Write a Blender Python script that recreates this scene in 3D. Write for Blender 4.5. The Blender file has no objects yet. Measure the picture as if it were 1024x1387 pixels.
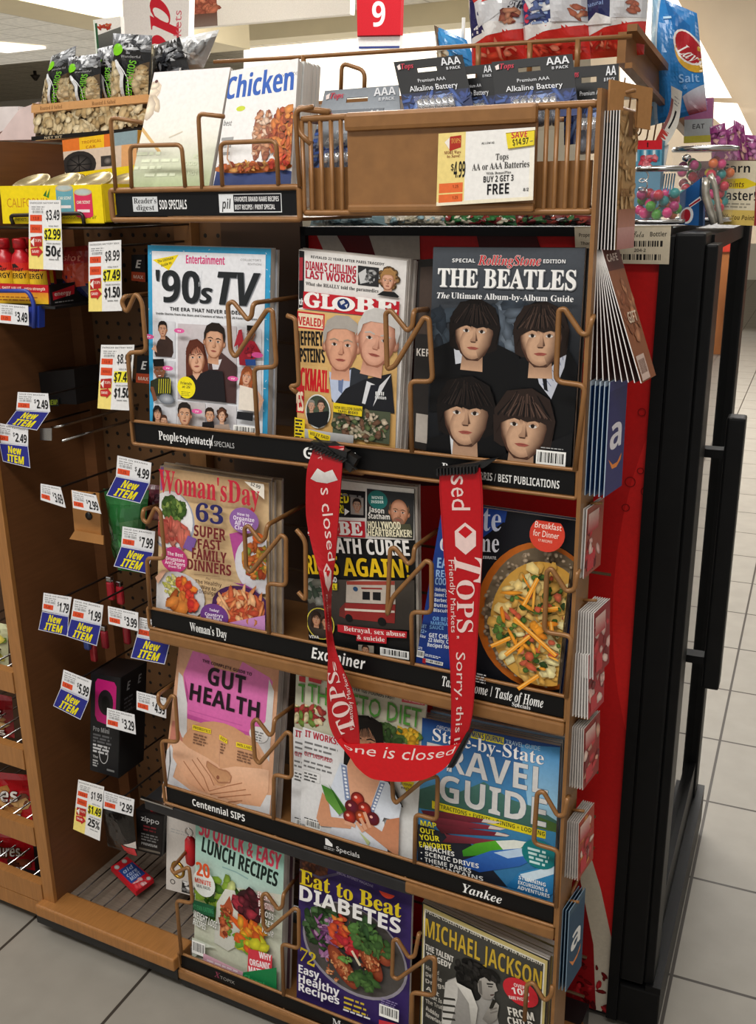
import bpy, bmesh, math, random
from mathutils import Vector, Matrix

S = bpy.context.scene
COL = S.collection
random.seed(7)

# ------------------------------------------------------------------ camera, world, lights, exposure
FPX, CX, CY, CAMH = 1346.0, 512.0, 693.5, 1.39
_X = Vector((2742, 391, -FPX)).normalized()
_Z = Vector((-54, -4252, -FPX)); _Z = (_Z - _X * _X.dot(_Z)).normalized()
_Y = _Z.cross(_X)
cam = bpy.data.cameras.new('camera'); cam.sensor_fit = 'VERTICAL'; cam.sensor_height = 36.0
cam.lens = 36.0 * FPX / 1387.0; cam.clip_start = 0.02; cam.clip_end = 200
camo = bpy.data.objects.new('camera', cam); COL.objects.link(camo)
camo.matrix_world = Matrix(((_X.x, -_X.y, -_X.z, 0), (_Y.x, -_Y.y, -_Y.z, 0), (_Z.x, -_Z.y, -_Z.z, CAMH), (0, 0, 0, 1)))
S.camera = camo
S.view_settings.view_transform = 'Standard'; S.view_settings.look = 'None'
S.view_settings.gamma = 1.0; S.view_settings.use_curve_mapping = False
S.view_settings.exposure = 0.0
w = bpy.data.worlds.new('store_air'); S.world = w; w.use_nodes = True
w.node_tree.nodes['Background'].inputs[0].default_value = (1.0, 0.98, 0.95, 1)
w.node_tree.nodes['Background'].inputs[1].default_value = 0.62

def area(name, loc, sx, sy, power, target=None, color=(1, 0.975, 0.94)):
    l = bpy.data.lights.new(name, 'AREA'); l.shape = 'RECTANGLE'; l.size = sx; l.size_y = sy; l.energy = power; l.color = color
    o = bpy.data.objects.new(name, l); COL.objects.link(o); o.location = loc
    if target is not None:
        o.rotation_euler = (Vector(target) - Vector(loc)).to_track_quat('-Z', 'Y').to_euler()
    return o
area('ceiling_light_row', (-0.6, -0.9, 3.55), 3.2, 0.6, 112)
area('ceiling_light_row', (0.6, 1.9, 3.55), 0.6, 3.0, 16)
area('ceiling_light_row', (-3.2, 0.6, 3.55), 0.6, 3.0, 62)
area('ceiling_light_row', (-3.0, 6.5, 3.55), 6.0, 1.2, 520)
area('ceiling_light_row', (-1.6, 3.3, 3.55), 3.0, 0.6, 75)
area('ceiling_light_row', (2.5, 6.0, 3.55), 1.2, 4.0, 55)

area('added_ceiling_fill', (-9.5, 10.5, 1.9), 11.0, 11.0, 190, (-9.5, 9.5, 3.6))  # added fill to brighten the far ceiling; no such lamp hangs here

def ray(px, py):
    a, b = px - CX, py - CY
    return Vector((_X.x * a + _X.y * b + _X.z * FPX, _Y.x * a + _Y.y * b + _Y.z * FPX, _Z.x * a + _Z.y * b + _Z.z * FPX))
def _at(px, py, i, v):
    d = ray(px, py); o = (0, 0, CAMH)[i]; return Vector((0, 0, CAMH)) + d * ((v - o) / d[i])
def oY(px, py, v): return _at(px, py, 1, v)
def oX(px, py, v): return _at(px, py, 0, v)
def oZ(px, py, v): return _at(px, py, 2, v)

# ------------------------------------------------------------------ materials
def lin(c):
    if isinstance(c, str):
        c = c.lstrip('#')
        if len(c) == 3: c = ''.join(q * 2 for q in c)
        c = tuple(int(c[i:i + 2], 16) / 255 for i in (0, 2, 4))
    return tuple((v / 12.92 if v <= 0.04045 else ((v + 0.055) / 1.055) ** 2.4) for v in c[:3])
_m = {}
def pm(name, color, rough=0.5, metal=0.0, var=0.08, scale=30.0, stretch=None, bump=0.0, alpha=1.0, emit=0.0, trans=0.0, ior=1.45, spec=None):
    if name in _m: return _m[name]
    m = bpy.data.materials.new(name); m.use_nodes = True; nt = m.node_tree; b = nt.nodes['Principled BSDF']
    c = lin(color)
    tc = nt.nodes.new('ShaderNodeTexCoord'); no = nt.nodes.new('ShaderNodeTexNoise'); no.inputs['Scale'].default_value = scale
    no.inputs['Detail'].default_value = 4
    if stretch:
        mp = nt.nodes.new('ShaderNodeMapping'); mp.inputs['Scale'].default_value = stretch
        nt.links.new(tc.outputs['Object'], mp.inputs[0]); nt.links.new(mp.outputs[0], no.inputs['Vector'])
    else: nt.links.new(tc.outputs['Object'], no.inputs['Vector'])
    r = nt.nodes.new('ShaderNodeValToRGB'); e = r.color_ramp.elements
    e[0].position = 0.3; e[1].position = 0.7
    e[0].color = tuple(max(0, v * (1 - var)) for v in c) + (1,); e[1].color = tuple(min(1, v * (1 + var)) for v in c) + (1,)
    nt.links.new(no.outputs['Fac'], r.inputs[0]); nt.links.new(r.outputs[0], b.inputs['Base Color'])
    b.inputs['Roughness'].default_value = rough; b.inputs['Metallic'].default_value = metal
    if spec is not None: b.inputs['Specular IOR Level'].default_value = spec
    if bump:
        bp = nt.nodes.new('ShaderNodeBump'); bp.inputs['Strength'].default_value = bump; bp.inputs['Distance'].default_value = 0.002
        nt.links.new(no.outputs['Fac'], bp.inputs['Height']); nt.links.new(bp.outputs[0], b.inputs['Normal'])
    if alpha < 1: b.inputs['Alpha'].default_value = alpha
    if trans: b.inputs['Transmission Weight'].default_value = trans; b.inputs['IOR'].default_value = ior
    if emit:
        nt.links.new(r.outputs[0], b.inputs['Emission Color']); b.inputs['Emission Strength'].default_value = emit
    _m[name] = m; return m
def print_mat(name, rough, coat=0.0):
    m = bpy.data.materials.new(name); m.use_nodes = True; nt = m.node_tree; b = nt.nodes['Principled BSDF']
    a = nt.nodes.new('ShaderNodeAttribute'); a.attribute_name = 'ink'
    tc = nt.nodes.new('ShaderNodeTexCoord'); no = nt.nodes.new('ShaderNodeTexNoise'); no.inputs['Scale'].default_value = 180; no.inputs['Detail'].default_value = 6
    nt.links.new(tc.outputs['Object'], no.inputs['Vector'])
    hs = nt.nodes.new('ShaderNodeHueSaturation'); mr = nt.nodes.new('ShaderNodeMapRange')
    mr.inputs['To Min'].default_value = 0.86; mr.inputs['To Max'].default_value = 1.12
    nt.links.new(no.outputs['Fac'], mr.inputs['Value']); nt.links.new(mr.outputs[0], hs.inputs['Value'])
    nt.links.new(a.outputs['Color'], hs.inputs['Color']); nt.links.new(hs.outputs[0], b.inputs['Base Color'])
    b.inputs['Roughness'].default_value = rough; b.inputs['Specular IOR Level'].default_value = 0.22
    if coat: b.inputs['Coat Weight'].default_value = coat; b.inputs['Coat Roughness'].default_value = 0.15
    return m
PRINT = print_mat('glossy_print', 0.42); MATTE = print_mat('matte_print', 0.65); FOIL = print_mat('foil_print', 0.22, 0.5)
TAN = pm('tan_enamel', '#8e6338', 0.36, 0.15, 0.1, 60)
WOOD = pm('brown_laminate', '#6b4427', 0.42, 0, 0.10, 6, (2, 2, 30))
WOODL = pm('light_wood_edge', '#9c6a38', 0.4, 0, 0.12, 8, (30, 3, 3))
PAPER = pm('page_paper', '#cfc9c2', 0.7, 0, 0.06, 40)
BLACKP = pm('black_plastic', '#141415', 0.4, 0, 0.2, 50)
CHROME = pm('chrome', '#c9c9c9', 0.2, 1.0, 0.05, 20)
DARKW = pm('dark_wire', '#3a3330', 0.35, 0.7, 0.1, 40)
WHITEP = pm('white_card', '#e9e7e2', 0.5, 0, 0.04, 40)
CLEAR = pm('clear_plastic', '#ffffff', 0.08, 0, 0.0, 5, alpha=0.07)

# ------------------------------------------------------------------ mesh helpers
class MB:
    def __init__(s): s.v = []; s.f = []; s.mi = []; s.m = 0; s.sm = []; s.smooth = False
    def add(s, vs, fs):
        o = len(s.v); s.v += [tuple(q) for q in vs]
        for f in fs: s.f.append([i + o for i in f]); s.mi.append(s.m); s.sm.append(s.smooth)
        return s
    def box(s, c, d, M=None, bev=0.0):
        x, y, z = (q / 2 for q in d); c = Vector(c)
        if bev:
            bm = bmesh.new(); bmesh.ops.create_cube(bm, size=1)
            for v in bm.verts: v.co = Vector((v.co.x * d[0], v.co.y * d[1], v.co.z * d[2]))
            bmesh.ops.bevel(bm, geom=bm.edges[:], offset=bev, segments=2, affect='EDGES', profile=0.6)
            bm.verts.index_update()
            vs = [(M @ v.co if M else v.co) + c for v in bm.verts]; fs = [[v.index for v in f.verts] for f in bm.faces]; bm.free()
            return s.add(vs, fs)
        vs = [Vector((i * x, j * y, k * z)) for i in (-1, 1) for j in (-1, 1) for k in (-1, 1)]
        vs = [(M @ v if M else v) + c for v in vs]
        return s.add(vs, [(0, 1, 3, 2), (4, 6, 7, 5), (0, 4, 5, 1), (2, 3, 7, 6), (0, 2, 6, 4), (1, 5, 7, 3)])
    def bb(s, a, b, bev=0.0):
        a, b = Vector(a), Vector(b); return s.box((a + b) / 2, [abs(q) for q in (b - a)], None, bev)
    def hexa(s, q, off):
        """a quad given a thickness vector"""
        q = [Vector(p) for p in q]; off = Vector(off)
        return s.add(q + [p + off for p in q], [(0, 1, 2, 3), (7, 6, 5, 4), (0, 4, 5, 1), (1, 5, 6, 2), (2, 6, 7, 3), (3, 7, 4, 0)])
    def tube(s, pts, r, n=8, rr=0.008, closed=False):
        pts = [Vector(p) for p in pts]; P = []
        if rr and len(pts) > 2:
            for i, p in enumerate(pts):
                if not closed and i in (0, len(pts) - 1): P.append(p); continue
                a, b = pts[i - 1] - p, pts[(i + 1) % len(pts)] - p; k = min(rr, a.length * 0.45, b.length * 0.45)
                A, B = p + a.normalized() * k, p + b.normalized() * k
                for t in (0, .25, .5, .75, 1): P.append((A * (1 - t) ** 2) + p * 2 * t * (1 - t) + B * t * t)
        else: P = pts
        N = len(P); rings = []; up = None
        for i in range(N):
            if closed: t = (P[(i + 1) % N] - P[i - 1])
            else: t = (P[min(i + 1, N - 1)] - P[max(i - 1, 0)])
            t = t.normalized() if t.length > 1e-9 else Vector((0, 0, 1))
            if up is None: up = t.orthogonal().normalized()
            up = (up - t * up.dot(t)); up = up.normalized() if up.length > 1e-6 else t.orthogonal().normalized()
            sd = t.cross(up); rings.append([P[i] + (up * math.cos(a) + sd * math.sin(a)) * r for a in (2 * math.pi * k / n for k in range(n))])
        vs = [q for rg in rings for q in rg]; fs = []
        for i in range(N if closed else N - 1):
            j = (i + 1) % N
            for k in range(n): l = (k + 1) % n; fs.append((i * n + k, i * n + l, j * n + l, j * n + k))
        if not closed: fs += [tuple(range(n))[::-1], tuple((N - 1) * n + k for k in range(n))]
        sv = s.smooth; s.smooth = True; s.add(vs, fs); s.smooth = sv; return s
    def lathe(s, c, prof, n=24, axis=None):
        c = Vector(c); M = Vector(axis).to_track_quat('Z', 'Y').to_matrix() if axis is not None else None
        vs = []; fs = []
        for (r, z) in prof:
            for k in range(n):
                a = 2 * math.pi * k / n; v = Vector((r * math.cos(a), r * math.sin(a), z)); vs.append((M @ v if M else v) + c)
        for i in range(len(prof) - 1):
            for k in range(n): l = (k + 1) % n; fs.append((i * n + k, i * n + l, (i + 1) * n + l, (i + 1) * n + k))
        fs += [tuple(range(n))[::-1], tuple((len(prof) - 1) * n + k for k in range(n))]
        sv = s.smooth; s.smooth = True; s.add(vs, fs); s.smooth = sv; return s
    def build(s, name, mats, parent=None, **kw):
        me = bpy.data.meshes.new(name); me.from_pydata(s.v, [], s.f); me.update()
        for m in (mats if isinstance(mats, (list, tuple)) else [mats]): me.materials.append(m)
        me.polygons.foreach_set('material_index', s.mi); me.polygons.foreach_set('use_smooth', s.sm)
        o = bpy.data.objects.new(name, me); COL.objects.link(o)
        return fin(o, parent, **kw)
def fin(o, parent=None, label=None, cat=None, group=None, kind=None):
    if parent is not None:
        o.parent = parent; o.matrix_parent_inverse = Matrix.Translation(-parent.location)
    elif o.type == 'MESH' and len(o.data.vertices):                       # origin at the thing's base
        me = o.data; n = len(me.vertices); lo = [min(v.co[i] for v in me.vertices) for i in range(3)]; hi = [max(v.co[i] for v in me.vertices) for i in range(3)]
        c = Vector(((lo[0] + hi[0]) / 2, (lo[1] + hi[1]) / 2, lo[2])); me.transform(Matrix.Translation(-c)); o.location = c
    if label: o['label'] = label
    if cat: o['category'] = cat
    if group: o['group'] = group
    if kind: o['kind'] = kind
    return o
def root(name, loc, label, cat, group=None):
    o = bpy.data.objects.new(name, None); o.empty_display_size = 0.05; COL.objects.link(o); o.location = loc
    return fin(o, None, label, cat, group)

# ------------------------------------------------------------------ printed artwork (real thin ink layers on a sheet)
FONTS = {'r': None, 's': (0x1D400, 0x1D41A, 0x1D7CE), 'b': (0x1D5D4, 0x1D5EE, 0x1D7EC), 'i': (0x1D63C, 0x1D656, 0x1D7EC),
         'si': (0x1D468, 0x1D482, 0x1D7CE), 'k': (0x1D4D0, 0x1D4EA, 0x1D7CE)}
_tm = {}
def textmesh(s, f):
    if (s, f) in _tm: return _tm[(s, f)]
    F = FONTS[f]; t = s
    if F:
        t = ''.join(chr(F[0] + ord(c) - 65) if 'A' <= c <= 'Z' else chr(F[1] + ord(c) - 97) if 'a' <= c <= 'z' else chr(F[2] + ord(c) - 48) if '0' <= c <= '9' else c for c in s)
    cu = bpy.data.curves.new('lettering', 'FONT'); cu.body = t; cu.resolution_u = 2
    o = bpy.data.objects.new('lettering', cu)
    me = bpy.data.meshes.new_from_object(o)
    vs = [(v.co.x, v.co.y) for v in me.vertices]; fs = [list(p.vertices) for p in me.polygons]
    bpy.data.objects.remove(o); bpy.data.curves.remove(cu); bpy.data.meshes.remove(me)
    x0 = min(v[0] for v in vs); x1 = max(v[0] for v in vs)
    _tm[(s, f)] = (vs, fs, x0, x1); return _tm[(s, f)]
EPS = 3.0e-5
class Art:
    """a sheet W wide, H tall (y runs down); every mark lies one ink layer above the last"""
    def __init__(s, W, H, bg='#fff', edge=None):
        s.W, s.H = W, H; s.v = []; s.f = []; s.c = []; s.k = 0; s.edge = lin(edge or bg); s.clip = True
        s.rect(0, 0, W, H, bg)
    def _add(s, pts, fs, cols):
        o = len(s.v); s.v += [(p[0], p[1], s.k) for p in pts]
        for f in fs: s.f.append([i + o for i in f]); s.c.append([cols[i] for i in f])
        s.k += 1; return s
    def poly(s, pts, c, c2=None):
        if c2 is None: cc = [lin(c)] * len(pts)
        else:
            a, b = lin(c), lin(c2); y0 = min(p[1] for p in pts); y1 = max(p[1] for p in pts); d = (y1 - y0) or 1
            cc = [tuple(a[i] + (b[i] - a[i]) * (p[1] - y0) / d for i in range(3)) for p in pts]
        return s._add(pts, [list(range(len(pts)))], cc)
    def rect(s, x0, y0, x1, y1, c, c2=None): return s.poly([(x0, y0), (x1, y0), (x1, y1), (x0, y1)], c, c2)
    def ell(s, cx, cy, rx, ry, c, ec=None, rot=0, n=20, a0=0, a1=360):
        cr, sr = math.cos(math.radians(rot)), math.sin(math.radians(rot)); full = a1 - a0 >= 360
        p = [(cx, cy)]; N = n if full else n + 1
        for k in range(N):
            a = math.radians(a0 + (a1 - a0) * k / n); x, y = rx * math.cos(a), ry * math.sin(a); p.append((cx + x * cr - y * sr, cy + x * sr + y * cr))
        fs = [(0, 1 + k, 1 + (k + 1) % N) for k in range(n)]
        return s._add(p, fs, [lin(c)] + [lin(ec or c)] * N)
    def ring(s, cx, cy, r, wd, c, n=28, ry=None):
        ry = ry or r; p = []
        for k in range(n):
            a = 2 * math.pi * k / n; p += [(cx + r * math.cos(a), cy + ry * math.sin(a)), (cx + (r - wd) * math.cos(a), cy + (ry - wd) * math.sin(a))]
        return s._add(p, [(2 * k, 2 * ((k + 1) % n), 2 * ((k + 1) % n) + 1, 2 * k + 1) for k in range(n)], [lin(c)] * len(p))
    def line(s, x0, y0, x1, y1, wd, c):
        dx, dy = x1 - x0, y1 - y0; l = math.hypot(dx, dy) or 1; nx, ny = -dy / l * wd / 2, dx / l * wd / 2
        return s.poly([(x0 + nx, y0 + ny), (x1 + nx, y1 + ny), (x1 - nx, y1 - ny), (x0 - nx, y0 - ny)], c)
    def text(s, t, x, y, h, c, w=None, f='b', a='l', rot=0, sh=0.0):
        """baseline at y, cap height h, optional fitted width w"""
        vs, fs, x0, x1 = textmesh(t, f); k = h / (0.70 if f in 'rbi' else 0.66); kx = k if w is None else w / max(1e-6, x1 - x0)
        W = (x1 - x0) * kx; ox = {'l': 0, 'c': -W / 2, 'r': -W}[a]
        cr, sr = math.cos(math.radians(rot)), math.sin(math.radians(rot)); P = []
        for (vx, vy) in vs:
            X, Y = (vx - x0) * kx + ox + sh * vy * k, -vy * k; P.append((x + X * cr - Y * sr, y + X * sr + Y * cr))
        cc = lin(c); return s._add(P, fs, [cc] * len(P))
    def outl(s, t, x, y, h, c, oc, w=None, f='b', a='l', d=0.6):
        for dx, dy in ((-d, 0), (d, 0), (0, -d), (0, d)): s.text(t, x + dx, y + dy, h, oc, w, f, a)
        return s.text(t, x, y, h, c, w, f, a)
    def blobs(s, cx, cy, rx, ry, pal, n, sz, seed=1, el=1.6):
        R = random.Random(seed)
        for _ in range(n):
            a = R.uniform(0, 6.283); q = math.sqrt(R.random()); x, y = cx + rx * q * math.cos(a), cy + ry * q * math.sin(a)
            c = lin(R.choice(pal)); d = R.uniform(0.45, 0.8); m = R.randint(6, 9); r0 = sz * R.uniform(0.6, 1.3); e = R.uniform(1, el); th = R.uniform(0, 3.14)
            p = [(x, y)]
            for k in range(m):
                t = 6.283 * k / m; rr = r0 * R.uniform(0.75, 1.15); X, Y = rr * e * math.cos(t), rr / e * math.sin(t)
                p.append((x + X * math.cos(th) - Y * math.sin(th), y + X * math.sin(th) + Y * math.cos(th)))
            s._add(p, [(0, 1 + k, 1 + (k + 1) % m) for k in range(m)], [tuple(min(1, v * 1.25) for v in c)] + [tuple(v * d for v in c)] * m)
        return s
    def bars(s, x0, y0, x1, y1, seed=3, c='#111', bg='#f4f4f0'):
        s.rect(x0, y0, x1, y1, bg); R = random.Random(seed); x = x0 + (x1 - x0) * 0.06; u = (x1 - x0) / 60; p = []; fs = []
        while x < x1 - 3 * u:
            b = u * R.choice((1, 1, 2, 3)); o = len(p); p += [(x, y0 + (y1 - y0) * .12), (x + b, y0 + (y1 - y0) * .12), (x + b, y1 - (y1 - y0) * .22), (x, y1 - (y1 - y0) * .22)]; fs.append((o, o + 1, o + 2, o + 3)); x += b + u * R.choice((1, 1, 2))
        return s._add(p, fs, [lin(c)] * len(p))
    def small(s, x0, y0, x1, rows, dy, h, c, seed=1):
        """unreadably small copy: rows of word-length dashes"""
        R = random.Random(seed); p = []; fs = []
        for r in range(rows):
            x = x0; xe = x1 - R.random() * (x1 - x0) * 0.25
            while x < xe:
                l = min(R.uniform(1.5, 5) * h, xe - x); o = len(p); y = y0 + r * dy; p += [(x, y), (x + l, y), (x + l, y + h), (x, y + h)]; fs.append((o, o + 1, o + 2, o + 3)); x += l + h * 0.8
        return s._add(p, fs, [lin(c)] * len(p))
    def face(s, cx, cy, h, skin='#e0ab86', hair='#2a1a12', style='short', tilt=0, brow=None, beard=None, dark='#8d5a3e', smile=0, shade=0):
        """a printed portrait head: h is chin to crown"""
        q = lambda x, y: (cx + (x * math.cos(math.radians(tilt)) - y * math.sin(math.radians(tilt))) * h, cy + (x * math.sin(math.radians(tilt)) + y * math.cos(math.radians(tilt))) * h)
        P = lambda pts, c, c2=None: s.poly([q(*p) for p in pts], c, c2)
        hx = lambda c: [int(c.lstrip('#')[i:i + 2], 16) for i in (0, 2, 4)]
        mid = '#%02x%02x%02x' % tuple((2 * a + b) // 3 for a, b in zip(hx(skin), hx(dark)))
        E = lambda x, y, rx, ry, c, ec=None, r=0, n=14: s.ell(*q(x, y), rx * h, ry * h, c, ec, r + tilt, n)
        def E3(x, y, rx, ry, c, ec):
            px, py = q(x, y); t = math.radians(tilt); pts = [(px, py)]; C0, C1 = lin(c), lin(ec)
            for r in (.72, 1):
                for k in range(24): a = 6.28319 * k / 24; X, Y = rx * h * r * math.cos(a), ry * h * r * math.sin(a); pts.append((px + X * math.cos(t) - Y * math.sin(t), py + X * math.sin(t) + Y * math.cos(t)))
            s._add(pts, [(0, 1 + k, 1 + (k + 1) % 24) for k in range(24)] + [(1 + k, 25 + k, 25 + (k + 1) % 24, 1 + (k + 1) % 24) for k in range(24)], [C0] * 25 + [C1] * 24)
        if style == 'long': P([(-.36, -.3), (-.2, -.54), (.1, -.57), (.34, -.38), (.42, .1), (.44, .62), (.3, .7), (-.3, .7), (-.46, .58), (-.42, .1)], hair)
        if style == 'curly':
            for i in range(26):
                a = i * 2.4; E(.42 * math.cos(a) * (1 - .2 * (i % 3)), -.05 + .45 * math.sin(a), .14, .14, hair, '#20140e')
        if style == 'mop': E(0, -.1, .45, .43, hair, '#050404'); P([(-.46, -.1), (.46, -.1), (.42, .28), (.3, .34), (-.3, .34), (-.42, .28)], hair)
        P([(-.17, .2), (.17, .2), (.2, .66), (-.2, .66)], dark, skin)
        if style not in ('long', 'mop'): E(-.34, .05, .06, .1, skin, dark); E(.34, .05, .06, .1, skin, dark)
        P([(-.33, -.2), (.33, -.2), (.34, .02), (.31, .2), (.22, .38), (.1, .49), (-.1, .49), (-.22, .38), (-.31, .2), (-.34, .02)], dark); E3(-.01, -.02, .325, .42, skin, dark); E3(-.01, .2, .23, .27, skin, mid)
        if shade: s._add([q(*p) for p in ((.34 * shade, -.3), (.345 * shade, .02), (.3 * shade, .22), (.12 * shade, .48), (.05 * shade, .3), (.12 * shade, .1), (.1 * shade, -.1), (.14 * shade, -.3))], [(0, 1, 6, 7), (1, 2, 5, 6), (2, 3, 4, 5)], [lin(dark)] * 4 + [lin(skin)] * 4)
        for sx in (-1, 1):
            E(sx * .14, -.02, .085, .05, mid, skin); E(sx * .14, .002, .06, .027, '#d8d0c8'); E(sx * .135, 0, .029, .028, '#241812'); P([(sx * .075, .0), (sx * .14, -.034), (sx * .205, .0), (sx * .14, -.018)], '#2a1a14')
            P([(sx * .05, -.085), (sx * .14, -.115), (sx * .24, -.08), (sx * .235, -.06), (sx * .14, -.085), (sx * .055, -.062)], brow or hair)
        P([(-.005, -.06), (.035, -.02), (.07, .15), (.035, .18), (-.055, .18), (-.06, .15), (-.02, .1)], skin, mid); P([(.03, -.02), (.075, .15), (.04, .165)], mid, dark); P([(-.05, .172), (.05, .172), (.035, .19), (-.035, .19)], dark)
        if beard: E(0, .33, .2, .14, beard, beard)
        if smile: P([(-.13, .245), (.13, .245), (.08, .315), (-.08, .315)], '#9c3b35'); P([(-.1, .25), (.1, .25), (.07, .285), (-.07, .285)], '#f2eee8')
        else: P([(-.11, .275), (-.03, .258), (.03, .258), (.11, .275), (.05, .305), (-.05, .305)], '#a3564a'); P([(-.11, .275), (.11, .275), (.0, .284)], '#5e2b26')
        if style == 'short': P([(-.36, .02), (-.38, -.2), (-.3, -.42), (-.12, -.53), (.14, -.54), (.32, -.42), (.38, -.2), (.36, .02), (.31, -.1), (.28, -.25), (.1, -.3), (-.16, -.28), (-.29, -.2), (-.31, -.08)], hair)
        if style == 'bald': P([(-.35, .04), (-.38, -.15), (-.33, -.3), (-.3, -.12)], hair); P([(.35, .04), (.38, -.15), (.33, -.3), (.3, -.12)], hair)
        if style == 'mop': P([(-.4, .16), (-.45, -.18), (-.28, -.46), (.08, -.53), (.35, -.4), (.46, -.1), (.4, .2), (.33, -.04), (.2, -.09), (.05, -.05), (-.12, -.1), (-.24, -.05), (-.33, 0)], hair)
        if style in ('mop', 'long'):
            R = random.Random(int(h * 7)); hl = '#%02x%02x%02x' % tuple(min(255, int(v * 1.7 + 14)) for v in hx(hair))
            for i in range(26):
                x = -.4 + .8 * i / 25; t0 = R.uniform(-.48, -.3); x1 = x * .8; P([(x1 * .55, t0), (x1 * .55 + .012, t0), (x + .012, R.uniform(-.16, -.08)), (x, -.12)], hl if i % 3 else '#060505')
        if style in ('long', 'curly'): P([(-.34, .16), (-.37, -.2), (-.2, -.5), (.1, -.54), (.33, -.36), (.37, .16), (.3, -.08), (.12, -.34), (-.06, -.28), (-.24, -.12)], hair)
        if style == 'flat': P([(-.35, -.08), (-.37, -.62), (.37, -.62), (.35, -.08), (.29, -.24), (-.29, -.24)], hair)
        return s
    def suit(s, cx, y0, w, h, c, shirt='#e8e8ea', tie=None):
        s.poly([(cx - w * .14, y0), (cx + w * .14, y0), (cx + w * .36, y0 + h * .16), (cx + w * .5, y0 + h * .5), (cx + w * .52, y0 + h), (cx - w * .52, y0 + h), (cx - w * .5, y0 + h * .5), (cx - w * .36, y0 + h * .16)], c)
        if shirt: s.poly([(cx - w * .13, y0), (cx + w * .13, y0), (cx + w * .02, y0 + h * .75), (cx - w * .02, y0 + h * .75)], shirt)
        if tie: s.poly([(cx - w * .035, y0 + h * .1), (cx + w * .035, y0 + h * .1), (cx + w * .05, y0 + h * .7), (cx, y0 + h * .8), (cx - w * .05, y0 + h * .7)], tie)
        return s
    def build(s, name, fmap, mat=None, parent=None, thick=0.0008, cuts=(0, 0), bmap=None, hole=None, **kw):
        """fmap(x, y, d): sheet coordinates and height above the sheet -> world"""
        W, H = s.W, s.H; bm = bmesh.new(); lay = bm.loops.layers.float_color.new('ink')
        vs = [bm.verts.new((x, y, k)) for x, y, k in s.v]
        for f, c in zip(s.f, s.c):
            try: F = bm.faces.new([vs[i] for i in f])
            except ValueError: continue
            for l, cc in zip(F.loops, c): l[lay] = (*cc, 1)
        bm.normal_update(); bmesh.ops.triangulate(bm, faces=[f for f in bm.faces if len(f.verts) > 4], ngon_method='EAR_CLIP')
        def cut(co, no, clear=False):
            bmesh.ops.bisect_plane(bm, geom=bm.verts[:] + bm.edges[:] + bm.faces[:], plane_co=co, plane_no=no, clear_outer=clear, dist=1e-6)
        if s.clip:
            ys = [v.co for v in bm.verts]; 
            for co, no in (((0, 0, 0), (-1, 0, 0)), ((W, 0, 0), (1, 0, 0)), ((0, 0, 0), (0, -1, 0)), ((0, H, 0), (0, 1, 0))): cut(co, no, True)
        for i in range(1, cuts[0] + 1): cut((W * i / (cuts[0] + 1), 0, 0), (1, 0, 0))
        for i in range(1, cuts[1] + 1): cut((0, H * i / (cuts[1] + 1), 0), (0, 1, 0))
        if hole:
            for x in (hole[0], hole[2]): cut((x, 0, 0), (1, 0, 0))
            for y in (hole[1], hole[3]): cut((0, y, 0), (0, 1, 0))
            inside = lambda c: hole[0] < c.x < hole[2] and hole[1] < c.y < hole[3]
            bmesh.ops.delete(bm, geom=[f for f in bm.faces if inside(f.calc_center_median())], context='FACES')
        for v in bm.verts: v.co = fmap(v.co.x, v.co.y, v.co.z * EPS)
        nx, ny = cuts[0] + 1, cuts[1] + 1
        bmap = bmap or (lambda x, y: fmap(x, y, -thick))
        ring = [(W * i / nx, 0) for i in range(nx)] + [(W, H * i / ny) for i in range(ny)] + [(W * (nx - i) / nx, H) for i in range(nx)] + [(0, H * (ny - i) / ny) for i in range(ny)]
        A = [bm.verts.new(fmap(x, y, 0)) for x, y in ring]; B = [bm.verts.new(bmap(x, y)) for x, y in ring]; n = len(ring)
        new = [bm.faces.new((A[i], B[i], B[(i + 1) % n], A[(i + 1) % n])) for i in range(n)]
        xs = [W * i / nx for i in range(nx + 1)]; ys = [H * j / ny for j in range(ny + 1)]
        if hole: xs = sorted(xs + [hole[0], hole[2]]); ys = sorted(ys + [hole[1], hole[3]]); nx += 2; ny += 2
        G = [[bm.verts.new(bmap(x, y)) for x in xs] for y in ys]
        for j in range(ny):
            for i in range(nx):
                if hole and hole[0] < (xs[i] + xs[i + 1]) / 2 < hole[2] and hole[1] < (ys[j] + ys[j + 1]) / 2 < hole[3]: continue
                new.append(bm.faces.new((G[j][i], G[j][i + 1], G[j + 1][i + 1], G[j + 1][i])))
        for F in new:
            for l in F.loops: l[lay] = (*s.edge, 1)
        me = bpy.data.meshes.new(name); bm.to_mesh(me); bm.free(); me.materials.append(mat or PRINT)
        o = bpy.data.objects.new(name, me); COL.objects.link(o)
        return fin(o, parent, **kw)
def qmap(q, W, H, bend=None):
    """sheet on four corners TL TR BR BL, optionally bowed by bend(u, v) metres"""
    TL, TR, BR, BL = (Vector(p) for p in q); N = (BL - TL).cross(TR - TL).normalized()
    def f(x, y, d):
        u, v = x / W, y / H; p = (TL * (1 - u) + TR * u) * (1 - v) + (BL * (1 - u) + BR * u) * v
        return p + N * (d + (bend(u, v) if bend else 0))
    return f
def qY(pts, Y, Yb=None): return [oY(*pts[0], Y), oY(*pts[1], Y), oY(*pts[2], Yb or Y), oY(*pts[3], Yb or Y)]

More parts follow.
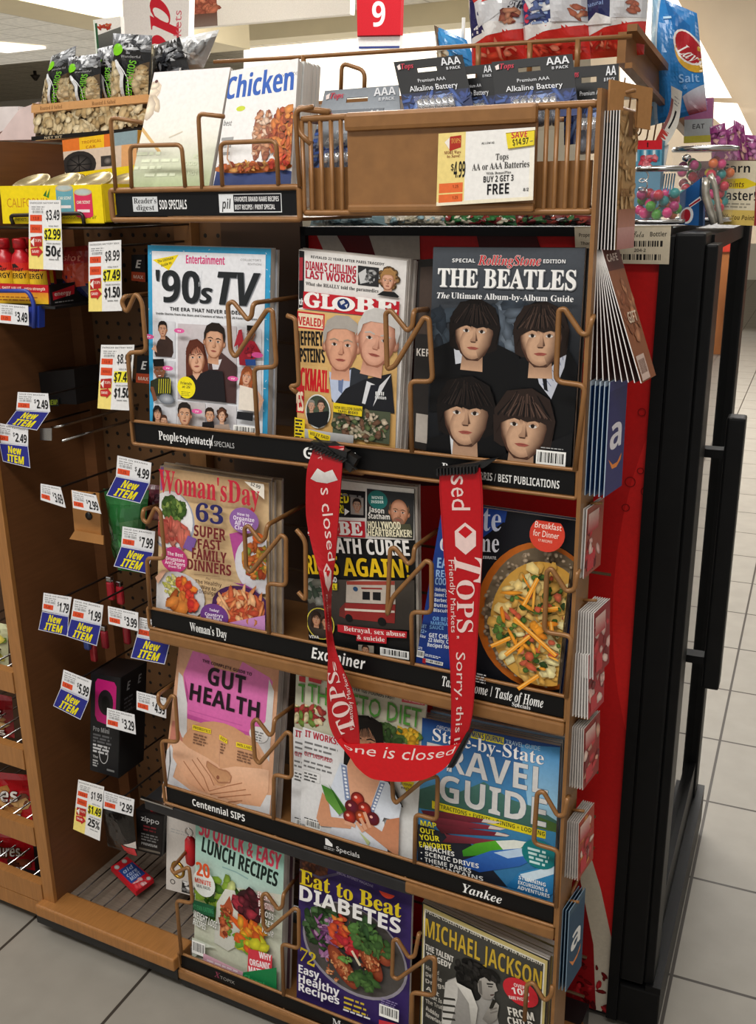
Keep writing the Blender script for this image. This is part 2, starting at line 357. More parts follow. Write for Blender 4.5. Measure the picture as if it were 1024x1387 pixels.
def planar(px, P):
    """slide four sheet corners along their lines of sight onto one plane"""
    c = (P[0] + P[1] + P[2] + P[3]) / 4; n = (P[2] - P[0]).cross(P[1] - P[3]); o = Vector((0, 0, CAMH))
    return [o + ray(*q) * ((c - o).dot(n) / ray(*q).dot(n)) for q in px]
class PArt(Art):
    """a sheet drawn over its own place in the photograph: marks are given in crop pixels (ox, oy, scale) and carried onto the flat sheet (mm)"""
    def __init__(s, crop, q, Yt, Yb, bg, ext=28, edge=None):
        s.o = crop; s.q3 = [oY(*q[0], Yt), oY(*q[1], Yt), oY(*q[2], Yb), oY(*q[3], Yb)]; s.q3 = planar(q, s.q3)
        W = ((s.q3[1] - s.q3[0]).length + (s.q3[2] - s.q3[3]).length) * 500; H = ((s.q3[3] - s.q3[0]).length + (s.q3[2] - s.q3[1]).length) * 500
        import numpy as np
        A = []; B = []
        for (x, y), (u, v) in zip(q, ((0, 0), (W, 0), (W, H), (0, H))):
            A += [[x, y, 1, 0, 0, 0, -u * x, -u * y], [0, 0, 0, x, y, 1, -v * x, -v * y]]; B += [u, v]
        s.h = [float(t) for t in np.linalg.solve(np.array(A), np.array(B))]
        k = (H + ext) / H; s.q3[3] = s.q3[0] + (s.q3[3] - s.q3[0]) * k; s.q3[2] = s.q3[1] + (s.q3[2] - s.q3[1]) * k
        super().__init__(W, H + ext, bg, edge)
    def p(s, x, y):
        x = s.o[0] + x * s.o[2]; y = s.o[1] + y * s.o[2]; h = s.h; d = h[6] * x + h[7] * y + 1
        return ((h[0] * x + h[1] * y + h[2]) / d, (h[3] * x + h[4] * y + h[5]) / d)
    def sc(s, x, y):
        a = s.p(x, y); b = s.p(x, y + 10); c = s.p(x + 10, y); return math.hypot(c[0] - a[0], c[1] - a[1]) / 10, math.hypot(b[0] - a[0], b[1] - a[1]) / 10
    def G(s, pts, c, c2=None): return s.poly([s.p(*q) for q in pts], c, c2)
    def E(s, x, y, rx, ry, c, ec=None, rot=0, n=24):
        k = s.sc(x, y); return s.ell(*s.p(x, y), rx * k[0], ry * k[1], c, ec, rot, n)
    def T(s, t, x0, y0, x1, y1, h, c, f='b', oc=None, d=0.5, sh=0.0):
        a, b = s.p(x0, y0), s.p(x1, y1); k = s.sc((x0 + x1) / 2, (y0 + y1) / 2)[1]; w = b[0] - a[0]; rot = math.degrees(math.atan2(b[1] - a[1], w))
        if abs(rot) < 3: rot = 0
        y = (a[1] + b[1]) / 2 if not rot else a[1]
        if oc:
            for dx, dy in ((-d, 0), (d, 0), (0, -d), (0, d)): s.text(t, a[0] + dx, y + dy, h * k, oc, w, f, 'l', rot, sh)
        if f in 'bi' and oc is None and h >= 26:
            for dx in (-.02, .02): s.text(t, a[0] + dx * h * k, y, h * k, c, w, f, 'l', rot, sh)
        return s.text(t, a[0], y, h * k, c, w, f, 'l', rot, sh)
    def F(s, x, y, h, *a, **k): return s.face(*s.p(x, y), h * s.sc(x, y)[1], *a, **k)
    def B(s, x, y, rx, ry, pal, n, sz, seed=1, el=1.6):
        k = s.sc(x, y); return s.blobs(*s.p(x, y), rx * k[0], ry * k[1], pal, n, sz * k[0], seed, el)
    def L(s, pts, wd, c):
        k = s.sc(*pts[0])[0]
        for a, b in zip(pts, pts[1:]): s.line(*s.p(*a), *s.p(*b), wd * k, c)
        return s
    def SM(s, x0, y0, x1, rows, dy, h, c, seed=1):
        a, b = s.p(x0, y0), s.p(x1, y0); k = s.sc(x0, y0)[1]; return s.small(a[0], a[1], b[0], rows, dy * k, h * k, c, seed)
    def BC(s, x0, y0, x1, y1, seed=3): a, b = s.p(x0, y0), s.p(x1, y1); return s.bars(a[0], a[1], b[0], b[1], seed)
# ================================================================== THE SETTING
ANG = math.radians(3.5)
XP = Vector((math.cos(ANG), math.sin(ANG), 0)); YP = Vector((-math.sin(ANG), math.cos(ANG), 0))
def grid_mat(name, tile, grout, size, wd, rough, var=0.06):
    m = pm(name, tile, rough, 0, var, 14, spec=0.2); nt = m.node_tree; b = nt.nodes['Principled BSDF']
    src = b.inputs['Base Color'].links[0].from_socket
    tc = nt.nodes.new('ShaderNodeTexCoord'); br = nt.nodes.new('ShaderNodeTexBrick')
    br.offset = 0; br.squash = 1; br.inputs['Scale'].default_value = 1; br.inputs['Brick Width'].default_value = size; br.inputs['Row Height'].default_value = size
    br.inputs['Mortar Size'].default_value = wd; br.inputs['Mortar Smooth'].default_value = 0.2; br.inputs['Mortar'].default_value = (*lin(grout), 1)
    nt.links.new(tc.outputs['Object'], br.inputs['Vector']); nt.links.new(src, br.inputs['Color1']); nt.links.new(src, br.inputs['Color2'])
    nt.links.new(br.outputs['Color'], b.inputs['Base Color'])
    return m
FLOORM = grid_mat('floor_tile', '#8e8980', '#3a342e', 0.303, 0.0035, 0.45)
CEILM = grid_mat('ceiling_tile', '#e4ded0', '#b9b2a2', 0.6, 0.012, 0.9, 0.12)
CREAM = pm('cream_wall_paint', '#d2c5a4', 0.8, 0, 0.04, 3)
WHITEW = pm('white_wall_paint', '#e6e0d4', 0.8, 0, 0.03, 3)
BEIGE = pm('beige_soffit_paint', '#a89a86', 0.8, 0, 0.04, 3)
LAMP = pm('lit_lamp_panel', '#fff6e6', 0.5, 0, 0.0, 3, emit=1.35)
def structure(mb, name, mat):
    return mb.build(name, mat, kind='structure')
fl = bpy.data.meshes.new('floor'); fl.from_pydata([(-22, -6, 0), (16, -6, 0), (16, 20, 0), (-22, 20, 0)], [], [(0, 1, 2, 3)]); fl.materials.append(FLOORM)
o = bpy.data.objects.new('floor', fl); COL.objects.link(o); o.rotation_euler = (0, 0, ANG); o.location = XP * -0.116 + YP * 2.2; o['kind'] = 'structure'
ce = bpy.data.meshes.new('ceiling'); ce.from_pydata([(-22, -8, 0), (16, -8, 0), (16, 24, 0), (-22, 24, 0)], [], [(3, 2, 1, 0)]); ce.materials.append(CEILM)
o = bpy.data.objects.new('ceiling', ce); COL.objects.link(o); o.location = (0, 0, 3.6); o['kind'] = 'structure'
structure(MB().bb((-22, 18, 0), (16, 18.2, 3.6)), 'wall_back', WHITEW)
structure(MB().bb((-22, -6, 0), (-21.8, 18, 3.6)), 'wall_left', CREAM)
structure(MB().bb((-6.5, 3.5, 2.8), (-6.0, 9.0, 3.59)), 'trim_1', CREAM)                       # ceiling beam
a, b = oY(300, 56, 12), oY(700, 26, 12)
structure(MB().hexa([oY(140, 72, 12), oY(700, 24, 12), oY(700, -90, 12), oY(140, -90, 12)], (0, 0.4, 0)), 'trim_2', CREAM)
structure(MB().hexa([oY(800, 330, 10), oY(1100, 330, 10), oY(1100, -90, 10), oY(800, -90, 10)], (0, 0.3, 0)), 'trim_3', BEIGE)
structure(MB().hexa([oY(330, 62, 14), oY(700, 20, 14), oY(700, 240, 14), oY(330, 240, 14)], (0, 0.05, 0)), 'window_1', LAMP)
structure(MB().hexa([oY(840, -60, 9.8), oY(885, -60, 9.8), oY(990, 132, 9.8), oY(840, 132, 9.8)], (0, 0.05, 0)), 'window_2', LAMP)
structure(MB().hexa([oY(940, 137, 9.8), oY(998, 140, 9.8), oY(1022, 190, 9.8), oY(1030, 215, 9.8), oY(940, 215, 9.8)][:4] , (0, 0.05, 0)), 'window_3', LAMP)
mb = MB().hexa([oZ(-60, 52, 3.59), oZ(62, 63, 3.59), oZ(10, 69, 3.59), oZ(-80, 60, 3.59)], (0, 0, -0.03))
mb.build('ceiling_light', LAMP, label='lit square fluorescent panel in the tiled ceiling', cat='ceiling light')
p = oZ(47, 96, 3.58)
MB().lathe(p, [(0.03, 0), (0.03, -0.06), (0.09, -0.07), (0.02, -0.16)], 10).build('sprinkler_head', DARKW, label='small dark sprinkler head hanging from the tiled ceiling', cat='sprinkler')

# distant signs
def card(name, q, art, label, cat, parent=None, thick=0.002, mat=None, **kw):
    return art.build(name, qmap(q, art.W, art.H), mat or MATTE, parent, thick, label=label, cat=cat, **kw)
a = Art(92, 140, '#f2ece8'); a.text('Tops', 66, 226, 40, '#cf2536', 190, 'si', rot=-90); a.text('Friendly Markets', 82, 243, 11, '#d8707c', 150, 'r', rot=-90)
card('hanging_sign', qY([(163, -80), (258, -80), (255, 60), (168, 60)], 5.0), a, 'tall white hanging sign with red sideways store lettering', 'sign', thick=0.05)
a = Art(36, 60, '#efeae2'); a.rect(0, 0, 3, 60, '#e8efe0'); a.rect(2, 5, 5, 60, '#2c5a3a'); a.blobs(16, 12, 9, 4, ['#d2603a', '#b03a28', '#e8c9a0'], 20, 2.5, 4); a.poly([(5, 22), (36, 14), (36, 60), (5, 60)], '#6c6c66', '#333')
q = qY([(126, 27), (163, 22), (166, 82), (131, 84)], 3.2); o = card('picture_card', q, a, 'small white card with green edge and red picture behind snack bags', 'sign', thick=0.02)
MB().bb((q[3].x + .03, 3.222, 0), (q[3].x + .05, 3.235, q[3].z + .03)).build('stand_pole', DARKW, o)
a = Art(200, 80, '#f4f0e8'); a.rect(0, 0, 38, 80, '#7d4a3a'); a.blobs(18, 50, 17, 26, ['#c8775c', '#d88a6c', '#a85b48'], 60, 5, 2); a.rect(0, 62, 38, 80, '#6b4b40', '#8d7a70'); a.text('Pharmacy', 60, 46, 16, '#8a3a38', 80, 'r'); a.text('Thanks man', 62, 46, 14, '#f4f0e8', 60)
card('store_banner', qY([(252, -42), (476, -52), (474, 19), (256, 38)], 6.0), a, 'wide white overhead banner with a brick-red picture at its left', 'banner', thick=0.06)
r = root('aisle_sign', oY(512, 66, 4.6), 'red hanging checkout aisle sign with white number 9', 'sign')
a = Art(60, 110, '#cf2330'); a.text('9', 30, 98, 33, '#fff', 18, 'b', 'c'); 
card('number_panel', qY([(482, -62), (545, -66), (542, 47), (484, 48)], 4.6), a, None, None, r, 0.03)
a = Art(60, 18, '#f3f1f0'); a.rect(0, 0, 60, 2, '#8a2030'); a.rect(0, 15, 60, 18, '#3b4a8a')
card('lower_panel', qY([(484, 48), (542, 47), (541, 65), (486, 66)], 4.62), a, None, None, r, 0.03)

# ================================================================== COOLER beside the rack
CO = oY(905, 362, 1.41); CO.z = 0
def ck(x, y, z): return CO + XP * x + YP * y + Vector((0, 0, z))
RZ = Matrix.Rotation(ANG, 3, 'Z')
def cbox(mb, a, b, bev=0.0):
    a, b = Vector(a), Vector(b); c = (a + b) / 2; return mb.box(ck(*c), [abs(q) for q in (b - a)], RZ, bev)
def cside(px, py):
    d = ray(px, py); k = ((CO - Vector((0, 0, CAMH))).dot(YP)) / d.dot(YP); p = Vector((0, 0, CAMH)) + d * k
    return ((p - CO).dot(XP) + 0.56, 1.345 - p.z)
BLK = pm('cooler_black', '#0a0a0b', 0.45, 0, 0.25, 40, spec=0.2)
cool = root('beverage_cooler', ck(-0.25, 0.3, 0), 'black-framed checkout drinks cooler with a red side panel', 'cooler')
mb = MB(); cbox(mb, (-0.56, 0.012, 0.015), (-0.01, 0.62, 1.343)); mb.build('cabinet', BLK, cool)
mb = MB(); cbox(mb, (-0.54, 0.03, 0.0), (-0.02, 0.60, 0.015)); mb.build('plinth', BLK, cool)
a = Art(0.56, 1.325, '#c41c1c')
D = lambda pts, c, c2=None: a.poly([cside(*p) for p in pts], c, c2)
cx, cy = cside(829, 800); a.ell(cx + .22, cy, 0.22, 0.45, '#de2624', '#de2624', 0, 48)
D([(793, 1147), (812, 1210), (831, 1297), (825, 1420), (807, 1420), (802, 1285), (784, 1197)], '#b9ae9a', '#c9bfae')
D([(784, 1197), (802, 1285), (807, 1420), (700, 1420), (740, 1200)], '#7d0d12', '#96131a')
bx, by = cside(785, 1350); a.blobs(bx, by, .05, .08, ['#4d070a', '#b3242a', '#6d0b10'], 60, .006, 5)
D([(420, 306), (455, 306), (470, 352), (440, 352)], '#b9b2a8'); D([(490, 306), (565, 306), (566, 352), (505, 352)], '#b5aea3'); D([(445, 306), (492, 306), (507, 352), (472, 352)], '#5c1013')
D([(640, 306), (720, 306), (735, 352), (650, 352)], '#4a0d10'); D([(420, 352), (600, 352), (600, 660), (420, 660)], '#3a0c0e')

for px, py, q in ((852, 655, .008), (846, 690, .006), (866, 640, .005), (873, 668, .007), (856, 470, .006), (840, 520, .007), (868, 560, .006)): a.ring(*cside(px, py), q, .0012, '#7d1010', 14)
a.build('side_graphic', lambda x, y, d: ck(x - 0.56, 0.011 - d, 1.345 - y), PRINT, cool, 0.001)
mb = MB(); cbox(mb, (-0.562, 0.0, 1.335), (-0.0, 0.02, 1.348)); cbox(mb, (-0.562, 0.0, 0.02), (-0.552, 0.02, 1.348)); mb.build('edge_trim', BLK, cool)
mb = MB()                                                    # door: frame of four stiles, glass, handle
cbox(mb, (-0.012, 0.0, 0.02), (0.006, 0.66, 1.335)); door = mb.build('door', BLK, cool)
mb = MB(); cbox(mb, (0.006, 0.0, 0.11), (0.046, 0.075, 1.34), 0.004); cbox(mb, (0.046, 0.006, 0.11), (0.062, 0.075, 1.325), 0.003); cbox(mb, (0.006, 0.60, 0.11), (0.06, 0.665, 1.34), 0.004)
cbox(mb, (0.006, 0.075, 1.312), (0.05, 0.60, 1.335)); cbox(mb, (0.006, 0.075, 0.11), (0.055, 0.60, 0.20)); mb.build('door_frame', BLK, door)
GLASS = pm('cooler_glass', '#0b0d0d', 0.02, 0, 0, 4, spec=1.0); GLASS.node_tree.nodes['Principled BSDF'].inputs['IOR'].default_value = 1.9
mb = MB(); cbox(mb, (0.03, 0.07, 0.20), (0.044, 0.60, 1.315)); mb.build('glass_pane', GLASS, door)
mb = MB(); cbox(mb, (0.085, 0.12, 0.62), (0.112, 0.155, 1.07), 0.004); cbox(mb, (0.05, 0.125, 1.005), (0.09, 0.15, 1.018)); cbox(mb, (0.05, 0.125, 0.66), (0.09, 0.15, 0.673)); mb.build('handle', BLK, door)
mb = MB(); cbox(mb, (0.006, 0.0, 0.02), (0.075, 0.66, 0.10), 0.004); cbox(mb, (0.05, 0.0, 0.10), (0.075, 0.66, 0.112)); mb.build('kick_grille', BLK, cool)
a = Art(130, 60, '#c9bda6'); a.rect(0, 0, 130, 3, '#b5a890'); a.text('Property of', 6, 17, 6, '#453d33', 30); a.text('Coca-Cola', 62, 18, 10, '#1d1a17', 33, 'k'); a.text('Bottler', 103, 17, 7, '#2c2722', 22)
a.bars(58, 22, 124, 36, 4, '#1d1a17', '#c9bda6'); a.text('204-2', 82, 41, 5, '#45403a', 16); a.bars(58, 43, 122, 57, 9, '#1d1a17', '#c9bda6'); a.text('Thank you', 8, 30, 5, '#453d33', 30)
def cq(pts, y): 
    out = []
    for p in pts:
        d = ray(*p); o = Vector((0, 0, CAMH)); k = ((CO + YP * y - o).dot(YP)) / d.dot(YP); out.append(o + d * k)
    return out
card('asset_tag', cq([(778, 307), (909, 305), (906, 358), (780, 356)], -0.001), a, None, None, cool, 0.0008)

# ================================================================== LEFT BAY with pegboard
PEG = pm('pegboard', '#664628', 0.6, 0, 0.1, 20)
nt = PEG.node_tree; bs = nt.nodes['Principled BSDF']; src = bs.inputs['Base Color'].links[0].from_socket
tc = nt.nodes.new('ShaderNodeTexCoord'); mp = nt.nodes.new('ShaderNodeMapping'); mp.inputs['Scale'].default_value = (1 / 0.0254,) * 3
fr = nt.nodes.new('ShaderNodeVectorMath'); fr.operation = 'FRACTION'; sb = nt.nodes.new('ShaderNodeVectorMath'); sb.operation = 'SUBTRACT'; sb.inputs[1].default_value = (0.5, 0.0, 0.5)
ml = nt.nodes.new('ShaderNodeVectorMath'); ml.operation = 'MULTIPLY'; ml.inputs[1].default_value = (1, 0, 1); ln = nt.nodes.new('ShaderNodeVectorMath'); ln.operation = 'LENGTH'
lt = nt.nodes.new('ShaderNodeMath'); lt.operation = 'LESS_THAN'; lt.inputs[1].default_value = 0.14; mx = nt.nodes.new('ShaderNodeMix'); mx.data_type = 'RGBA'
nt.links.new(tc.outputs['Object'], mp.inputs[0]); nt.links.new(mp.outputs[0], fr.inputs[0]); nt.links.new(fr.outputs[0], sb.inputs[0]); nt.links.new(sb.outputs[0], ml.inputs[0]); nt.links.new(ml.outputs[0], ln.inputs[0])
nt.links.new(ln.outputs['Value'], lt.inputs[0]); nt.links.new(lt.outputs[0], mx.inputs[0]); nt.links.new(src, mx.inputs[6]); mx.inputs[7].default_value = (0.004, 0.003, 0.002, 1); nt.links.new(mx.outputs[2], bs.inputs['Base Color'])
XB = -1.32
bay = root('pegboard_bay', (-1.18, 1.28, 0), 'brown laminate checkout display bay with pegboard back and tan base shelf', 'display fixture')
MB().bb((XB - 0.026, 1.16, 0.045), (XB, 1.42, 1.484)).build('side_panel', WOOD, bay)
MB().bb((XB - 0.027, 1.152, 0.045), (XB + 0.001, 1.16, 1.484)).build('panel_edge', WOODL, bay)
MB().bb((XB, 1.385, 0.06), (-0.86, 1.395, 1.40)).build('pegboard', PEG, bay)
MB().bb((-0.99, 1.375, 0.06), (-0.84, 1.384, 1.36)).build('back_panel', pm('dark_brown_board', '#4b3422', 0.5, 0, 0.1, 8), bay)
MB().bb((XB, 1.36, 0.06), (XB + 0.028, 1.385, 1.40)).build('corner_post', WOOD, bay)
mb = MB(); mb.bb((-1.075, 1.362, 0.08), (-1.04, 1.384, 1.40)); mb.build('slotted_post', TAN, bay)
SLAT = pm('grey_shelf_board', '#75685b', 0.6, 0, 0.18, 9, (3, 40, 3))
MB().bb((XB, 1.18, 0.055), (-0.99, 1.40, 0.07)).build('base_shelf', SLAT, bay)
MB().bb((-1.352, 1.132, 0.052), (-1.012, 1.19, 0.078), 0.004).build('shelf_lip', WOODL, bay)
MB().bb((-1.36, 1.14, 0.028), (-1.012, 1.165, 0.052)).build('bumper', BLACKP, bay)
MB().bb((-1.9, 1.19, 0.0), (-0.32, 1.40, 0.045)).build('kickplate', BLACKP, bay)
for i in range(9):
    x = -1.29 + i * 0.034; MB().tube([(x, 1.185, 0.083), (x, 1.375, 0.083)], 0.0016, 6).build('shelf_wire', DARKW, bay)
# next bay to the left: slanted wire candy trays with tan rails
nb = root('candy_bay', (-1.5, 1.28, 0), 'brown laminate candy bay left of the pegboard with wire trays', 'display fixture')
mb = MB(); mb.bb((-1.95, 1.40, 0.05), (XB - 0.028, 1.42, 1.468)); mb.build('back_board', pm('dark_brown_board', '#4b3422'), nb); MB().bb((-1.93, 1.16, 0.045), (-1.905, 1.42, 1.468)).build('end_panel', WOOD, nb)
for zt in (0.572, 0.412, 0.243, 0.112):
    MB().bb((-1.9, 1.15, zt - 0.042), (XB - 0.028, 1.168, zt)).build('tray_rail', WOODL, nb)
    for i in range(8):
        x = -1.36 - i * 0.036; MB().tube([(x, 1.16, zt - 0.012), (x - 0.0, 1.395, zt - 0.012)], 0.002, 6).build('tray_wire', CHROME, nb)
MB().bb((-1.9, 1.15, 0.035), (XB - 0.028, 1.19, 0.068)).build('base_rail', WOODL, nb)
# ================================================================== MAGAZINE RACK
XL, XR, YF = -1.013, -0.318, 1.15
rack = root('magazine_rack', (-0.665, 1.25, 0), 'tan wire magazine rack with four tiers and black name strips', 'magazine rack')
TZ = {1: 1.071, 2: 0.764, 3: 0.436, 4: 0.085}
def strip_art(): return Art(694, 30, '#0b0b0c')
SA = {k: strip_art() for k in TZ}
def sx(px, py): return (oY(px, py, YF).x - XL) * 1000
SA[1].text('People', sx(212, 585), 22, 13, '#f4f4f2', 38, 's'); SA[1].text('StyleWatch', sx(241, 591), 22, 10, '#eee', 60, 'b'); SA[1].line(sx(285, 600) - 4, 26, sx(285, 600) + 3, 6, 1.2, '#eee'); SA[1].text('SPECIALS', sx(288, 598), 22, 8, '#bbb', 36, 'r')
SA[1].text('GLOBE', sx(410, 608), 24, 16, '#f4f4f2', 84, 'b'); SA[1].text('Beverly', sx(600, 632), 22, 14, '#f4f4f2', 46, 's'); SA[1].text('HARRIS / BEST PUBLICATIONS', sx(640, 640), 24, 10, '#e4e4e2', 118, 'b')
SA[2].text("Woman's Day", sx(255, 850), 23, 14, '#f4f4f2', 72, 's'); SA[2].text('Examiner', sx(421, 888), 24, 18, '#f4f4f2', 92, 'i'); SA[2].text('Taste of Home / Taste of Home', sx(600, 920), 22, 15, '#f4f4f2', 148, 'si'); SA[2].text('Specials', sx(696, 950), 29, 6, '#eee', 26, 's')
SA[3].text('Centennial SIPS', sx(258, 1082), 23, 13, '#f4f4f2', 108, 'b'); SA[3].rect(sx(440, 1138), 6, sx(440, 1138) + 13, 18, '#eee'); SA[3].poly([(sx(440, 1138) + 4, 6), (sx(440, 1138) + 13, 6), (sx(440, 1138) + 13, 13)], '#111'); SA[3].text('Specials', sx(455, 1152), 23, 9, '#ddd', 42, 'r'); SA[3].small(sx(438, 1138), 21, sx(453, 1138), 2, 3, 1.4, '#aaa')
SA[3].text('Yankee', sx(628, 1205), 25, 15, '#f4f4f2', 62, 'si')
SA[4].text('X', sx(288, 1318), 22, 12, '#8a3a52', 14, 'si'); SA[4].text('TOPIX', sx(296, 1322), 22, 7, '#9a958e', 32, 'r'); SA[4].text('Media', sx(450, 1392), 22, 13, '#ddd', 50, 's')
for k, z in TZ.items():
    sh = MB(); sh.bb((XL + .006, YF + .006, z - .036), (XR - .006, YF + .19, z - .033)); sh.build('shelf_tray', TAN, rack)
    SA[k].build('name_strip', qmap([(XL + .004, YF, z - .003), (XR - .004, YF, z - .003), (XR - .004, YF, z - .033), (XL + .004, YF, z - .033)], 694, 30), PRINT, rack, 0.002)
    rl = MB(); rl.tube([(XL, YF - .002, z), (XR, YF - .002, z), (XR, YF - .002, z - .036), (XL, YF - .002, z - .036)], 0.0026, 8, 0.004, True); rl.build('strip_frame', TAN, rack)
    if k in (1, 2, 3):
        lg = MB(); lg.bb((XL + (0.0 if k == 2 else .46 if k == 3 else .30), YF + (.004 if k == 1 else -.006), z - (.044 if k == 1 else .058)), (XR + (.0 if k > 1 else -.30), YF + .03, z - .038), .004)
        lg.build('ledge', TAN, rack)
    if k == 3:
        lg = MB(); lg.bb((XL - .045, YF - .004, z - .062), (XL + .47, YF + .16, z - .040), .003); lg.build('under_ledge', pm('dark_grey_metal', '#38383a', .35, .6, .1, 40), rack)
        lg = MB(); lg.bb((XL - .05, YF - .007, z - .042), (XL + .02, YF - .001, z - .039)); lg.build('clear_edge', CHROME, rack)
    # side wires of the tray
    for x in (XL, -.79, -.555, XR):
        MB().tube([(x, YF, z - .036), (x, YF + .2, z - .036)], .0022, 6).build('tray_wire', TAN, rack)
    for zz in (.10, .02):
        MB().tube([(XL, YF + .2, z + zz), (XR, YF + .2, z + zz)], .0024, 6).build('rear_wire', pm('dark_tan_wire', '#5a422a', .4, .2), rack)
MB().bb((XR + .001, YF - .004, 0.03), (XR + .006, YF + .055, 1.50)).build('right_post', TAN, rack)
MB().bb((XR - .004, YF + .035, 0.05), (XR + .001, YF + .06, 1.36)).build('rear_post', pm('rack_black', '#0d0c0c', .5), rack)
MB().bb((XL, YF + .0, 0.012), (XR, YF + .2, 0.05)).build('base', BLACKP, rack)
MB().bb((XL - .02, YF - .008, 0.03), (XR, YF + .012, 0.05), .004).build('base_edge', TAN, rack)

# the bent wires that hold the magazines, traced as (dx, dz) in the front plane then back to the rear wire
def wire_px(pts, Y=YF - .004, back=None, r=.0034, parent=rack, base=None):
    P = [oY(*p, Y) for p in pts]
    if base is not None: P[0].z = base
    if back: q = oY(*back, YF + .10); P.append(q)
    MB().tube(P, r, 8, .009).build('wire_retainer', TAN, parent)
c1 = lambda l: [(160 + x * .2539, 300 + y * .2539) for x, y in l]
c2 = lambda l: [(390 + x * .2452, 300 + y * .2452) for x, y in l]
c3 = lambda l: [(560 + x * .2738, 310 + y * .2738) for x, y in l]
c4 = lambda l: [(180 + x * .2344, 600 + y * .2344) for x, y in l]
c5 = lambda l: [(400 + x * .2734, 580 + y * .2734) for x, y in l]
c6 = lambda l: [(550 + x * .2734, 640 + y * .2734) for x, y in l]
c7 = lambda l: [(180 + x * .2344, 840 + y * .2344) for x, y in l]
c8 = lambda l: [(390 + x * .2637, 900 + y * .2637) for x, y in l]
c9 = lambda l: [(550 + x * .2734, 940 + y * .2734) for x, y in l]
d1 = lambda l: [(180 + x * .2344, 1080 + y * .2344) for x, y in l]
d2 = lambda l: [(390 + x * .2246, 1130 + y * .2246) for x, y in l]
d3 = lambda l: [(550 + x * .3027, 1170 + y * .3027) for x, y in l]
wire_px(c1([(75, 1060), (52, 700), (150, 695), (128, 430), (95, 380), (45, 490), (18, 430), (35, 400)]), back=(215, 396), base=1.071)
wire_px(c1([(745, 1135), (725, 782), (845, 775), (825, 475), (795, 470), (625, 725), (600, 690), (585, 440), (612, 425), (692, 525), (712, 505), (720, 435)]), back=(405, 402), base=1.071)
wire_px(c2([(-5, 520), (42, 535), (62, 905), (8, 910), (50, 945)]))
wire_px(c2([(685, 1255), (675, 882), (800, 885), (780, 540), (752, 530), (590, 800), (548, 818), (540, 505), (568, 490), (660, 605), (688, 580), (695, 492)]), back=(590, 418), base=1.071)
wire_px(c3([(800, 1180), (850, 775), (705, 755), (720, 402), (748, 395), (832, 520), (862, 522), (888, 435)]), back=(806, 425), base=1.071)
wire_px(c4([(100, 945), (80, 665), (185, 668), (160, 400), (130, 370), (85, 465), (55, 440), (60, 385)]), back=(222, 682), base=.764)
wire_px(c4([(785, 1060), (778, 810), (885, 825), (885, 550), (858, 530), (680, 748), (655, 720), (645, 490), (668, 478), (740, 570), (765, 550), (775, 475)]), back=(412, 684), base=.764)
wire_px(c4([(945, 500), (998, 565), (1000, 915), (955, 860)]))
wire_px(c5([(580, 1140), (575, 910), (675, 915), (675, 670), (650, 655), (480, 840), (455, 935), (470, 600), (492, 590), (560, 675), (585, 655), (590, 590)]), back=(596, 716), base=.764)
wire_px(c6([(795, 1095), (820, 810), (685, 790), (698, 490), (720, 475), (795, 590), (835, 580), (850, 490)]), back=(795, 765), base=.764)
wire_px(c7([(190, 945), (165, 695), (262, 705), (245, 445), (225, 435), (180, 515), (148, 480), (145, 430)]), back=(245, 918), base=.436)
wire_px(c7([(812, 1120), (815, 890), (918, 915), (915, 660), (890, 645), (730, 830), (705, 800), (690, 590), (715, 568), (790, 668), (810, 650), (818, 575)]), back=(408, 948), base=.436)
wire_px(c8([(650, 1000), (655, 768), (765, 800), (770, 570), (700, 590), (555, 712), (540, 690), (535, 600)]), base=.436)
wire_px(c9([(745, 1040), (755, 775), (632, 740), (650, 490), (680, 482), (752, 605), (785, 598), (800, 515)]), back=(776, 1070), base=.436)
wire_px(d1([(280, 905), (252, 595), (345, 612), (325, 400), (240, 440), (222, 415)]), back=(265, 1138), base=.085)
wire_px(d1([(870, 1110), (862, 845), (960, 875), (958, 650), (935, 640), (775, 775), (755, 740), (745, 570), (770, 550), (840, 650), (865, 630), (870, 560)]), back=(406, 1182), base=.085)
wire_px(d2([(750, 1150), (750, 950), (885, 975), (890, 745), (850, 740), (660, 875), (628, 855), (635, 640), (660, 632), (730, 745), (765, 735), (790, 600)]), back=(572, 1262), base=.085)
wire_px(d3([(20, 700), (25, 575), (125, 590), (128, 430), (105, 415), (0, 490)]), base=.075)
wire_px(d3([(530, 700), (540, 540), (570, 530), (620, 615), (650, 590), (655, 545)]))
# upper left two-slot tray
Z5 = 1.404; XU = -0.70
a = Art(300, 32, '#101012'); a.rect(30, 6, 73, 26, '#d5d8da'); a.text("Reader's", 32, 15, 7, '#222', 39, 's'); a.text('digest', 36, 24, 7, '#222', 31, 's'); a.text('SOD SPECIALS', 76, 23, 12, '#f2f2f2', 46, 'b')
a.rect(175, 4, 272, 28, '#e6e8ea'); a.rect(198, 5.2, 271, 26.8, '#15151a'); a.text('pil', 179, 23, 12, '#333', 15, 'i'); a.text('FAVORITE BRAND NAME RECIPES', 200, 14, 6, '#eee', 68, 'b'); a.text('BEST RECIPES / PRINT SPECIAL', 200, 24, 6, '#eee', 62, 'b')
a.build('name_strip', qmap([(XL + .006, YF, Z5 - .003), (XU, YF, Z5 - .003), (XU, YF, Z5 - .035), (XL + .006, YF, Z5 - .035)], 300, 32), PRINT, rack, .002)
MB().tube([(XL, YF - .002, Z5), (XU, YF - .002, Z5), (XU, YF - .002, Z5 - .04), (XL, YF - .002, Z5 - .04)], .004, 8, .004, True).build('strip_frame', TAN, rack)
MB().bb((XL, YF + .004, Z5 - .042), (XU, YF + .20, Z5 - .038)).build('shelf_tray', TAN, rack)
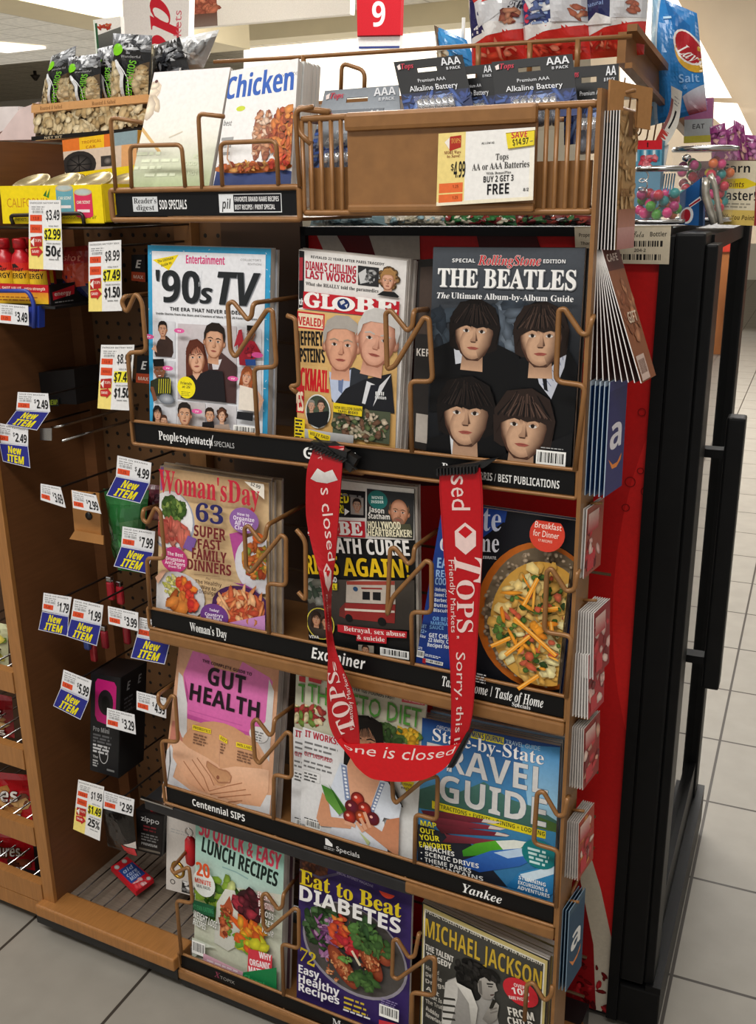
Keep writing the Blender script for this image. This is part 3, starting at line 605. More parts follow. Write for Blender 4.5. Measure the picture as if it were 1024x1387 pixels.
u1 = lambda l: [(x * .41, y * .41) for x, y in l]
wire_px(u1([(382, 625), (365, 388), (470, 405)]), base=Z5, r=.003)
wire_px(u1([(435, 620), (430, 482), (600, 478), (612, 618)]), r=.003)
wire_px(u1([(668, 615), (655, 375), (740, 385)]), base=Z5, r=.003)
wire_px(u1([(735, 615), (728, 472), (912, 465), (920, 612)]), r=.003)
wire_px(u1([(990, 620), (975, 365), (1035, 352)]), base=Z5, r=.003)
# battery bin
bn = root('battery_bin', (-0.51, 1.25, 1.36), 'tan metal front bin holding battery packs above the rack', 'wire bin')
ZB0, ZB1 = 1.372, 1.483
MB().tube([(-.694, YF, ZB1 + .002), (XR, YF, ZB1 + .002), (XR, YF + .2, ZB1 + .002), (-.694, YF + .2, ZB1 + .002)], .0042, 8, .006, True).build('top_rail', TAN, bn)
MB().tube([(-.694, YF, ZB0), (XR, YF, ZB0), (XR, YF + .2, ZB0), (-.694, YF + .2, ZB0)], .004, 8, .006, True).build('bottom_rail', TAN, bn)
for x in (-.694, -.682, -.667, -.652, -.638, -.374, -.362, -.349, -.337, -.325):
    MB().tube([(x, YF, ZB1), (x, YF, ZB0), (x, YF + .2, ZB0)], .003, 6, .004).build('front_wire', TAN, bn)
fp = MB(); fp.bb((-.626, YF - .006, ZB0 + .004), (-.383, YF - .002, ZB1 - .012)); fp.bb((-.627, YF - .014, ZB1 - .016), (-.382, YF - .002, ZB1 + .006), .005); fp.bb((-.626, YF - .010, ZB0), (-.383, YF - .002, ZB0 + .01), .003); fp.build('front_panel', TAN, bn)
MB().bb((-.69, YF + .006, ZB0 + .004), (XR - .004, YF + .012, ZB0 + .055)).build('inner_liner', TAN, bn)
MB().bb((-.69, YF + .006, ZB0 + .003), (XR - .004, YF + .2, ZB0 + .006)).build('bin_floor', TAN, bn)
for px, py, q in ((415, 150, 0), (462, 83, 1)):
    pass
MB().tube([oY(x * .3516 + 380, y * .3516, 1.33) for x, y in ((232, 360), (236, 242), (325, 272), (322, 360))], .003, 8, .01).build('rear_loop', TAN, bn)
MB().tube([oY(x * .3516 + 380, y * .3516, YF) for x, y in ((120, 555), (68, 510), (60, 415), (190, 432))], .004, 8, .01).build('side_hook', TAN, bn)
# upper snack shelf behind
ss = root('snack_shelf', (-0.6, 1.6, 1.5), 'tan wire snack shelf with a slanted tan side rail above the bin', 'wire shelf')
A, B, Cc = oY(290, 84, 1.5), oY(640, 62, 1.5), oY(856, 49, 1.5)
MB().tube([A, oY(412, 77, 1.5), B, Cc], .0032, 8, 0).build('front_rail', TAN, ss)
for px, y0, y1 in ((411, 76, 112), (648, 62, 96), (718, 58, 92), (783, 53, 100)):
    a0 = oY(px, y0, 1.5); a1 = a0.copy(); a1.z -= .05; MB().tube([a0, a1], .0042, 8).build('upright', TAN, ss)
E1, E2 = oY(848, 62, 1.5), oY(938, 168, 1.95)
mb = MB(); d = (E2 - E1); up = Vector((0, 0, .036)); mb.hexa([E1 + up * .5, E2 + up * .5, E2 - up * .6, E1 - up * .6], (-.012, 0, 0)); mb.hexa([E1 + up * .5, E2 + up * .5, E2 + up * .75, E1 + up * .75], (.014, 0, 0)); mb.hexa([E1 - up * .6, E2 - up * .6, E2 - up * .8, E1 - up * .8], (.010, 0, 0)); mb.build('side_rail', TAN, ss)
for i in range(9):
    t = i / 9; q = E1.lerp(E2, t * .8) + Vector((-.01, 0, -.03)); MB().tube([q, q + Vector((-.012, .03, -.05)), q + Vector((-.05, .03, -.052))], .0014, 6, .008).build('peg_wire', TAN, ss)
MB().bb((-.92, 1.5, 1.535), (-.40, 1.72, 1.54)).build('shelf_deck', TAN, ss)
# ================================================================== MAGAZINES
def magazine(art, label, thick=0.004, bend=None, copies=0, step=0.006, jit=(0.003, 0.003), cpl=None, group=None, tint='#8a8580', seed=1, cuts=None, cbend=None):
    q = art.q3; c = (q[2] + q[3]) / 2; N = (q[3] - q[0]).cross(q[1] - q[0]).normalized()
    r = root('magazine', c, label, 'magazine', group)
    art.build('front_cover', qmap(q, art.W, art.H, bend), PRINT, r, 0.0006, cuts or ((8, 0) if bend else (0, 0)))
    m = MB(); n = 8 if bend else 1
    def slab(m, t0, t1, bd):
        for i in range(n):
            P = []
            for u in (i / n, (i + 1) / n):
                for v in (0, 1):
                    p = (q[0] * (1 - u) + q[1] * u) * (1 - v) + (q[3] * (1 - u) + q[2] * u) * v + N * ((bd(u, 0.5) if bd else 0)); P.append(p)
            m.hexa([P[0] - N * t0, P[2] - N * t0, P[3] - N * t0, P[1] - N * t0], -N * (t1 - t0))
    slab(m, 0.0007, thick, bend); m.build('page_block', PAPER, r)
    if copies:
        m = MB(); slab(m, 0.0, step * 0.82, bend); me = None; R = random.Random(seed)
        for k in range(copies):
            if me is None:
                m.m = 1; o = m.build('magazine', [PAPER, pm('cover_' + tint.strip('#'), tint, .45, 0, .25, 25)], label=cpl, cat='magazine', group=group or 'copies behind the front magazine'); me = o
                for pl in o.data.polygons:
                    if abs(pl.normal.dot(N)) > .9: pl.material_index = 1
                base = o.location.copy()
            else:
                o = me.copy(); COL.objects.link(o)
            o.location = base - N * (thick + 0.0006 + k * step) + Vector((R.uniform(-jit[0], jit[0]), 0, R.uniform(-jit[1], jit[1] * 1.0)))
            o.location.z = base.z + max(-.002, (o.location.z - base.z))
    return r
bow = lambda k, p=2.0: (lambda u, v: -k * u ** p)
# --- nineties television special
a = PArt((160, 300, .2539), [(200, 332), (367, 337), (362, 590), (203, 572)], 1.186, 1.166, '#3aa0cf')
R = random.Random(4)
for i in range(150):
    x, y = R.uniform(0, a.W), R.uniform(0, a.H)
    if 9 < x < a.W - 9 and y > 9: continue
    t = R.uniform(0, 3.1); a.line(x, y, x + 3 * math.cos(t), y + 3 * math.sin(t), .7, '#e6f4fa')
a.rect(8, 8, a.W - 8, a.H, '#e9eaee')
a.G([(185, 205), (326, 177), (272, 262)], '#f2d81f'); a.T('The Ultimate', 213, 222, 300, 200, 14, '#222'); a.T('Guide to', 232, 243, 290, 226, 14, '#222')
a.T('Entertainment', 365, 222, 571, 234, 44, '#d8467f'); a.T("COLLECTOR'S", 655, 210, 765, 213, 11, '#888', 'r'); a.T('EDITION', 695, 233, 765, 236, 11, '#888', 'r')
for oc, d in (('#8d9098', 4), ('#26292c', 0)):
    a.T("'90", 207 + d, 430 + d, 440 + d, 436 + d, 165, oc, 'i'); a.T('s', 440 + d, 437 + d, 506 + d, 438 + d, 105, oc, 'i'); a.T('TV', 535 + d, 446 + d, 757 + d, 452 + d, 172, oc, 'i')
a.T('THE ERA THAT NEVER ENDED', 280, 474, 662, 500, 19, '#222'); a.T('Inside Stories from the Stars and Creators of More Than 20 Favorite Shows', 205, 492, 746, 532, 11, '#333')
a.G([(192, 528), (308, 535), (308, 730), (192, 720)], '#dcdde2', '#c9cad0'); a.G([(322, 545), (636, 560), (634, 972), (322, 945)], '#ccc5c8', '#b8aeb0')
a.G([(644, 560), (768, 575), (768, 768), (644, 760)], '#dedfe4'); a.G([(192, 740), (308, 745), (308, 975), (192, 965)], '#cfd2d8'); a.G([(644, 775), (768, 780), (768, 1060), (644, 1045)], '#d9d9de')
a.G([(192, 980), (315, 985), (315, 1080), (192, 1070)], '#d4d5da'); a.G([(322, 958), (470, 968), (470, 1100), (322, 1085)], '#c9c4c4'); a.G([(476, 970), (636, 985), (636, 1120), (476, 1100)], '#d2cfd2')
a.G([(215, 640), (240, 612), (262, 610), (296, 640), (300, 700), (290, 726), (205, 720), (198, 700)], '#3d2c26'); a.G([(182, 680), (205, 655), (212, 700)], '#d9a78a'); a.F(243, 575, 82, '#d5a486', '#1e1512')
a.G([(490, 740), (560, 700), (640, 770), (634, 972), (560, 965), (490, 880)], '#4a3230'); a.G([(505, 745), (560, 735), (540, 790), (512, 790)], '#d6d2d6'); a.F(520, 640, 185, '#d3a283', '#231913', 'short', 4)
a.F(425, 725, 170, '#dba98c', '#5c2c1d', 'long', -6); a.G([(350, 872), (375, 830), (415, 815), (440, 815), (500, 790), (570, 800), (585, 965), (345, 940)], '#1d1a1d'); a.G([(408, 815), (450, 812), (430, 845)], '#d9a88b')
a.E(375, 885, 48, 58, '#f3e21e'); a.T('Friends', 345, 868, 404, 873, 15, '#222'); a.T('at 25!', 353, 887, 398, 890, 13, '#222'); a.SM(348, 905, 400, 3, 9, 3.5, '#8d8620')
a.F(720, 600, 72, '#5f3b28', '#141010', 'flat'); a.G([(650, 650), (690, 630), (740, 640), (775, 700), (700, 770), (660, 765)], '#9c2030'); a.G([(655, 580), (672, 575), (680, 640), (630, 670)], '#b02a3a'); a.B(715, 690, 30, 30, ['#c23c4a', '#38223a', '#8d1c2c'], 20, 9, 6); a.G([(690, 735), (745, 735), (748, 768), (695, 766)], '#2a4f94'); a.E(755, 712, 30, 15, '#e0569c')
a.F(235, 795, 100, '#7d4e35', '#100d0c', 'flat', -5, smile=1); a.G([(188, 850), (230, 830), (290, 830), (305, 900), (300, 930), (200, 930), (186, 900)], '#2b2f1e'); 
for i in range(6): a.L([(235 + i * 12, 838), (232 + i * 12, 915)], 4, '#c9c030')
a.G([(188, 880), (205, 880), (225, 950), (205, 960)], '#7d4e35'); a.E(275, 945, 42, 28, '#b9bdc4', '#5d636c')
a.F(702, 825, 95, '#dca98b', '#a0532c', 'long', 8); a.G([(668, 870), (705, 880), (760, 895), (745, 1010), (660, 1000)], '#e6dccf'); a.G([(760, 895), (795, 950), (760, 1040), (745, 1020), (770, 960)], '#dba98b'); a.G([(655, 1010), (740, 1020), (735, 1062), (650, 1050)], '#1b1b1f')
a.F(230, 1020, 75, '#d5a486', '#1c1411', 'long'); a.F(268, 1060, 62, '#d8aa8d', '#4a2e20'); a.F(380, 1025, 120, '#d0a080', '#241c18', 'short'); a.F(515, 1030, 80, '#d0a080', '#2a1d16', smile=1); a.F(582, 1030, 70, '#dcb093', '#5d3826', 'curly', smile=1); a.G([(480, 1065), (540, 1060), (545, 1105), (478, 1100)], '#191719'); a.G([(545, 1080), (620, 1075), (630, 1118), (540, 1108)], '#a08d80')
for x, y in ((358, 582), (195, 613), (297, 780), (452, 1008), (643, 835)): a.E(x, y, 28, 13, '#df5c9d'); a.T('TV', x - 10, y + 5, x + 10, y + 5, 8, '#fff')
a.BC(645, 1078, 765, 1140); a.text('A', a.p(462, 280)[0], a.p(462, 345)[1], 22, '#c9ccd2', 7, 'k')
magazine(a, 'glossy white magazine with blue confetti border and big black nineties title', 0.009, None, 2, .006, (.002, .002), 'copy behind the blue-bordered magazine with only its page edge showing', 'spare copies of the blue-bordered magazine', '#b9bcc4')
# --- tabloid with two grey-haired men
a = PArt((390, 300, .2452), [(405, 338), (545, 353), (532, 607), (403, 592)], 1.184, 1.166, '#e6e2de')
a.G([(62, 160), (92, 165), (90, 480), (60, 485)], '#17161a'); a.G([(64, 200), (84, 200), (82, 330), (62, 330)], '#a02a35'); a.T('th', 62, 468, 88, 470, 34, '#eee')
a.T('REVEALED 22 YEARS AFTER PARIS TRAGEDY', 130, 202, 522, 247, 15, '#1a1a1a'); a.T("DIANA'S CHILLING", 100, 275, 377, 292, 48, '#b3203a'); a.T('LAST WORDS', 100, 322, 377, 345, 46, '#b3203a'); a.T('What she REALLY told the paramedics', 100, 355, 492, 402, 19, '#222', 's')
a.G([(388, 245), (496, 258), (494, 368), (388, 356)], '#2c2c2e'); a.G([(390, 290), (430, 262), (440, 340), (400, 350)], '#c9c9c9'); a.B(455, 310, 28, 40, ['#777', '#aaa', '#444'], 18, 9, 3)
a.F(545, 325, 120, '#dca88c', '#b58a55', 'curly'); a.F(543, 330, 112, '#dca88c', '#a87d4a', 'short'); a.G([(490, 412), (520, 390), (575, 395), (598, 420), (592, 428)], '#1c1c1e')
a.G([(94, 392), (600, 450), (594, 548), (90, 488)], '#c01f2c'); a.T('GL', 100, 474, 270, 492, 72, '#f4f0ec', 's', '#f4f0ec', 1.0); a.E(316, 464, 62, 40, '#f4f0ec'); a.E(316, 464, 33, 31, '#24407d', '#182a58'); a.G([(296, 450), (318, 440), (326, 456), (304, 470)], '#d8d8d8'); a.G([(322, 470), (340, 462), (334, 488)], '#d8d8d8'); a.T('BE', 380, 502, 585, 520, 72, '#f4f0ec', 's', '#f4f0ec', 1.0)
a.G([(62, 492), (594, 550), (575, 1260), (58, 1192)], '#d8b274', '#cfa260')
a.G([(60, 502), (215, 520), (212, 612), (60, 595)], '#c4242c'); a.G([(66, 512), (207, 528), (205, 602), (66, 587)], '#e9d9b8'); a.T('VEALED!', 66, 580, 203, 592, 46, '#c4242c')
a.T('A JEFFREY', 30, 690, 207, 698, 78, '#161616'); a.T("EPSTEIN'S", 58, 782, 216, 790, 74, '#161616'); a.G([(58, 800), (232, 812), (236, 955), (58, 935)], '#d8b274'); a.T('BLACKMAIL', 0, 932, 236, 948, 118, '#cc2028'); a.G([(58, 905), (100, 915), (98, 1062), (56, 1055)], '#c4242c'); a.T('TAPES', 0, 1045, 96, 1050, 100, '#f0dcc0')
a.G([(240, 870), (300, 830), (372, 815), (445, 850), (440, 1020), (255, 1000)], '#2d3138'); a.G([(240, 835), (300, 870), (358, 825), (350, 920), (270, 1010), (252, 980)], '#b9c4dc'); a.G([(290, 880), (318, 880), (310, 960), (290, 940)], '#68789c')
a.F(305, 690, 300, '#d8a083', '#a9a29a', 'short', 0, '#a08c78', dark='#95604a'); a.G([(270, 1010), (330, 930), (430, 880), (560, 850), (575, 1070), (270, 1030)], '#1c1d22'); a.G([(440, 890), (500, 920), (560, 855), (470, 1030), (415, 1010)], '#d9dade'); a.G([(460, 912), (505, 910), (470, 1030), (430, 1022)], '#1d1f28')
a.F(492, 660, 320, '#dba58c', '#c9c6c2', 'short', 8, '#bdb4ac', dark='#9c6650'); a.T('Bill', 484, 965, 525, 972, 18, '#eee'); a.T('Clinton', 482, 985, 536, 994, 18, '#eee')
a.E(180, 1052, 70, 92, '#dfe0dc'); a.E(180, 1052, 64, 85, '#4e5b48', '#3a4438'); a.F(145, 1020, 60, '#caa088', '#8d8880'); a.F(200, 1020, 60, '#caa088', '#3a302a'); a.G([(118, 1060), (240, 1050), (235, 1120), (190, 1140), (130, 1115)], '#15161a')
a.G([(268, 1020), (560, 1062), (552, 1235), (264, 1175)], '#4d5440'); a.B(410, 1130, 140, 75, ['#5d6b45', '#8d7d60', '#6b4d3a', '#39452c', '#a59a82', '#c9b9a0'], 120, 14, 6); a.G([(276, 1002), (428, 1026), (424, 1080), (275, 1052)], '#e2c71e'); a.T('NEW BILLION DAMN', 282, 1035, 424, 1052, 15, '#222'); a.T('TAPES ADDED', 300, 1055, 405, 1070, 14, '#222')
a.G([(115, 1140), (382, 1180), (378, 1260), (118, 1210)], '#b9b9b9', '#5d5d5d'); a.G([(135, 1145), (260, 1180), (255, 1220), (140, 1190)], '#e2c71e'); a.T('WILEY RAID', 145, 1172, 250, 1200, 16, '#222'); a.G([(60, 1080), (118, 1092), (116, 1200), (58, 1190)], '#e2c71e'); a.SM(64, 1090, 112, 6, 18, 10, '#222')
magazine(a, 'tabloid newspaper with red masthead and two grey-haired men in suits', 0.002, bow(.014, 3), 7, .0042, (.004, .003), 'copy of the two-men tabloid fanned out behind, white edge showing', 'spare copies of the tabloid with two men', '#c4bcb4', 5)
# --- four young men
a = PArt((560, 310, .2738), [(587, 335), (793, 336), (775, 634), (578, 612)], 1.182, 1.166, '#393e45')
a.rect(0, 0, a.W, a.H * .5, '#4c5158', '#1e2126'); a.rect(0, a.H * .5, a.W, a.H, '#1e2126', '#08080a'); a.B(480, 480, 90, 130, ['#56606c', '#3a434e', '#6b7682'], 24, 40, 3); a.B(120, 480, 60, 140, ['#3c4650', '#2a323b'], 14, 40, 4)
a.T('SPECIAL', 193, 165, 306, 165, 18, '#f2f2f2'); a.T('RollingStone', 320, 178, 631, 180, 46, '#c8262e', 'si', '#e8d8d4', .5); a.T('EDITION', 643, 168, 753, 170, 18, '#f2f2f2')
a.T('THE BEATLES', 125, 290, 806, 297, 88, '#8d9094', 's', '#6d7074', .8); a.T('THE BEATLES', 122, 287, 803, 294, 88, '#f6f5f2', 's', '#f6f5f2', .35); 
SK = dict(skin='#c8a082', dark='#4a3024', shade=1)
a.G([(95, 590), (190, 550), (240, 600), (400, 560), (525, 620), (540, 900), (80, 900)], '#0a0a0c'); a.G([(200, 560), (225, 575), (265, 655), (210, 665)], '#c9ccd4'); a.F(302, 502, 300, hair='#17100d', style='mop', tilt=2, **SK)
a.G([(525, 640), (590, 620), (700, 640), (770, 590), (830, 700), (800, 1180), (520, 1100)], '#0b0c0e'); a.G([(610, 690), (650, 720), (765, 590), (750, 680), (685, 838), (625, 760)], '#c4c8d4'); 
for i in range(7): a.L([(640 + i * 17, 760 - i * 22), (672 + i * 12, 800 - i * 26)], 4, '#7d84a0')
a.G([(640, 725), (662, 725), (668, 800), (650, 790)], '#101014'); a.F(634, 525, 320, hair='#251a15', style='mop', tilt=-2, **SK)
a.G([(75, 1040), (180, 1000), (350, 1020), (440, 980), (470, 1130), (70, 1105)], '#08080a'); a.G([(185, 990), (240, 1060), (325, 1030), (270, 1115), (195, 1112)], '#d4d6da'); a.G([(225, 1075), (252, 1075), (256, 1120), (215, 1120)], '#0b0b0d'); a.F(266, 905, 345, hair='#130d0b', style='mop', tilt=-1, **SK)
a.G([(430, 1130), (500, 1090), (660, 1060), (800, 1000), (790, 1185), (430, 1140)], '#101113'); a.F(552, 965, 350, hair='#2a1e19', style='mop', tilt=2, **SK)
a.T('The', 128, 340, 190, 341, 28, '#f2f2f2', 'si'); a.T('Ultimate Album-by-Album Guide', 198, 341, 801, 357, 28, '#f2f2f2', 's'); a.BC(618, 1085, 760, 1178); a.SM(640, 1072, 755, 1, 10, 5, '#aaa')
magazine(a, 'black special magazine with portraits of four dark-haired young men', 0.005, None, 3, .005, (.002, .001), 'copy behind the black four-portrait magazine with a dark edge showing', 'spare copies of the four-portrait magazine', '#1a1a1c')
for (q, lab, colr) in (([(567, 352), (590, 350), (586, 612), (556, 606)], 'dark magazine back copy squeezed between the tabloid and the four-portrait magazine', '#2b2725'),):
    P = qY(q, 1.215, 1.19); b = Art(30, 260, colr); b.text('KER!', 15, 130, 10, '#d8d0c8', 24, 'b', 'c'); b.rect(4, 10, 26, 100, '#4a3d36'); b.rect(6, 210, 24, 250, '#b9b0a6'); b.build('magazine', qmap(P, 30, 260), PRINT, None, .004, label=lab, cat='magazine')
# --- household monthly with dinners
a = PArt((180, 600, .2344), [(217, 632), (361, 655), (362, 850), (213, 825)], 1.19, 1.166, '#d9b98c')
a.G([(160, 135), (180, 140), (178, 260), (160, 270)], '#9a6fae'); a.E(225, 440, 138, 172, '#c9ccd6', '#9fa3b4'); a.E(222, 432, 130, 162, '#eceaea'); a.B(235, 370, 65, 62, ['#5c7a3a', '#3d5a26', '#8aa050', '#4d6b30'], 60, 18, 2); a.B(245, 490, 75, 62, ['#d0705f', '#c25a4c', '#e08d78', '#b5483e'], 26, 30, 5, 2.4)
a.G([(330, 520), (382, 540), (358, 615), (300, 590)], '#7d5aa0'); a.E(250, 660, 78, 75, '#c23c7a'); a.T('The Best', 208, 632, 302, 645, 20, '#fbe8f0'); a.T('Drugstore', 200, 660, 312, 676, 20, '#fbe8f0'); a.T('Anti-Agers', 194, 684, 314, 700, 20, '#fbe8f0'); a.T('from $8', 215, 704, 290, 714, 12, '#fbe8f0')
a.E(268, 880, 160, 150, '#e6e4e4', '#c9c6c8'); a.B(250, 820, 60, 60, ['#c9c26a', '#dcd48a', '#a8a84c'], 60, 12, 7); a.B(330, 810, 50, 45, ['#d8542e', '#e8822e', '#c43a24'], 26, 19, 8, 1.2); a.B(345, 910, 50, 55, ['#c4302a', '#e0522e', '#d8402e'], 26, 19, 9, 1.2); a.B(280, 915, 55, 55, ['#c9702e', '#d8843a', '#b55a24'], 14, 32, 10); a.G([(145, 760), (190, 715), (215, 720), (160, 800)], '#d8a88c')
a.G([(575, 510), (670, 490), (640, 800), (610, 700)], '#b04a90'); a.E(735, 690, 128, 170, '#eceaea', '#cfccd4'); a.B(725, 670, 68, 100, ['#c4622e', '#e0863a', '#a84424', '#d8a040', '#8a9a40'], 80, 18, 11); a.E(735, 535, 30, 30, '#e0762e', '#c4541e'); a.G([(600, 790), (690, 830), (740, 850), (660, 800)], '#8a3a80')
a.E(640, 940, 155, 130, '#5a2c66', '#43204e'); a.E(640, 940, 128, 105, '#d07048'); a.B(640, 940, 118, 92, ['#e08d58', '#c9623c', '#e8b080', '#b8482e'], 90, 22, 12, 2.6); a.G([(560, 1035), (775, 985), (780, 1080), (700, 1080)], '#c48ac0'); a.E(502, 990, 78, 76, '#6a3a84'); a.T("Country's", 450, 985, 552, 1000, 19, '#f0e6f4'); a.T('Big Stars', 458, 1005, 545, 1020, 17, '#f0e6f4'); a.T('Today!', 475, 958, 530, 966, 15, '#f0e6f4')
a.T("Woman'sDay", 178, 272, 748, 350, 118, '#c42a3e', 's', '#c42a3e', .3); a.G([(665, 215), (770, 235), (785, 330)], '#eee6d8'); a.T('$2.99', 700, 238, 752, 262, 18, '#333')
a.T('63', 398, 432, 552, 452, 95, '#2b2860', 's', '#2b2860', .4); a.T('SUPER', 388, 520, 566, 540, 62, '#6f2528'); a.T('FAST', 412, 588, 545, 600, 55, '#6f2528'); a.T('FAMILY', 378, 650, 572, 672, 62, '#6f2528'); a.T('DINNERS', 350, 715, 597, 742, 62, '#6f2528'); a.L([(390, 738), (535, 752)], 3, '#8a6a50')
a.T('Plus', 455, 768, 485, 772, 12, '#5a4030', 'si'); a.T('The Healthy', 396, 792, 546, 810, 22, '#4a3428'); a.T('Way to', 428, 825, 514, 834, 22, '#4a3428'); a.T('Indulge', 420, 852, 516, 862, 22, '#4a3428')
a.E(667, 432, 78, 72, '#8f62a4'); a.T('How to', 632, 402, 695, 410, 15, '#f4eaf6'); a.T('Organize', 610, 425, 722, 442, 22, '#f4eaf6'); a.T('All Your', 618, 452, 714, 468, 22, '#f4eaf6'); a.T('Closet!', 618, 478, 715, 494, 22, '#f4eaf6')
magazine(a, 'tan household magazine with red serif title and four dinner plates', 0.003, bow(.006, 3), 8, .0045, (.006, .006), 'copy of the dinner-plate magazine piled behind the front one', 'spare copies of the dinner-plate magazine', '#b9a284', 3)
# --- tabloid with ambulance
a = PArt((400, 580, .2734), [(418, 645), (558, 664), (561, 893), (418, 862)], 1.178, 1.166, '#141414')
a.G([(60, 235), (576, 305), (578, 550), (60, 520)], '#dcd8d2'); a.G([(70, 285), (345, 312), (345, 438), (70, 425)], '#17171a'); a.T('BUSTED', 120, 358, 266, 366, 44, '#e8d426'); a.T('LIAR!', 170, 410, 240, 414, 40, '#e8d426'); a.G([(244, 390), (268, 405), (244, 424)], '#f0f0f0'); a.G([(272, 335), (336, 342), (336, 424), (274, 418)], '#8d8680'); a.F(305, 375, 60, '#a58672', '#201a18'); a.SM(70, 296, 335, 1, 10, 10, '#777')
a.G([(354, 298), (578, 328), (574, 545), (368, 522), (352, 505)], '#26262a', '#35352f'); a.E(405, 352, 47, 44, '#1f6a66'); a.T('MOVIE', 378, 346, 432, 350, 13, '#dff0ea'); a.T('INSIDER', 375, 366, 435, 370, 13, '#dff0ea'); a.F(508, 412, 135, '#c48d70', '#5c4634', 'bald', 4, beard='#8a6450'); a.G([(470, 470), (560, 470), (574, 520), (480, 500)], '#4d4d3a')
a.T('Jason', 364, 408, 438, 415, 24, '#f0ece4'); a.T('Statham', 362, 438, 466, 446, 24, '#f0ece4'); a.T('HOLLYWOOD', 362, 486, 518, 494, 34, '#ece4c4'); a.T('HEARTBREAKER!', 362, 522, 570, 534, 34, '#ece4c4')
a.G([(60, 440), (345, 452), (348, 530), (60, 515)], '#b81f2c'); a.T('GLOBE', 40, 504, 336, 518, 58, '#f2eeea', 's', '#f2eeea', .8)
a.T('DEATH CURSE', 130, 598, 562, 624, 72, '#f0eeea'); a.T('STRIKES', 0, 705, 222, 712, 92, '#ecc41c'); a.T('AGAIN!', 246, 716, 562, 732, 88, '#ecc41c')
a.G([(66, 730), (582, 745), (584, 1000), (66, 960)], '#4d4740', '#2a2522'); a.B(120, 800, 70, 60, ['#3d4a3d', '#6b6a60', '#8d8d86'], 20, 25, 3); a.G([(258, 742), (340, 735), (490, 745), (494, 862), (255, 850)], '#bdb2a6'); a.G([(248, 852), (494, 864), (490, 960), (244, 930)], '#8d2b28'); a.G([(225, 880), (252, 850), (250, 930), (222, 920)], '#6d2a26'); a.G([(258, 742), (490, 745), (490, 765), (260, 760)], '#a04438'); a.E(302, 782, 12, 12, '#2a4a70'); a.G([(336, 795), (372, 797), (372, 838), (336, 836)], '#15171a'); a.G([(386, 798), (424, 800), (424, 842), (386, 838)], '#15171a'); a.L([(250, 885), (490, 900)], 10, '#d6cabc'); a.L([(330, 778), (430, 782)], 7, '#8d2b28'); a.E(270, 930, 18, 20, '#111'); a.E(430, 950, 20, 22, '#111')
a.E(130, 960, 68, 82, '#cfc046'); a.E(130, 960, 63, 77, '#4a3f36', '#2d2622'); a.F(110, 935, 70, '#b98a6c', '#2a1c14', 'long'); a.F(160, 950, 60, '#b98a6c', '#2a1c14'); a.T('SO', 190, 745, 215, 747, 26, '#eee'); a.G([(182, 750), (216, 752), (216, 785), (182, 783)], '#e8d426'); a.T('CELL', 150, 780, 214, 782, 22, '#222')
a.G([(218, 960), (552, 1002), (550, 1035), (456, 1028), (455, 1062), (310, 1045), (312, 1018), (220, 998)], '#b8242e'); a.T('Betrayal, sex abuse', 250, 992, 545, 1028, 24, '#f0e2dc', 's'); a.T('& suicide', 315, 1036, 448, 1052, 22, '#f0e2dc', 's'); a.BC(425, 1078, 562, 1150); a.G([(320, 1065), (395, 1072), (395, 1110), (320, 1100)], '#8d8478'); a.F(355, 1092, 50, '#b98a6c', '#2a1c14'); a.T('VIVA', 80, 1030, 130, 1036, 15, '#ddd')
magazine(a, 'tabloid newspaper with yellow headline and a boxy ambulance photo', 0.002, bow(.008, 3), 5, .004, (.004, .004), 'copy of the ambulance tabloid stacked behind the front one', 'spare copies of the ambulance tabloid', '#a39c92', 6)
# --- food magazine with quiche
a = PArt((550, 640, .2734), [(600, 680), (783, 706), (757, 942), (563, 897)], 1.18, 1.166, '#16171c')
a.G([(183, 140), (860, 240), (840, 300), (480, 240), (350, 330), (330, 990), (40, 945)], '#24438f', '#1d3780'); a.G([(500, 190), (860, 240), (840, 420), (470, 330)], '#15161c'); a.T('Taste', 192, 268, 472, 280, 104, '#c9d0e4', 's'); a.T('ofHome', 170, 366, 464, 376, 84, '#e4e6ee', 's'); a.T('COOK. SHARE. CELEBRATE.', 230, 396, 452, 410, 13, '#ddd')
a.T('EASY', 158, 448, 260, 455, 48, '#9cc0ec'); a.T('RECIPE', 152, 492, 275, 500, 34, '#9cc0ec'); a.T('COOKOUTS', 148, 530, 290, 540, 34, '#9cc0ec')
for i, t in enumerate(('Velvety Pie', 'Sweet Corn', 'Barbecue', 'Buttery', 'Biscuits')): a.T('-' + t, 144 - i * 3, 562 + i * 26, 235 - i * 3, 568 + i * 26, 17, '#e6ecf6')
a.T('OR BEST', 136, 712, 230, 718, 20, '#7db2ea'); a.T('MARINARA', 126, 734, 240, 742, 18, '#7db2ea'); a.T('SAUCE', 120, 756, 190, 760, 18, '#7db2ea'); a.T('GET CHEESY', 116, 800, 250, 812, 22, '#e6ecf6'); a.T('22 Melty, Crispy', 112, 824, 260, 838, 20, '#e6ecf6'); a.T('Recipes for Fun', 108, 850, 260, 866, 20, '#e6ecf6'); a.T('GET', 76, 750, 105, 754, 18, '#9cc0ec'); a.T('22+', 72, 776, 105, 780, 18, '#9cc0ec'); a.T('Alex', 66, 800, 100, 806, 16, '#dfe6f4')
a.SM(48, 848, 88, 2, 8, 4, '#dfe6f4'); a.SM(96, 890, 178, 2, 8, 4, '#dfe6f4'); a.BC(50, 868, 88, 915, 2); a.BC(92, 915, 182, 955, 5); a.G([(84, 915), (100, 917), (98, 945), (82, 940)], '#c4303a')
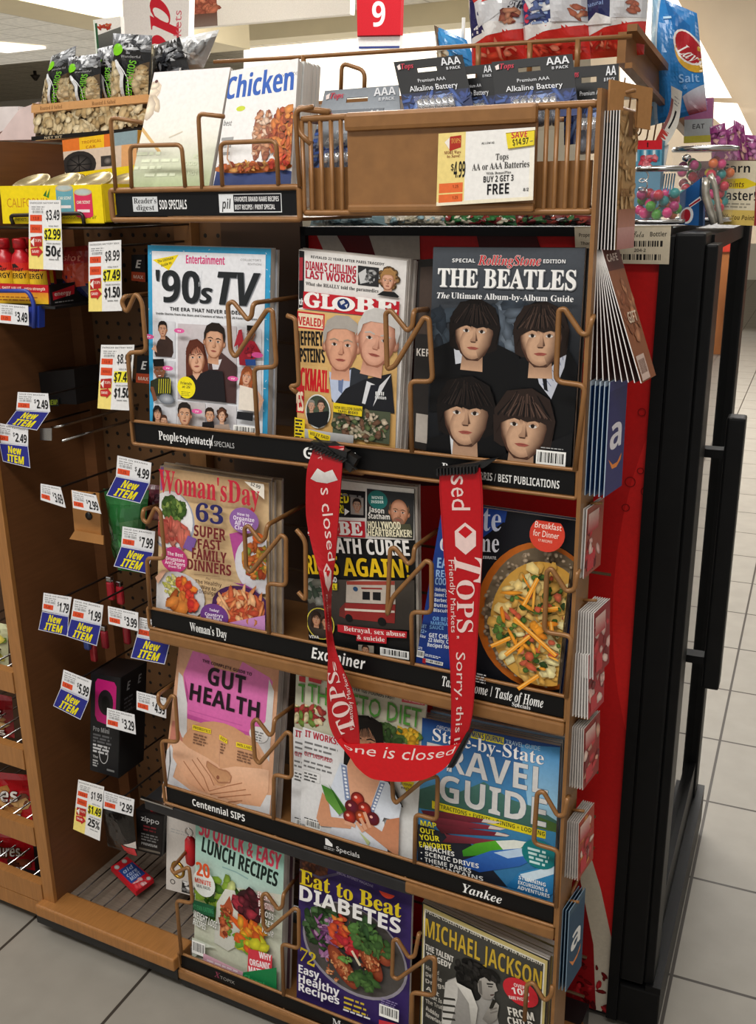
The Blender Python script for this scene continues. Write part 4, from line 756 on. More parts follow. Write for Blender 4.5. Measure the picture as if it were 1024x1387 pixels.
a.E(660, 690, 318, 372, '#d9802e', '#b8611e', -8, 40); a.E(672, 690, 290, 345, '#8d7d6a', '#75654f', -8, 40); a.B(672, 690, 285, 340, ['#9a866c', '#a5917a', '#907c64', '#b09c82'], 420, 11, 3, 1.2); a.E(690, 712, 258, 312, '#e0bf72', '#c4923c', -8, 40)
a.B(690, 712, 236, 290, ['#e8cc84', '#d9b060', '#f0dca0', '#d0a04c'], 150, 30, 5); a.B(660, 700, 190, 250, ['#4d6b2c', '#35521e', '#6d8a3c', '#2c421c'], 70, 18, 6, 1.3); a.B(690, 700, 195, 250, ['#c4583a', '#d87a5c', '#b8583c'], 26, 20, 7); a.B(700, 690, 200, 240, ['#e8962a', '#f0a840', '#d8801e'], 24, 22, 8, 3.0)
for x0, y0, x1, y1 in ((565, 670, 770, 860), (450, 815, 545, 770), (520, 860, 640, 760), (580, 1040, 680, 965), (610, 610, 680, 480), (700, 630, 780, 620), (745, 690, 752, 750)): a.L([(x0, y0), (x1, y1)], 20, '#e8962a'); a.L([(x0, y0 - 4), (x1, y1 - 4)], 6, '#f6bd62')
a.E(725, 280, 87, 78, '#d0402e'); a.T('Breakfast', 664, 245, 795, 268, 28, '#f6e6da', 'r'); a.T('for Dinner', 656, 280, 782, 304, 28, '#f6e6da', 'r'); a.T('17 RECIPES', 680, 308, 750, 320, 11, '#f0c8b8'); a.SM(345, 950, 430, 4, 14, 7, '#ccc')
magazine(a, 'dark blue food magazine with a big round vegetable quiche', 0.006, None, 2, .005, (.002, .002), 'copy behind the quiche magazine', 'spare copies of the quiche magazine', '#1d2c5c')
# --- pink top
a = PArt((180, 840, .2344), [(243, 868), (378, 906), (366, 1105), (221, 1063)], 1.21, 1.166, '#d6a482')
a.rect(0, 0, a.W, 40, '#c98f6e', '#d09a78'); a.G([(265, 130), (365, 160), (300, 300), (270, 300)], '#d9a685'); a.E(500, 160, 70, 60, '#d9a685', '#cf9874'); a.G([(350, 175), (440, 200), (480, 270), (610, 300), (640, 240), (790, 325), (820, 360), (775, 560), (690, 650), (500, 600), (320, 545), (315, 480), (295, 300)], '#df7ab6', '#d565a8'); a.G([(300, 300), (318, 480), (330, 420)], '#b04a86'); a.G([(318, 520), (500, 580), (690, 632), (695, 652), (500, 606), (320, 548)], '#c05298'); a.L([(330, 500), (480, 545), (640, 590)], 5, '#c45a9c')
a.G([(820, 300), (840, 300), (800, 600), (775, 560)], '#c98f6e'); a.G([(268, 285), (292, 310), (320, 460), (318, 670), (255, 640), (258, 420)], '#dfdddc', '#cfcdcd'); a.G([(790, 335), (818, 400), (790, 800), (700, 640), (770, 570)], '#dcdad8', '#c6c4c4'); a.G([(232, 560), (256, 560), (300, 690), (215, 670)], '#c07a68')
a.E(520, 760, 230, 190, '#d6a37e', '#cb966f'); a.L([(512, 640), (508, 880)], 5, '#c89474'); a.E(502, 898, 10, 14, '#9a6248')
a.G([(170, 960), (150, 940), (195, 740), (225, 700), (265, 800), (235, 900), (350, 990), (330, 1010)], '#d9d8da', '#c9c8cc'); a.G([(215, 680), (215, 820), (200, 930), (206, 930), (224, 800)], '#555'); a.G([(750, 1000), (800, 1000), (790, 1120), (600, 1070)], '#d4d2d2')
a.G([(235, 690), (265, 660), (330, 720), (440, 780), (500, 820), (520, 850), (490, 855), (445, 830), (470, 900), (490, 960), (440, 1000), (400, 985), (330, 940), (235, 780)], '#e6b898', '#d29a76')
a.G([(790, 850), (740, 840), (600, 830), (520, 845), (560, 870), (575, 905), (540, 950), (440, 980), (440, 1000), (520, 1020), (640, 1062), (740, 1075), (785, 980)], '#e8ba9a', '#d8a17c')
for p in (((450, 985), (560, 950), (640, 930)), ((455, 1005), (580, 985), (660, 970)), ((500, 1025), (610, 1010), (690, 1000)), ((560, 1050), (640, 1040))): a.L(p, 5, '#a8704f')
for p in (((350, 790), (420, 900), (450, 985)), ((380, 780), (455, 890), (480, 950)), ((300, 800), (380, 920), (425, 985))): a.L(p, 5, '#a8704f')
a.G([(500, 838), (450, 802), (438, 812), (442, 846), (470, 885), (508, 925), (560, 925), (578, 900), (572, 868), (548, 850), (520, 850)], '#b98660', '#c9966e'); a.E(502, 898, 9, 13, '#8d5840'); a.L([(500, 840), (440, 800), (436, 830), (460, 870), (505, 930), (570, 930), (580, 890), (555, 860), (505, 845)], 6, '#b07a5a')
a.T('THE COMPLETE GUIDE TO', 410, 230, 694, 322, 16, '#3a2430'); a.T('GUT', 440, 348, 655, 416, 92, '#23151d', 'b', '#23151d', .3); a.T('HEALTH', 335, 430, 735, 560, 92, '#23151d', 'b', '#23151d', .3)
for x, y, t in ((355, 600, 'PROBIOTICS'), (512, 658, 'DIET'), (608, 700, 'WELLNESS')):
    w_ = 108 if len(t) > 4 else 46; a.G([(x, y - 18), (x + w_, y + 10), (x + w_, y + 38), (x, y + 12)], '#ecd02c'); a.T(t, x + 5, y + 6, x + w_ - 5, y + 30, 15, '#4a3a20'); a.SM(x + 8, y + 32, x + w_ - 10, 4, 17, 9, '#7d5a44', len(t))
a.E(735, 640, 52, 45, '#d9d6d4'); a.SM(705, 615, 765, 4, 15, 8, '#777')
magazine(a, 'health magazine showing a pink top and hands shaping a heart over a bare stomach', 0.005, None, 5, .006, (.004, .003), 'copy of the pink-top health magazine stacked behind', 'spare copies of the pink-top health magazine', '#8d8078', 8)
# --- diet magazine
for back in (1, 0):
    off = -13 if back else 0
    a = PArt((390 + off, 900, .2637), [(414 + off, 913), (578 + off, 950), (561 + off, 1162), (408 + off, 1113)], 1.198 if back else 1.186, 1.178 if back else 1.166, '#d8d8d6')
    a.G([(85, 40), (720, 180), (700, 600), (70, 330)], '#c9c8b4', '#b9b59c'); a.B(130, 260, 60, 50, ['#8d2a2c', '#a8443a', '#6d8a3c', '#d8c9a0'], 40, 18, 3); a.B(620, 370, 60, 45, ['#e0b83a', '#d0a02c', '#6d8a3c'], 40, 20, 4, 1.2); a.B(530, 350, 60, 50, ['#4d6b3a', '#35522a'], 30, 20, 5); a.G([(80, 320), (300, 390), (290, 900), (70, 810)], '#dfdfe0')
    a.T('THE KETO DIET', 106, 190, 684, 320, 96, '#4f8f3c', 'r', '#4f8f3c', .25); a.G([(112, 52), (180, 66), (175, 98), (112, 82)], '#b8343a'); a.T('EVER 100 POUNDS FAST!', 330, 130, 552, 176, 17, '#222'); a.G([(590, 160), (712, 182), (708, 208), (588, 188)], '#c05058'); a.T('KETO SECRETS', 600, 180, 700, 200, 13, '#eedada')
    a.T('IT WORKS!', 94, 372, 260, 410, 34, '#b52c3e'); a.SM(92, 392, 268, 3, 26, 10, '#777'); a.T('GET INSPIRED!', 90, 466, 234, 505, 20, '#b52c3e'); a.SM(88, 488, 235, 2, 24, 9, '#777', 3); a.G([(84, 534), (172, 560), (170, 612), (84, 590)], '#c9c9c9'); a.G([(86, 538), (170, 563), (168, 608), (86, 586)], '#e2e2e2'); a.SM(90, 550, 160, 3, 16, 8, '#555', 4); a.BC(96, 785, 172, 850); a.SM(90, 778, 165, 1, 9, 5, '#444')
    if not back:
        a.F(395, 400, 250, '#d29a78', '#15100e', 'long', -4); a.G([(430, 260), (490, 300), (500, 420), (540, 600), (600, 730), (560, 720), (510, 640), (470, 460)], '#14100f'); a.G([(330, 470), (420, 480), (480, 600), (440, 740), (320, 680), (290, 560)], '#d59c7a', '#dca686')
        a.G([(275, 500), (310, 515), (320, 690), (250, 800), (190, 740), (230, 620)], '#cdd6e4', '#dbe0ea'); a.G([(480, 590), (520, 600), (590, 720), (575, 800), (500, 780), (470, 850), (440, 700)], '#cdd6e4', '#dfe4ec'); a.G([(250, 770), (500, 800), (520, 960), (215, 880)], '#dfe2e8', '#cfd3dc'); a.G([(280, 510), (308, 520), (330, 700), (300, 690)], '#7d8cae'); a.G([(480, 600), (505, 605), (445, 760), (428, 740)], '#7d8cae')
        for i in range(9): a.E(294 + i * 2.6, 530 + i * 18, 7, 6, '#e6eaf2'); a.E(490 - i * 5.6, 615 + i * 15, 7, 6, '#e6eaf2')
        a.G([(185, 650), (155, 780), (175, 820), (330, 835), (340, 790), (230, 775), (215, 690)], '#c98a66', '#d39a78'); a.G([(515, 790), (580, 780), (575, 980), (520, 940), (380, 830), (400, 790), (490, 850)], '#bf7d5a', '#cc8e6c')
        a.G([(180, 610), (240, 640), (310, 740), (270, 765), (205, 690)], '#3f7a2a', '#6da048'); a.G([(215, 605), (250, 660), (320, 760), (300, 770)], '#2f5f20'); 
        for x, y, rr, c in ((365, 685, 34, '#d8402a'), (400, 735, 34, '#d03a28'), (335, 725, 34, '#6a2038'), (385, 775, 34, '#e0662a'), (325, 775, 32, '#c83a2a'), (445, 785, 32, '#5a1c34')): a.E(x, y, rr, rr * 1.05, c, '#5d1414'); a.E(x - 9, y - 10, 8, 7, '#f0b0a0')
        for p in (((400, 750), (430, 830)), ((380, 780), (410, 840)), ((360, 800), (395, 850)), ((300, 800), (355, 820))): a.L(p, 17, '#d8a283')
        a.G([(375, 850), (430, 900), (420, 920)], '#b9c48a'); a.G([(580, 585), (660, 600), (625, 660)], '#e6cf2a'); a.T('30 minute', 585, 610, 645, 622, 15, '#444'); a.T('meals', 590, 632, 632, 640, 14, '#444')
        magazine(a, 'diet magazine with green title and a woman in white holding vegetables', 0.004, None, 0)
    else: magazine(a, 'second diet magazine copy peeking out left behind the woman with vegetables', 0.004, None, 2, .005, (.002, .002), 'copy behind the diet magazine with vegetables', 'spare copies of the diet magazine', '#a8a79c')
# --- travel guide
a = PArt((550, 940, .2734), [(572, 972), (758, 1012), (748, 1218), (565, 1160)], 1.184, 1.166, '#2a6fb0')
a.rect(0, 0, a.W, a.H * .55, '#1d3f80', '#5aa6d6'); a.G([(560, 250), (770, 270), (760, 640), (600, 560)], '#3d8cc8', '#a8d4ea'); a.rect(0, a.H * .5, a.W, a.H, '#2f6f9c', '#3a78a8')
a.G([(60, 470), (150, 440), (260, 480), (380, 430), (520, 520), (640, 560), (760, 640), (758, 680), (60, 560)], '#4d7d74', '#35584a'); a.G([(640, 600), (760, 650), (756, 690), (640, 660)], '#4d6b35'); a.G([(60, 560), (760, 690), (752, 800), (58, 700)], '#3f88b4', '#2d5f8c'); a.G([(58, 640), (300, 720), (500, 960), (56, 860)], '#1d1f28', '#22262e')
a.T('OFFICIAL', 150, 172, 225, 188, 20, '#d0d8e0', 'r'); a.G([(318, 180), (480, 215), (478, 250), (316, 215)], '#d6cc30'); a.T("MEN'S JOURNAL", 322, 210, 476, 243, 26, '#2a3a70'); a.T('TRAVEL GUIDE', 488, 246, 660, 282, 22, '#b4ccdc', 'r'); a.T('State-by-State', 130, 222, 678, 356, 60, '#f2f0ee', 's', '#2b5a94', .5)
a.T('TRAVEL', 100, 350, 698, 500, 120, '#d9d8d6', 'b', '#54708c', .6); a.T('GUIDE', 162, 520, 690, 655, 130, '#d9d8d6', 'b', '#54708c', .6)
a.G([(128, 522), (690, 678), (688, 716), (128, 560)], '#dccb20'); a.T('ATTRACTIONS + EVENTS + DINING + LODGING', 140, 552, 684, 704, 20, '#3a4420')
for y, c in ((590, '#7d2a3a'), (622, '#8d3040'), (655, '#7a2434'), (700, '#8f3846')): a.G([(75 + (y - 590), y - 20), (200, y - 10), (420 + (y - 590), y + 30), (470 + (y - 590) * .6, y + 40), (430 + (y - 590), y + 46), (175, y + 30), (90 + (y - 590), y + 6)], c, '#4a1820'); a.G([(380 + (y - 590), y + 22), (470 + (y - 590) * .6, y + 40), (430 + (y - 590), y + 46), (370 + (y - 590), y + 38)], '#d0c4bc')
a.G([(275, 770), (340, 735), (440, 720), (530, 720), (600, 730), (560, 765), (420, 790), (280, 800)], '#5fb82e', '#2f7a1c'); a.G([(440, 722), (530, 718), (600, 730), (560, 762), (480, 770)], '#e2e6dc'); a.G([(275, 820), (420, 770), (560, 760), (680, 790), (560, 850), (360, 880), (280, 850)], '#3a74c4', '#1d4690'); a.G([(430, 780), (600, 755), (640, 790), (500, 810)], '#b8d0e8'); a.G([(490, 950), (560, 880), (700, 850), (760, 850), (740, 980), (690, 1020), (520, 960)], '#3a94c8', '#1d6098'); a.G([(560, 890), (740, 850), (740, 890), (600, 930)], '#cfe2ee')
for i, t in enumerate(('MAP', 'OUT', 'YOUR', 'FAVORITE')): a.T(t, 74 - i * 1.5, 645 + i * 36, (150, 142, 168, 226)[i], (660, 694, 726, 770)[i], 26, '#dcd02c')
for i, t in enumerate(('• BEACHES', '• SCENIC DRIVES', '• THEME PARKS', '• MOUNTAINS')): a.T(t, 74, 762 + i * 30, (238, 358, 320, 380)[i], (800, 860, 884, 925)[i], 22, '#e8e8e6')
a.E(658, 792, 86, 72, '#16787c'); 
for i in range(4): a.SM(600 + i * 3, 752 + i * 22, 720 - i * 6, 1, 10, 12, '#c9e6e4', i + 2)
for i in range(3): a.T(('STUNNING', 'EXCURSIONS &', 'ADVENTURES')[i], 555 - i * 3, 915 + i * 24, 690 + i * 10, 952 + i * 30, 18, '#eef2f4')
magazine(a, 'blue travel guide magazine with big white title and a row of kayaks', 0.005, bow(.003, 3), 7, .006, (.003, .005), 'copy of the kayak travel guide stacked behind', 'spare copies of the kayak travel guide', '#7d93ac', 4)
# --- lunch recipes
a = PArt((180, 1080, .2344), [(265, 1110), (385, 1153), (380, 1345), (263, 1300)], 1.186, 1.166, '#b4d2c6')
a.rect(0, 0, a.W, a.H * .4, '#8fc4b4', '#c9dcd2'); a.T('50 QUICK & EASY', 382, 212, 852, 422, 92, '#d8405c'); a.T('LUNCH RECIPES', 398, 308, 834, 518, 84, '#16241f'); a.L([(520, 400), (600, 430), (670, 470)], 7, '#8fb4b0')
a.G([(362, 480), (868, 560), (860, 1120), (352, 940)], '#d9dccb', '#b9bda8'); a.B(560, 620, 190, 130, ['#4d7a2c', '#8db03c', '#c9d48a', '#35601e'], 120, 28, 3); a.G([(495, 600), (545, 520), (600, 530), (630, 640), (635, 840), (560, 880), (480, 830)], '#dcdcd2', '#c4c4ba'); a.G([(520, 640), (570, 560), (592, 640), (580, 720), (540, 810), (512, 790)], '#a8482c', '#c46a40'); a.B(550, 690, 28, 100, ['#c4603a', '#8d3a20', '#d88a58', '#6d8a34'], 60, 13, 5)
a.E(690, 620, 80, 95, '#35181c'); a.B(690, 610, 80, 80, ['#5a1c28', '#7d2434', '#a83040', '#42141c'], 34, 26, 6, 1.1); a.E(645, 580, 20, 24, '#8d3040', '#4a1018'); a.B(690, 745, 70, 40, ['#e07a24', '#e8a030', '#d85a20'], 30, 26, 7, 2); a.B(700, 830, 75, 55, ['#c9c42c', '#e8a828', '#6da034', '#d86024'], 40, 26, 8, 1.5); a.G([(360, 790), (500, 850), (440, 850), (360, 920)], '#c9cfc0')
a.E(430, 480, 62, 75, '#e8ece6'); a.T('20', 388, 432, 466, 452, 76, '#e0582c'); a.T('MINUTE', 378, 470, 472, 498, 26, '#d8482c'); a.T('MEAL HACKS', 388, 498, 468, 520, 17, '#666')
a.G([(366, 570), (492, 610), (490, 675), (364, 640)], '#1d5a3a'); a.T('CLEAN EATING', 372, 625, 486, 655, 26, '#3a8a5a'); a.T('WEIGHT LOSS', 366, 668, 504, 742, 40, '#f0f0ea', 'b', '#33403a', .5); a.T('RECIPES', 366, 712, 440, 748, 36, '#f0f0ea', 'b', '#33403a', .5)
for i, t in enumerate(('ENERGY', 'BOOSTING', 'FOODS', 'PREP', 'YOUR')): a.T(t, 742 + i * 5, 560 + i * 48, 832, 590 + i * 50, 34, '#f0eee8', 'b', '#c04858' if i < 2 else '#333', .5)
a.BC(362, 800, 438, 905); a.G([(355, 930), (440, 950), (850, 1080), (850, 1125), (352, 950)], '#6d6a60'); a.G([(430, 880), (660, 990), (655, 1040), (425, 940)], '#cda0b0'); a.SM(450, 915, 640, 3, 18, 9, '#e8d8de'); a.G([(690, 850), (825, 890), (820, 1050), (684, 1000)], '#d03a48')
for i, t in enumerate(('WHY', 'ORGANIC', 'MATTERS')): a.T(t, (752, 700, 694)[i], 905 + i * 42, (822, 818, 816)[i], 925 + i * 50, 36, '#f6e8ea')
a.G([(660, 990), (850, 960), (850, 1110), (655, 1040)], '#1d7a45'); a.T('Clean!', 665, 1040, 780, 1085, 40, '#3fae6a')
magazine(a, 'pale green magazine of lunch recipes with a wrap and dark cherries', 0.004, None, 4, .007, (.003, .002), 'copy of the lunch recipe magazine stacked behind', 'spare copies of the lunch recipe magazine', '#4a3038', 9)
# --- diabetes recipes
a = PArt((390, 1130, .2246), [(406, 1162), (558, 1213), (553, 1392), (402, 1338)], 1.186, 1.166, '#3a2a63')
a.G([(70, 150), (240, 200), (200, 330), (60, 300)], '#4a3030'); a.B(160, 210, 70, 40, ['#7d4a34', '#a0643c', '#5a3424'], 18, 18, 2); a.L([(60, 205), (200, 260), (330, 235)], 14, '#5d5470'); a.T('SPECIAL INTEREST MAGAZINE', 300, 235, 520, 322, 15, '#b4a8cc', 'r')
a.E(405, 700, 305, 265, '#b9b4bc', '#9a94a0', 16, 40); a.E(405, 695, 292, 252, '#3a3a3c', '#55504c', 16, 40); a.B(240, 560, 120, 120, ['#3d5a34', '#2a4424', '#56784a'], 70, 26, 3); a.B(250, 600, 80, 130, ['#7d4a7a', '#a06a9a', '#5a2c58', '#b98ab0'], 60, 18, 4, 2.2); a.B(350, 580, 70, 90, ['#d0542c', '#c43a2c', '#e0863a'], 40, 22, 5); a.B(470, 560, 100, 60, ['#3a5a34', '#56803f', '#2c4526'], 40, 24, 6); a.B(420, 650, 90, 60, ['#c43038', '#d8525a', '#a82430'], 26, 24, 7)
for x, y, t in ((350, 780, 52), (510, 730, 60), (590, 700, 60)): a.E(x, y, 130 if x < 560 else 70, 52, '#b8643c', '#7d3220', t); a.E(x - 10, y - 14, 80 if x < 560 else 40, 22, '#d08a58', '#b8643c', t)
a.B(340, 790, 90, 90, ['#c4744a', '#a8502e', '#8d3a20', '#d89a68'], 60, 9, 21); a.B(515, 730, 60, 80, ['#c4744a', '#a8502e', '#8d3a20', '#d89a68'], 46, 9, 22); a.B(530, 640, 110, 60, ['#3a5a2c', '#4d7038'], 40, 20, 8); a.B(490, 850, 70, 55, ['#2c4a22', '#3d5f2e', '#4d7038'], 36, 24, 10); a.L([(415, 670), (465, 760)], 14, '#d8c9b0'); a.B(380, 720, 30, 20, ['#6d9a4a'], 10, 14, 11)
a.T('Eat to Beat', 100, 272, 706, 470, 84, '#d9c020', 's', '#d9c020', .4); a.T('DIABETES', 98, 362, 702, 568, 84, '#eeecea', 'b', '#eeecea', .4); a.ell(*a.p(625, 310), 15, 15, '#c43a24', None, 18, 20, 0, 180)
a.T('72', 92, 722, 190, 770, 76, '#d0b820', 's'); a.T('Easy,', 92, 795, 228, 850, 48, '#eceaee'); a.T('Healthy', 92, 852, 340, 950, 48, '#eceaee'); a.T('Recipes', 92, 908, 340, 1000, 48, '#eceaee'); a.SM(370, 945, 540, 3, 30, 12, '#c9b030', 2); a.SM(365, 1020, 540, 1, 24, 10, '#ddd', 3); a.BC(580, 985, 692, 1100); a.G([(578, 1085), (688, 1110), (686, 1145), (576, 1115)], '#c4303c'); a.SM(590, 950, 690, 3, 14, 6, '#8d80b0')
magazine(a, 'purple recipe magazine with yellow title and roast chicken in a bowl', 0.005, None, 1, .006, (.002, .001), 'copy behind the purple roast chicken magazine', 'spare copies of the purple magazine', '#2d2148')
# --- black and white collector's issue
a = PArt((550, 1170, .3027), [(572, 1222), (743, 1302), (732, 1508), (567, 1428)], 1.184, 1.166, '#2c2b28')
a.rect(2, 2, a.W - 2, a.H, '#c9b878'); a.rect(4, 9, a.W - 6, a.H, '#e8e4d6'); a.rect(6, 11, a.W - 8, a.H, '#45443f', '#2d2c2a'); a.T("SPECIAL COLLECTOR'S ISSUE 10 YEARS AFTER HIS DEATH", 82, 222, 606, 452, 16, '#ddd8c8')
a.T('MICHAEL JACKSON', 86, 325, 605, 560, 78, '#c9a83a', 'b', '#2a2410', .5)
a.T('THE TALENT', 88, 385, 216, 440, 26, '#e4e0d8'); a.T('TRAGEDY', 92, 420, 206, 470, 26, '#e4e0d8')
for i in range(8): a.T(('His Dad', 'Debbie', 'Drugs', 'Art', 'What Is', 'The Truth', 'Bubbles', 'Neverland')[i], 90, 470 + i * 30, 150 + (i % 3) * 14, 497 + i * 32, 18, '#cfcac0')
a.G([(190, 520), (250, 500), (320, 520), (400, 600), (420, 717), (380, 800), (160, 800), (165, 640)], '#a8a5a0', '#7d7a76'); a.G([(180, 530), (240, 505), (235, 600), (205, 717), (160, 760)], '#cfccc6'); 
for i in range(6): a.L([(168, 600 + i * 30), (225, 608 + i * 30)], 9, '#35342f')
a.G([(250, 560), (330, 580), (310, 640), (280, 600)], '#d8d5ce'); a.E(285, 525, 52, 62, '#161514'); a.E(330, 478, 70, 36, '#161514', None, 10); a.E(305, 570, 34, 40, '#1c1b1a'); a.B(320, 500, 80, 55, ['#1c1b19', '#2c2a28', '#0e0d0d'], 60, 13, 3, 1.3); a.G([(338, 512), (372, 500), (402, 512), (410, 545), (418, 566), (404, 572), (402, 590), (384, 606), (352, 600), (332, 570), (328, 535)], '#b5b0a8', '#8d8882'); a.G([(330, 520), (346, 520), (350, 585), (336, 575)], '#6a6661'); a.G([(368, 530), (398, 534), (398, 540), (370, 538)], '#23211f'); a.G([(374, 543), (396, 545), (392, 551), (376, 549)], '#3a3633'); a.G([(384, 582), (404, 580), (398, 587), (386, 588)], '#4a2f2c'); a.E(392, 496, 30, 26, '#161514'); a.B(385, 495, 32, 18, ['#1c1b19', '#2c2a28'], 18, 11, 5, 1.3); a.G([(376, 640), (412, 616), (424, 630), (414, 690), (380, 717), (350, 690)], '#a8a39b', '#716d68'); a.G([(396, 600), (412, 610), (394, 650), (380, 642)], '#26241f'); a.L([(385, 650), (415, 640)], 6, '#77726c'); a.L([(385, 664), (417, 655)], 6, '#77726c'); a.G([(225, 520), (300, 560), (330, 640), (320, 717), (300, 717), (290, 620)], '#e0ddd6', '#a5a29b')
a.E(518, 572, 70, 58, '#c82a34'); a.T('OVER', 490, 545, 540, 560, 15, '#f0e0dc'); a.T('100', 482, 575, 560, 592, 26, '#f6e8e4'); a.T('RARE PHOTOS', 470, 600, 560, 615, 14, '#f0e0dc'); a.T('FROM', 468, 672, 582, 700, 34, '#dcd8ce'); a.T('CHILD', 466, 715, 582, 742, 34, '#dcd8ce'); a.T('STAR', 466, 760, 580, 785, 34, '#dcd8ce')
magazine(a, "black-and-white collector's magazine with gold title and a curly-haired performer", 0.004, bow(.002), 6, .007, (.003, .004), 'copy of the gold-titled collector magazine stacked behind', 'spare copies of the gold-titled magazine', '#8d7d52', 11)
# --- digests on the top tray
a = PArt((0, 0, .41), [(209, 98), (312, 91), (283, 252), (176, 254)], 1.228, 1.17, '#f0ebe6', 24)
a.rect(0, 0, a.W, a.H * .45, '#f2e9e8', '#f0ebe2'); a.rect(0, a.H * .45, a.W, a.H * .95, '#f0ebe2', '#a9bb82'); a.B(500, 320, 30, 40, ['#e9d4b8', '#f2dcc4'], 10, 22, 3); a.E(518, 268, 5, 5, '#5a2a2a'); a.L([(560, 450), (605, 430)], 3, '#d9cdb8'); a.L([(470, 420), (530, 500)], 8, '#d8b070')  # blown-out glare painted into the cover as a pale, nearly blank gradient
for i, (x0, x1) in enumerate(((450, 560), (470, 600), (445, 540), (480, 600))): a.SM(x0, 500 + i * 24, x1, 1, 12, 10, '#e6edcf', i + 2)
a.T('MOM', 640, 520, 668, 520, 14, '#dfe6c8'); a.T('HOT', 622, 578, 650, 578, 14, '#e6edcf'); a.T('FOOD', 600, 545, 650, 545, 14, '#dfe6c8')
magazine(a, 'glare-washed pale pink and green digest magazine leaning in the upper tray', 0.004, None, 2, .004, (.001, .001), 'dark-edged copy behind the pale green digest', 'spare copies of the pale green digest', '#4a4a48')
a = PArt((0, 0, .41), [(313, 96), (404, 79), (394, 252), (288, 254)], 1.228, 1.17, '#eceae8', 24)
a.T('favorite', 915, 250, 985, 240, 14, '#999', 'r'); a.T('Chicken', 745, 318, 968, 284, 66, '#2b5cb4', 'b'); a.E(795, 345, 14, 8, '#c9d43a'); a.T('best', 740, 400, 765, 400, 16, '#888'); a.SM(735, 440, 775, 3, 24, 10, '#9a9a9a')
a.G([(720, 540), (900, 545), (975, 560), (960, 610), (705, 612)], '#3a4a80', '#2a3a6a'); a.E(830, 545, 130, 20, '#b5682c'); 
for x in (850, 880): a.E(x, 430, 17, 85, '#b98a66', '#8d4a34'); a.B(x, 430, 14, 80, ['#c9906c', '#9a5a40', '#e0c0a8'], 30, 9, x)
a.B(925, 420, 22, 78, ['#b8562c', '#d07a3a', '#8d3a20'], 50, 12, 3); a.B(955, 440, 25, 100, ['#c4602c', '#d98a40', '#a04a24'], 60, 13, 4); a.B(840, 545, 110, 14, ['#c4602c', '#e0a050', '#8d3a20'], 40, 9, 5); a.B(930, 530, 30, 26, ['#c43a24', '#d8602c'], 20, 10, 6); a.L([(765, 460), (760, 520), (775, 550)], 4, '#b98a66')
magazine(a, 'white digest magazine with blue title and skewered chicken photo', 0.004, None, 6, .0105, (.003, .004), 'grey-edged copy stacked behind the white chicken digest', 'spare copies of the chicken digest', '#b9b9b6', 7)
# ================================================================== PRICE TAGS, HOOKS, PEGBOARD GOODS
def tag_art(price, hdr='SAVE ON BRANDS'):
    a = Art(50, 32, '#e8e8ea'); a.text(hdr, 3, 4.6, 2.2, '#777', 42); a.small(3, 7, 27, 3, 3.2, 1.4, '#999', len(price)); a.bars(3, 12, 24, 18, 5, '#888', '#e8e8ea')
    a.rect(2, 19, 20, 27.5, '#e0512c'); a.text('1.25', 6, 25.5, 4, '#8d2a16', 9); a.text(price[0], 27, 18, 7, '#1c1c1e', 3); a.outl(price[1:], 31, 27, 15, '#1c1c1e', '#1c1c1e', 17, 'b', 'l', .15); return a
def new_art():
    a = Art(48, 26, '#2c2f86'); a.rect(0, 0, 48, .8, '#dfe0ea'); a.rect(0, 25.2, 48, 26, '#dfe0ea'); a.rect(0, 0, .8, 26, '#dfe0ea'); a.rect(47.2, 0, 48, 26, '#dfe0ea')
    a.outl('New', 13, 12, 9.2, '#f2e21c', '#f2e21c', 23, 'i', 'l', .22); a.outl('ITEM', 9, 23.6, 9.6, '#f2e21c', '#f2e21c', 30, 'i', 'l', .22); return a
def tall_art(p0, p1, p2, third='b'):
    a = Art(46, 100, '#ecebea'); a.rect(0, 56, 20, 100, '#f5df80'); a.text('ENERGIZER BATTERY MAX', 2, 5.4, 2.4, '#777', 42); a.small(4, 9, 24, 3, 3, 1.4, '#999'); a.bars(4, 14, 22, 20, 3, '#777', '#ecebea')
    a.rect(2, 21, 19, 30, '#e0512c'); a.text('13.8', 6, 28, 4, '#8d2a16', 9); a.rect(2, 35, 19, 47, '#e0512c'); a.text('BONUS', 5, 43, 4, '#8d2a16', 11); a.text(p0, 25, 28, 14, '#1c1c1e', 19)
    a.rect(22, 40, 45, 57, '#f2e83a'); a.text('YOU PAY', 28, 38, 2.2, '#888', 14); a.outl(p1, 22.5, 55.5, 14, '#1c1c1e', '#1c1c1e', 22, 'b', 'l', .2); a.text('YOUR SAVINGS', 25, 63, 2.2, '#888', 19); a.outl(p2, 24, 80, 14.5, '#1c1c1e', '#1c1c1e', 20, 'b', 'l', .2); a.small(28, 84, 42, 1, 2, 1.6, '#999')
    a.poly([(3, 53), (19, 51), (19, 66), (3, 68)], '#b32a24'); a.poly([(3, 60), (8, 54), (8, 67)], '#f3e9e2'); a.text('TOPS', 9, 60, 4, '#f0d8c8', 9, 's'); a.poly([(3, 70), (13, 68), (13, 65), (20, 74), (13, 83), (13, 80), (4, 80)], '#c32d2a'); a.text('SAVE!', 5, 76, 3.8, '#f6e6da', 10); return a
TY = 1.168
def hook(px, py, Y=TY, y1=1.384, label='chrome peg hook reaching out from the pegboard to a price tag'):
    E = oY(px, py, Y + .006); MB().tube([(E.x, y1, E.z - .004), (E.x, Y + .02, E.z - .004), (E.x, Y + .006, E.z + .002)], .0019, 6, .006).build('peg_hook', DARKW, label=label, cat='hook', group='pegboard hooks holding price tags')
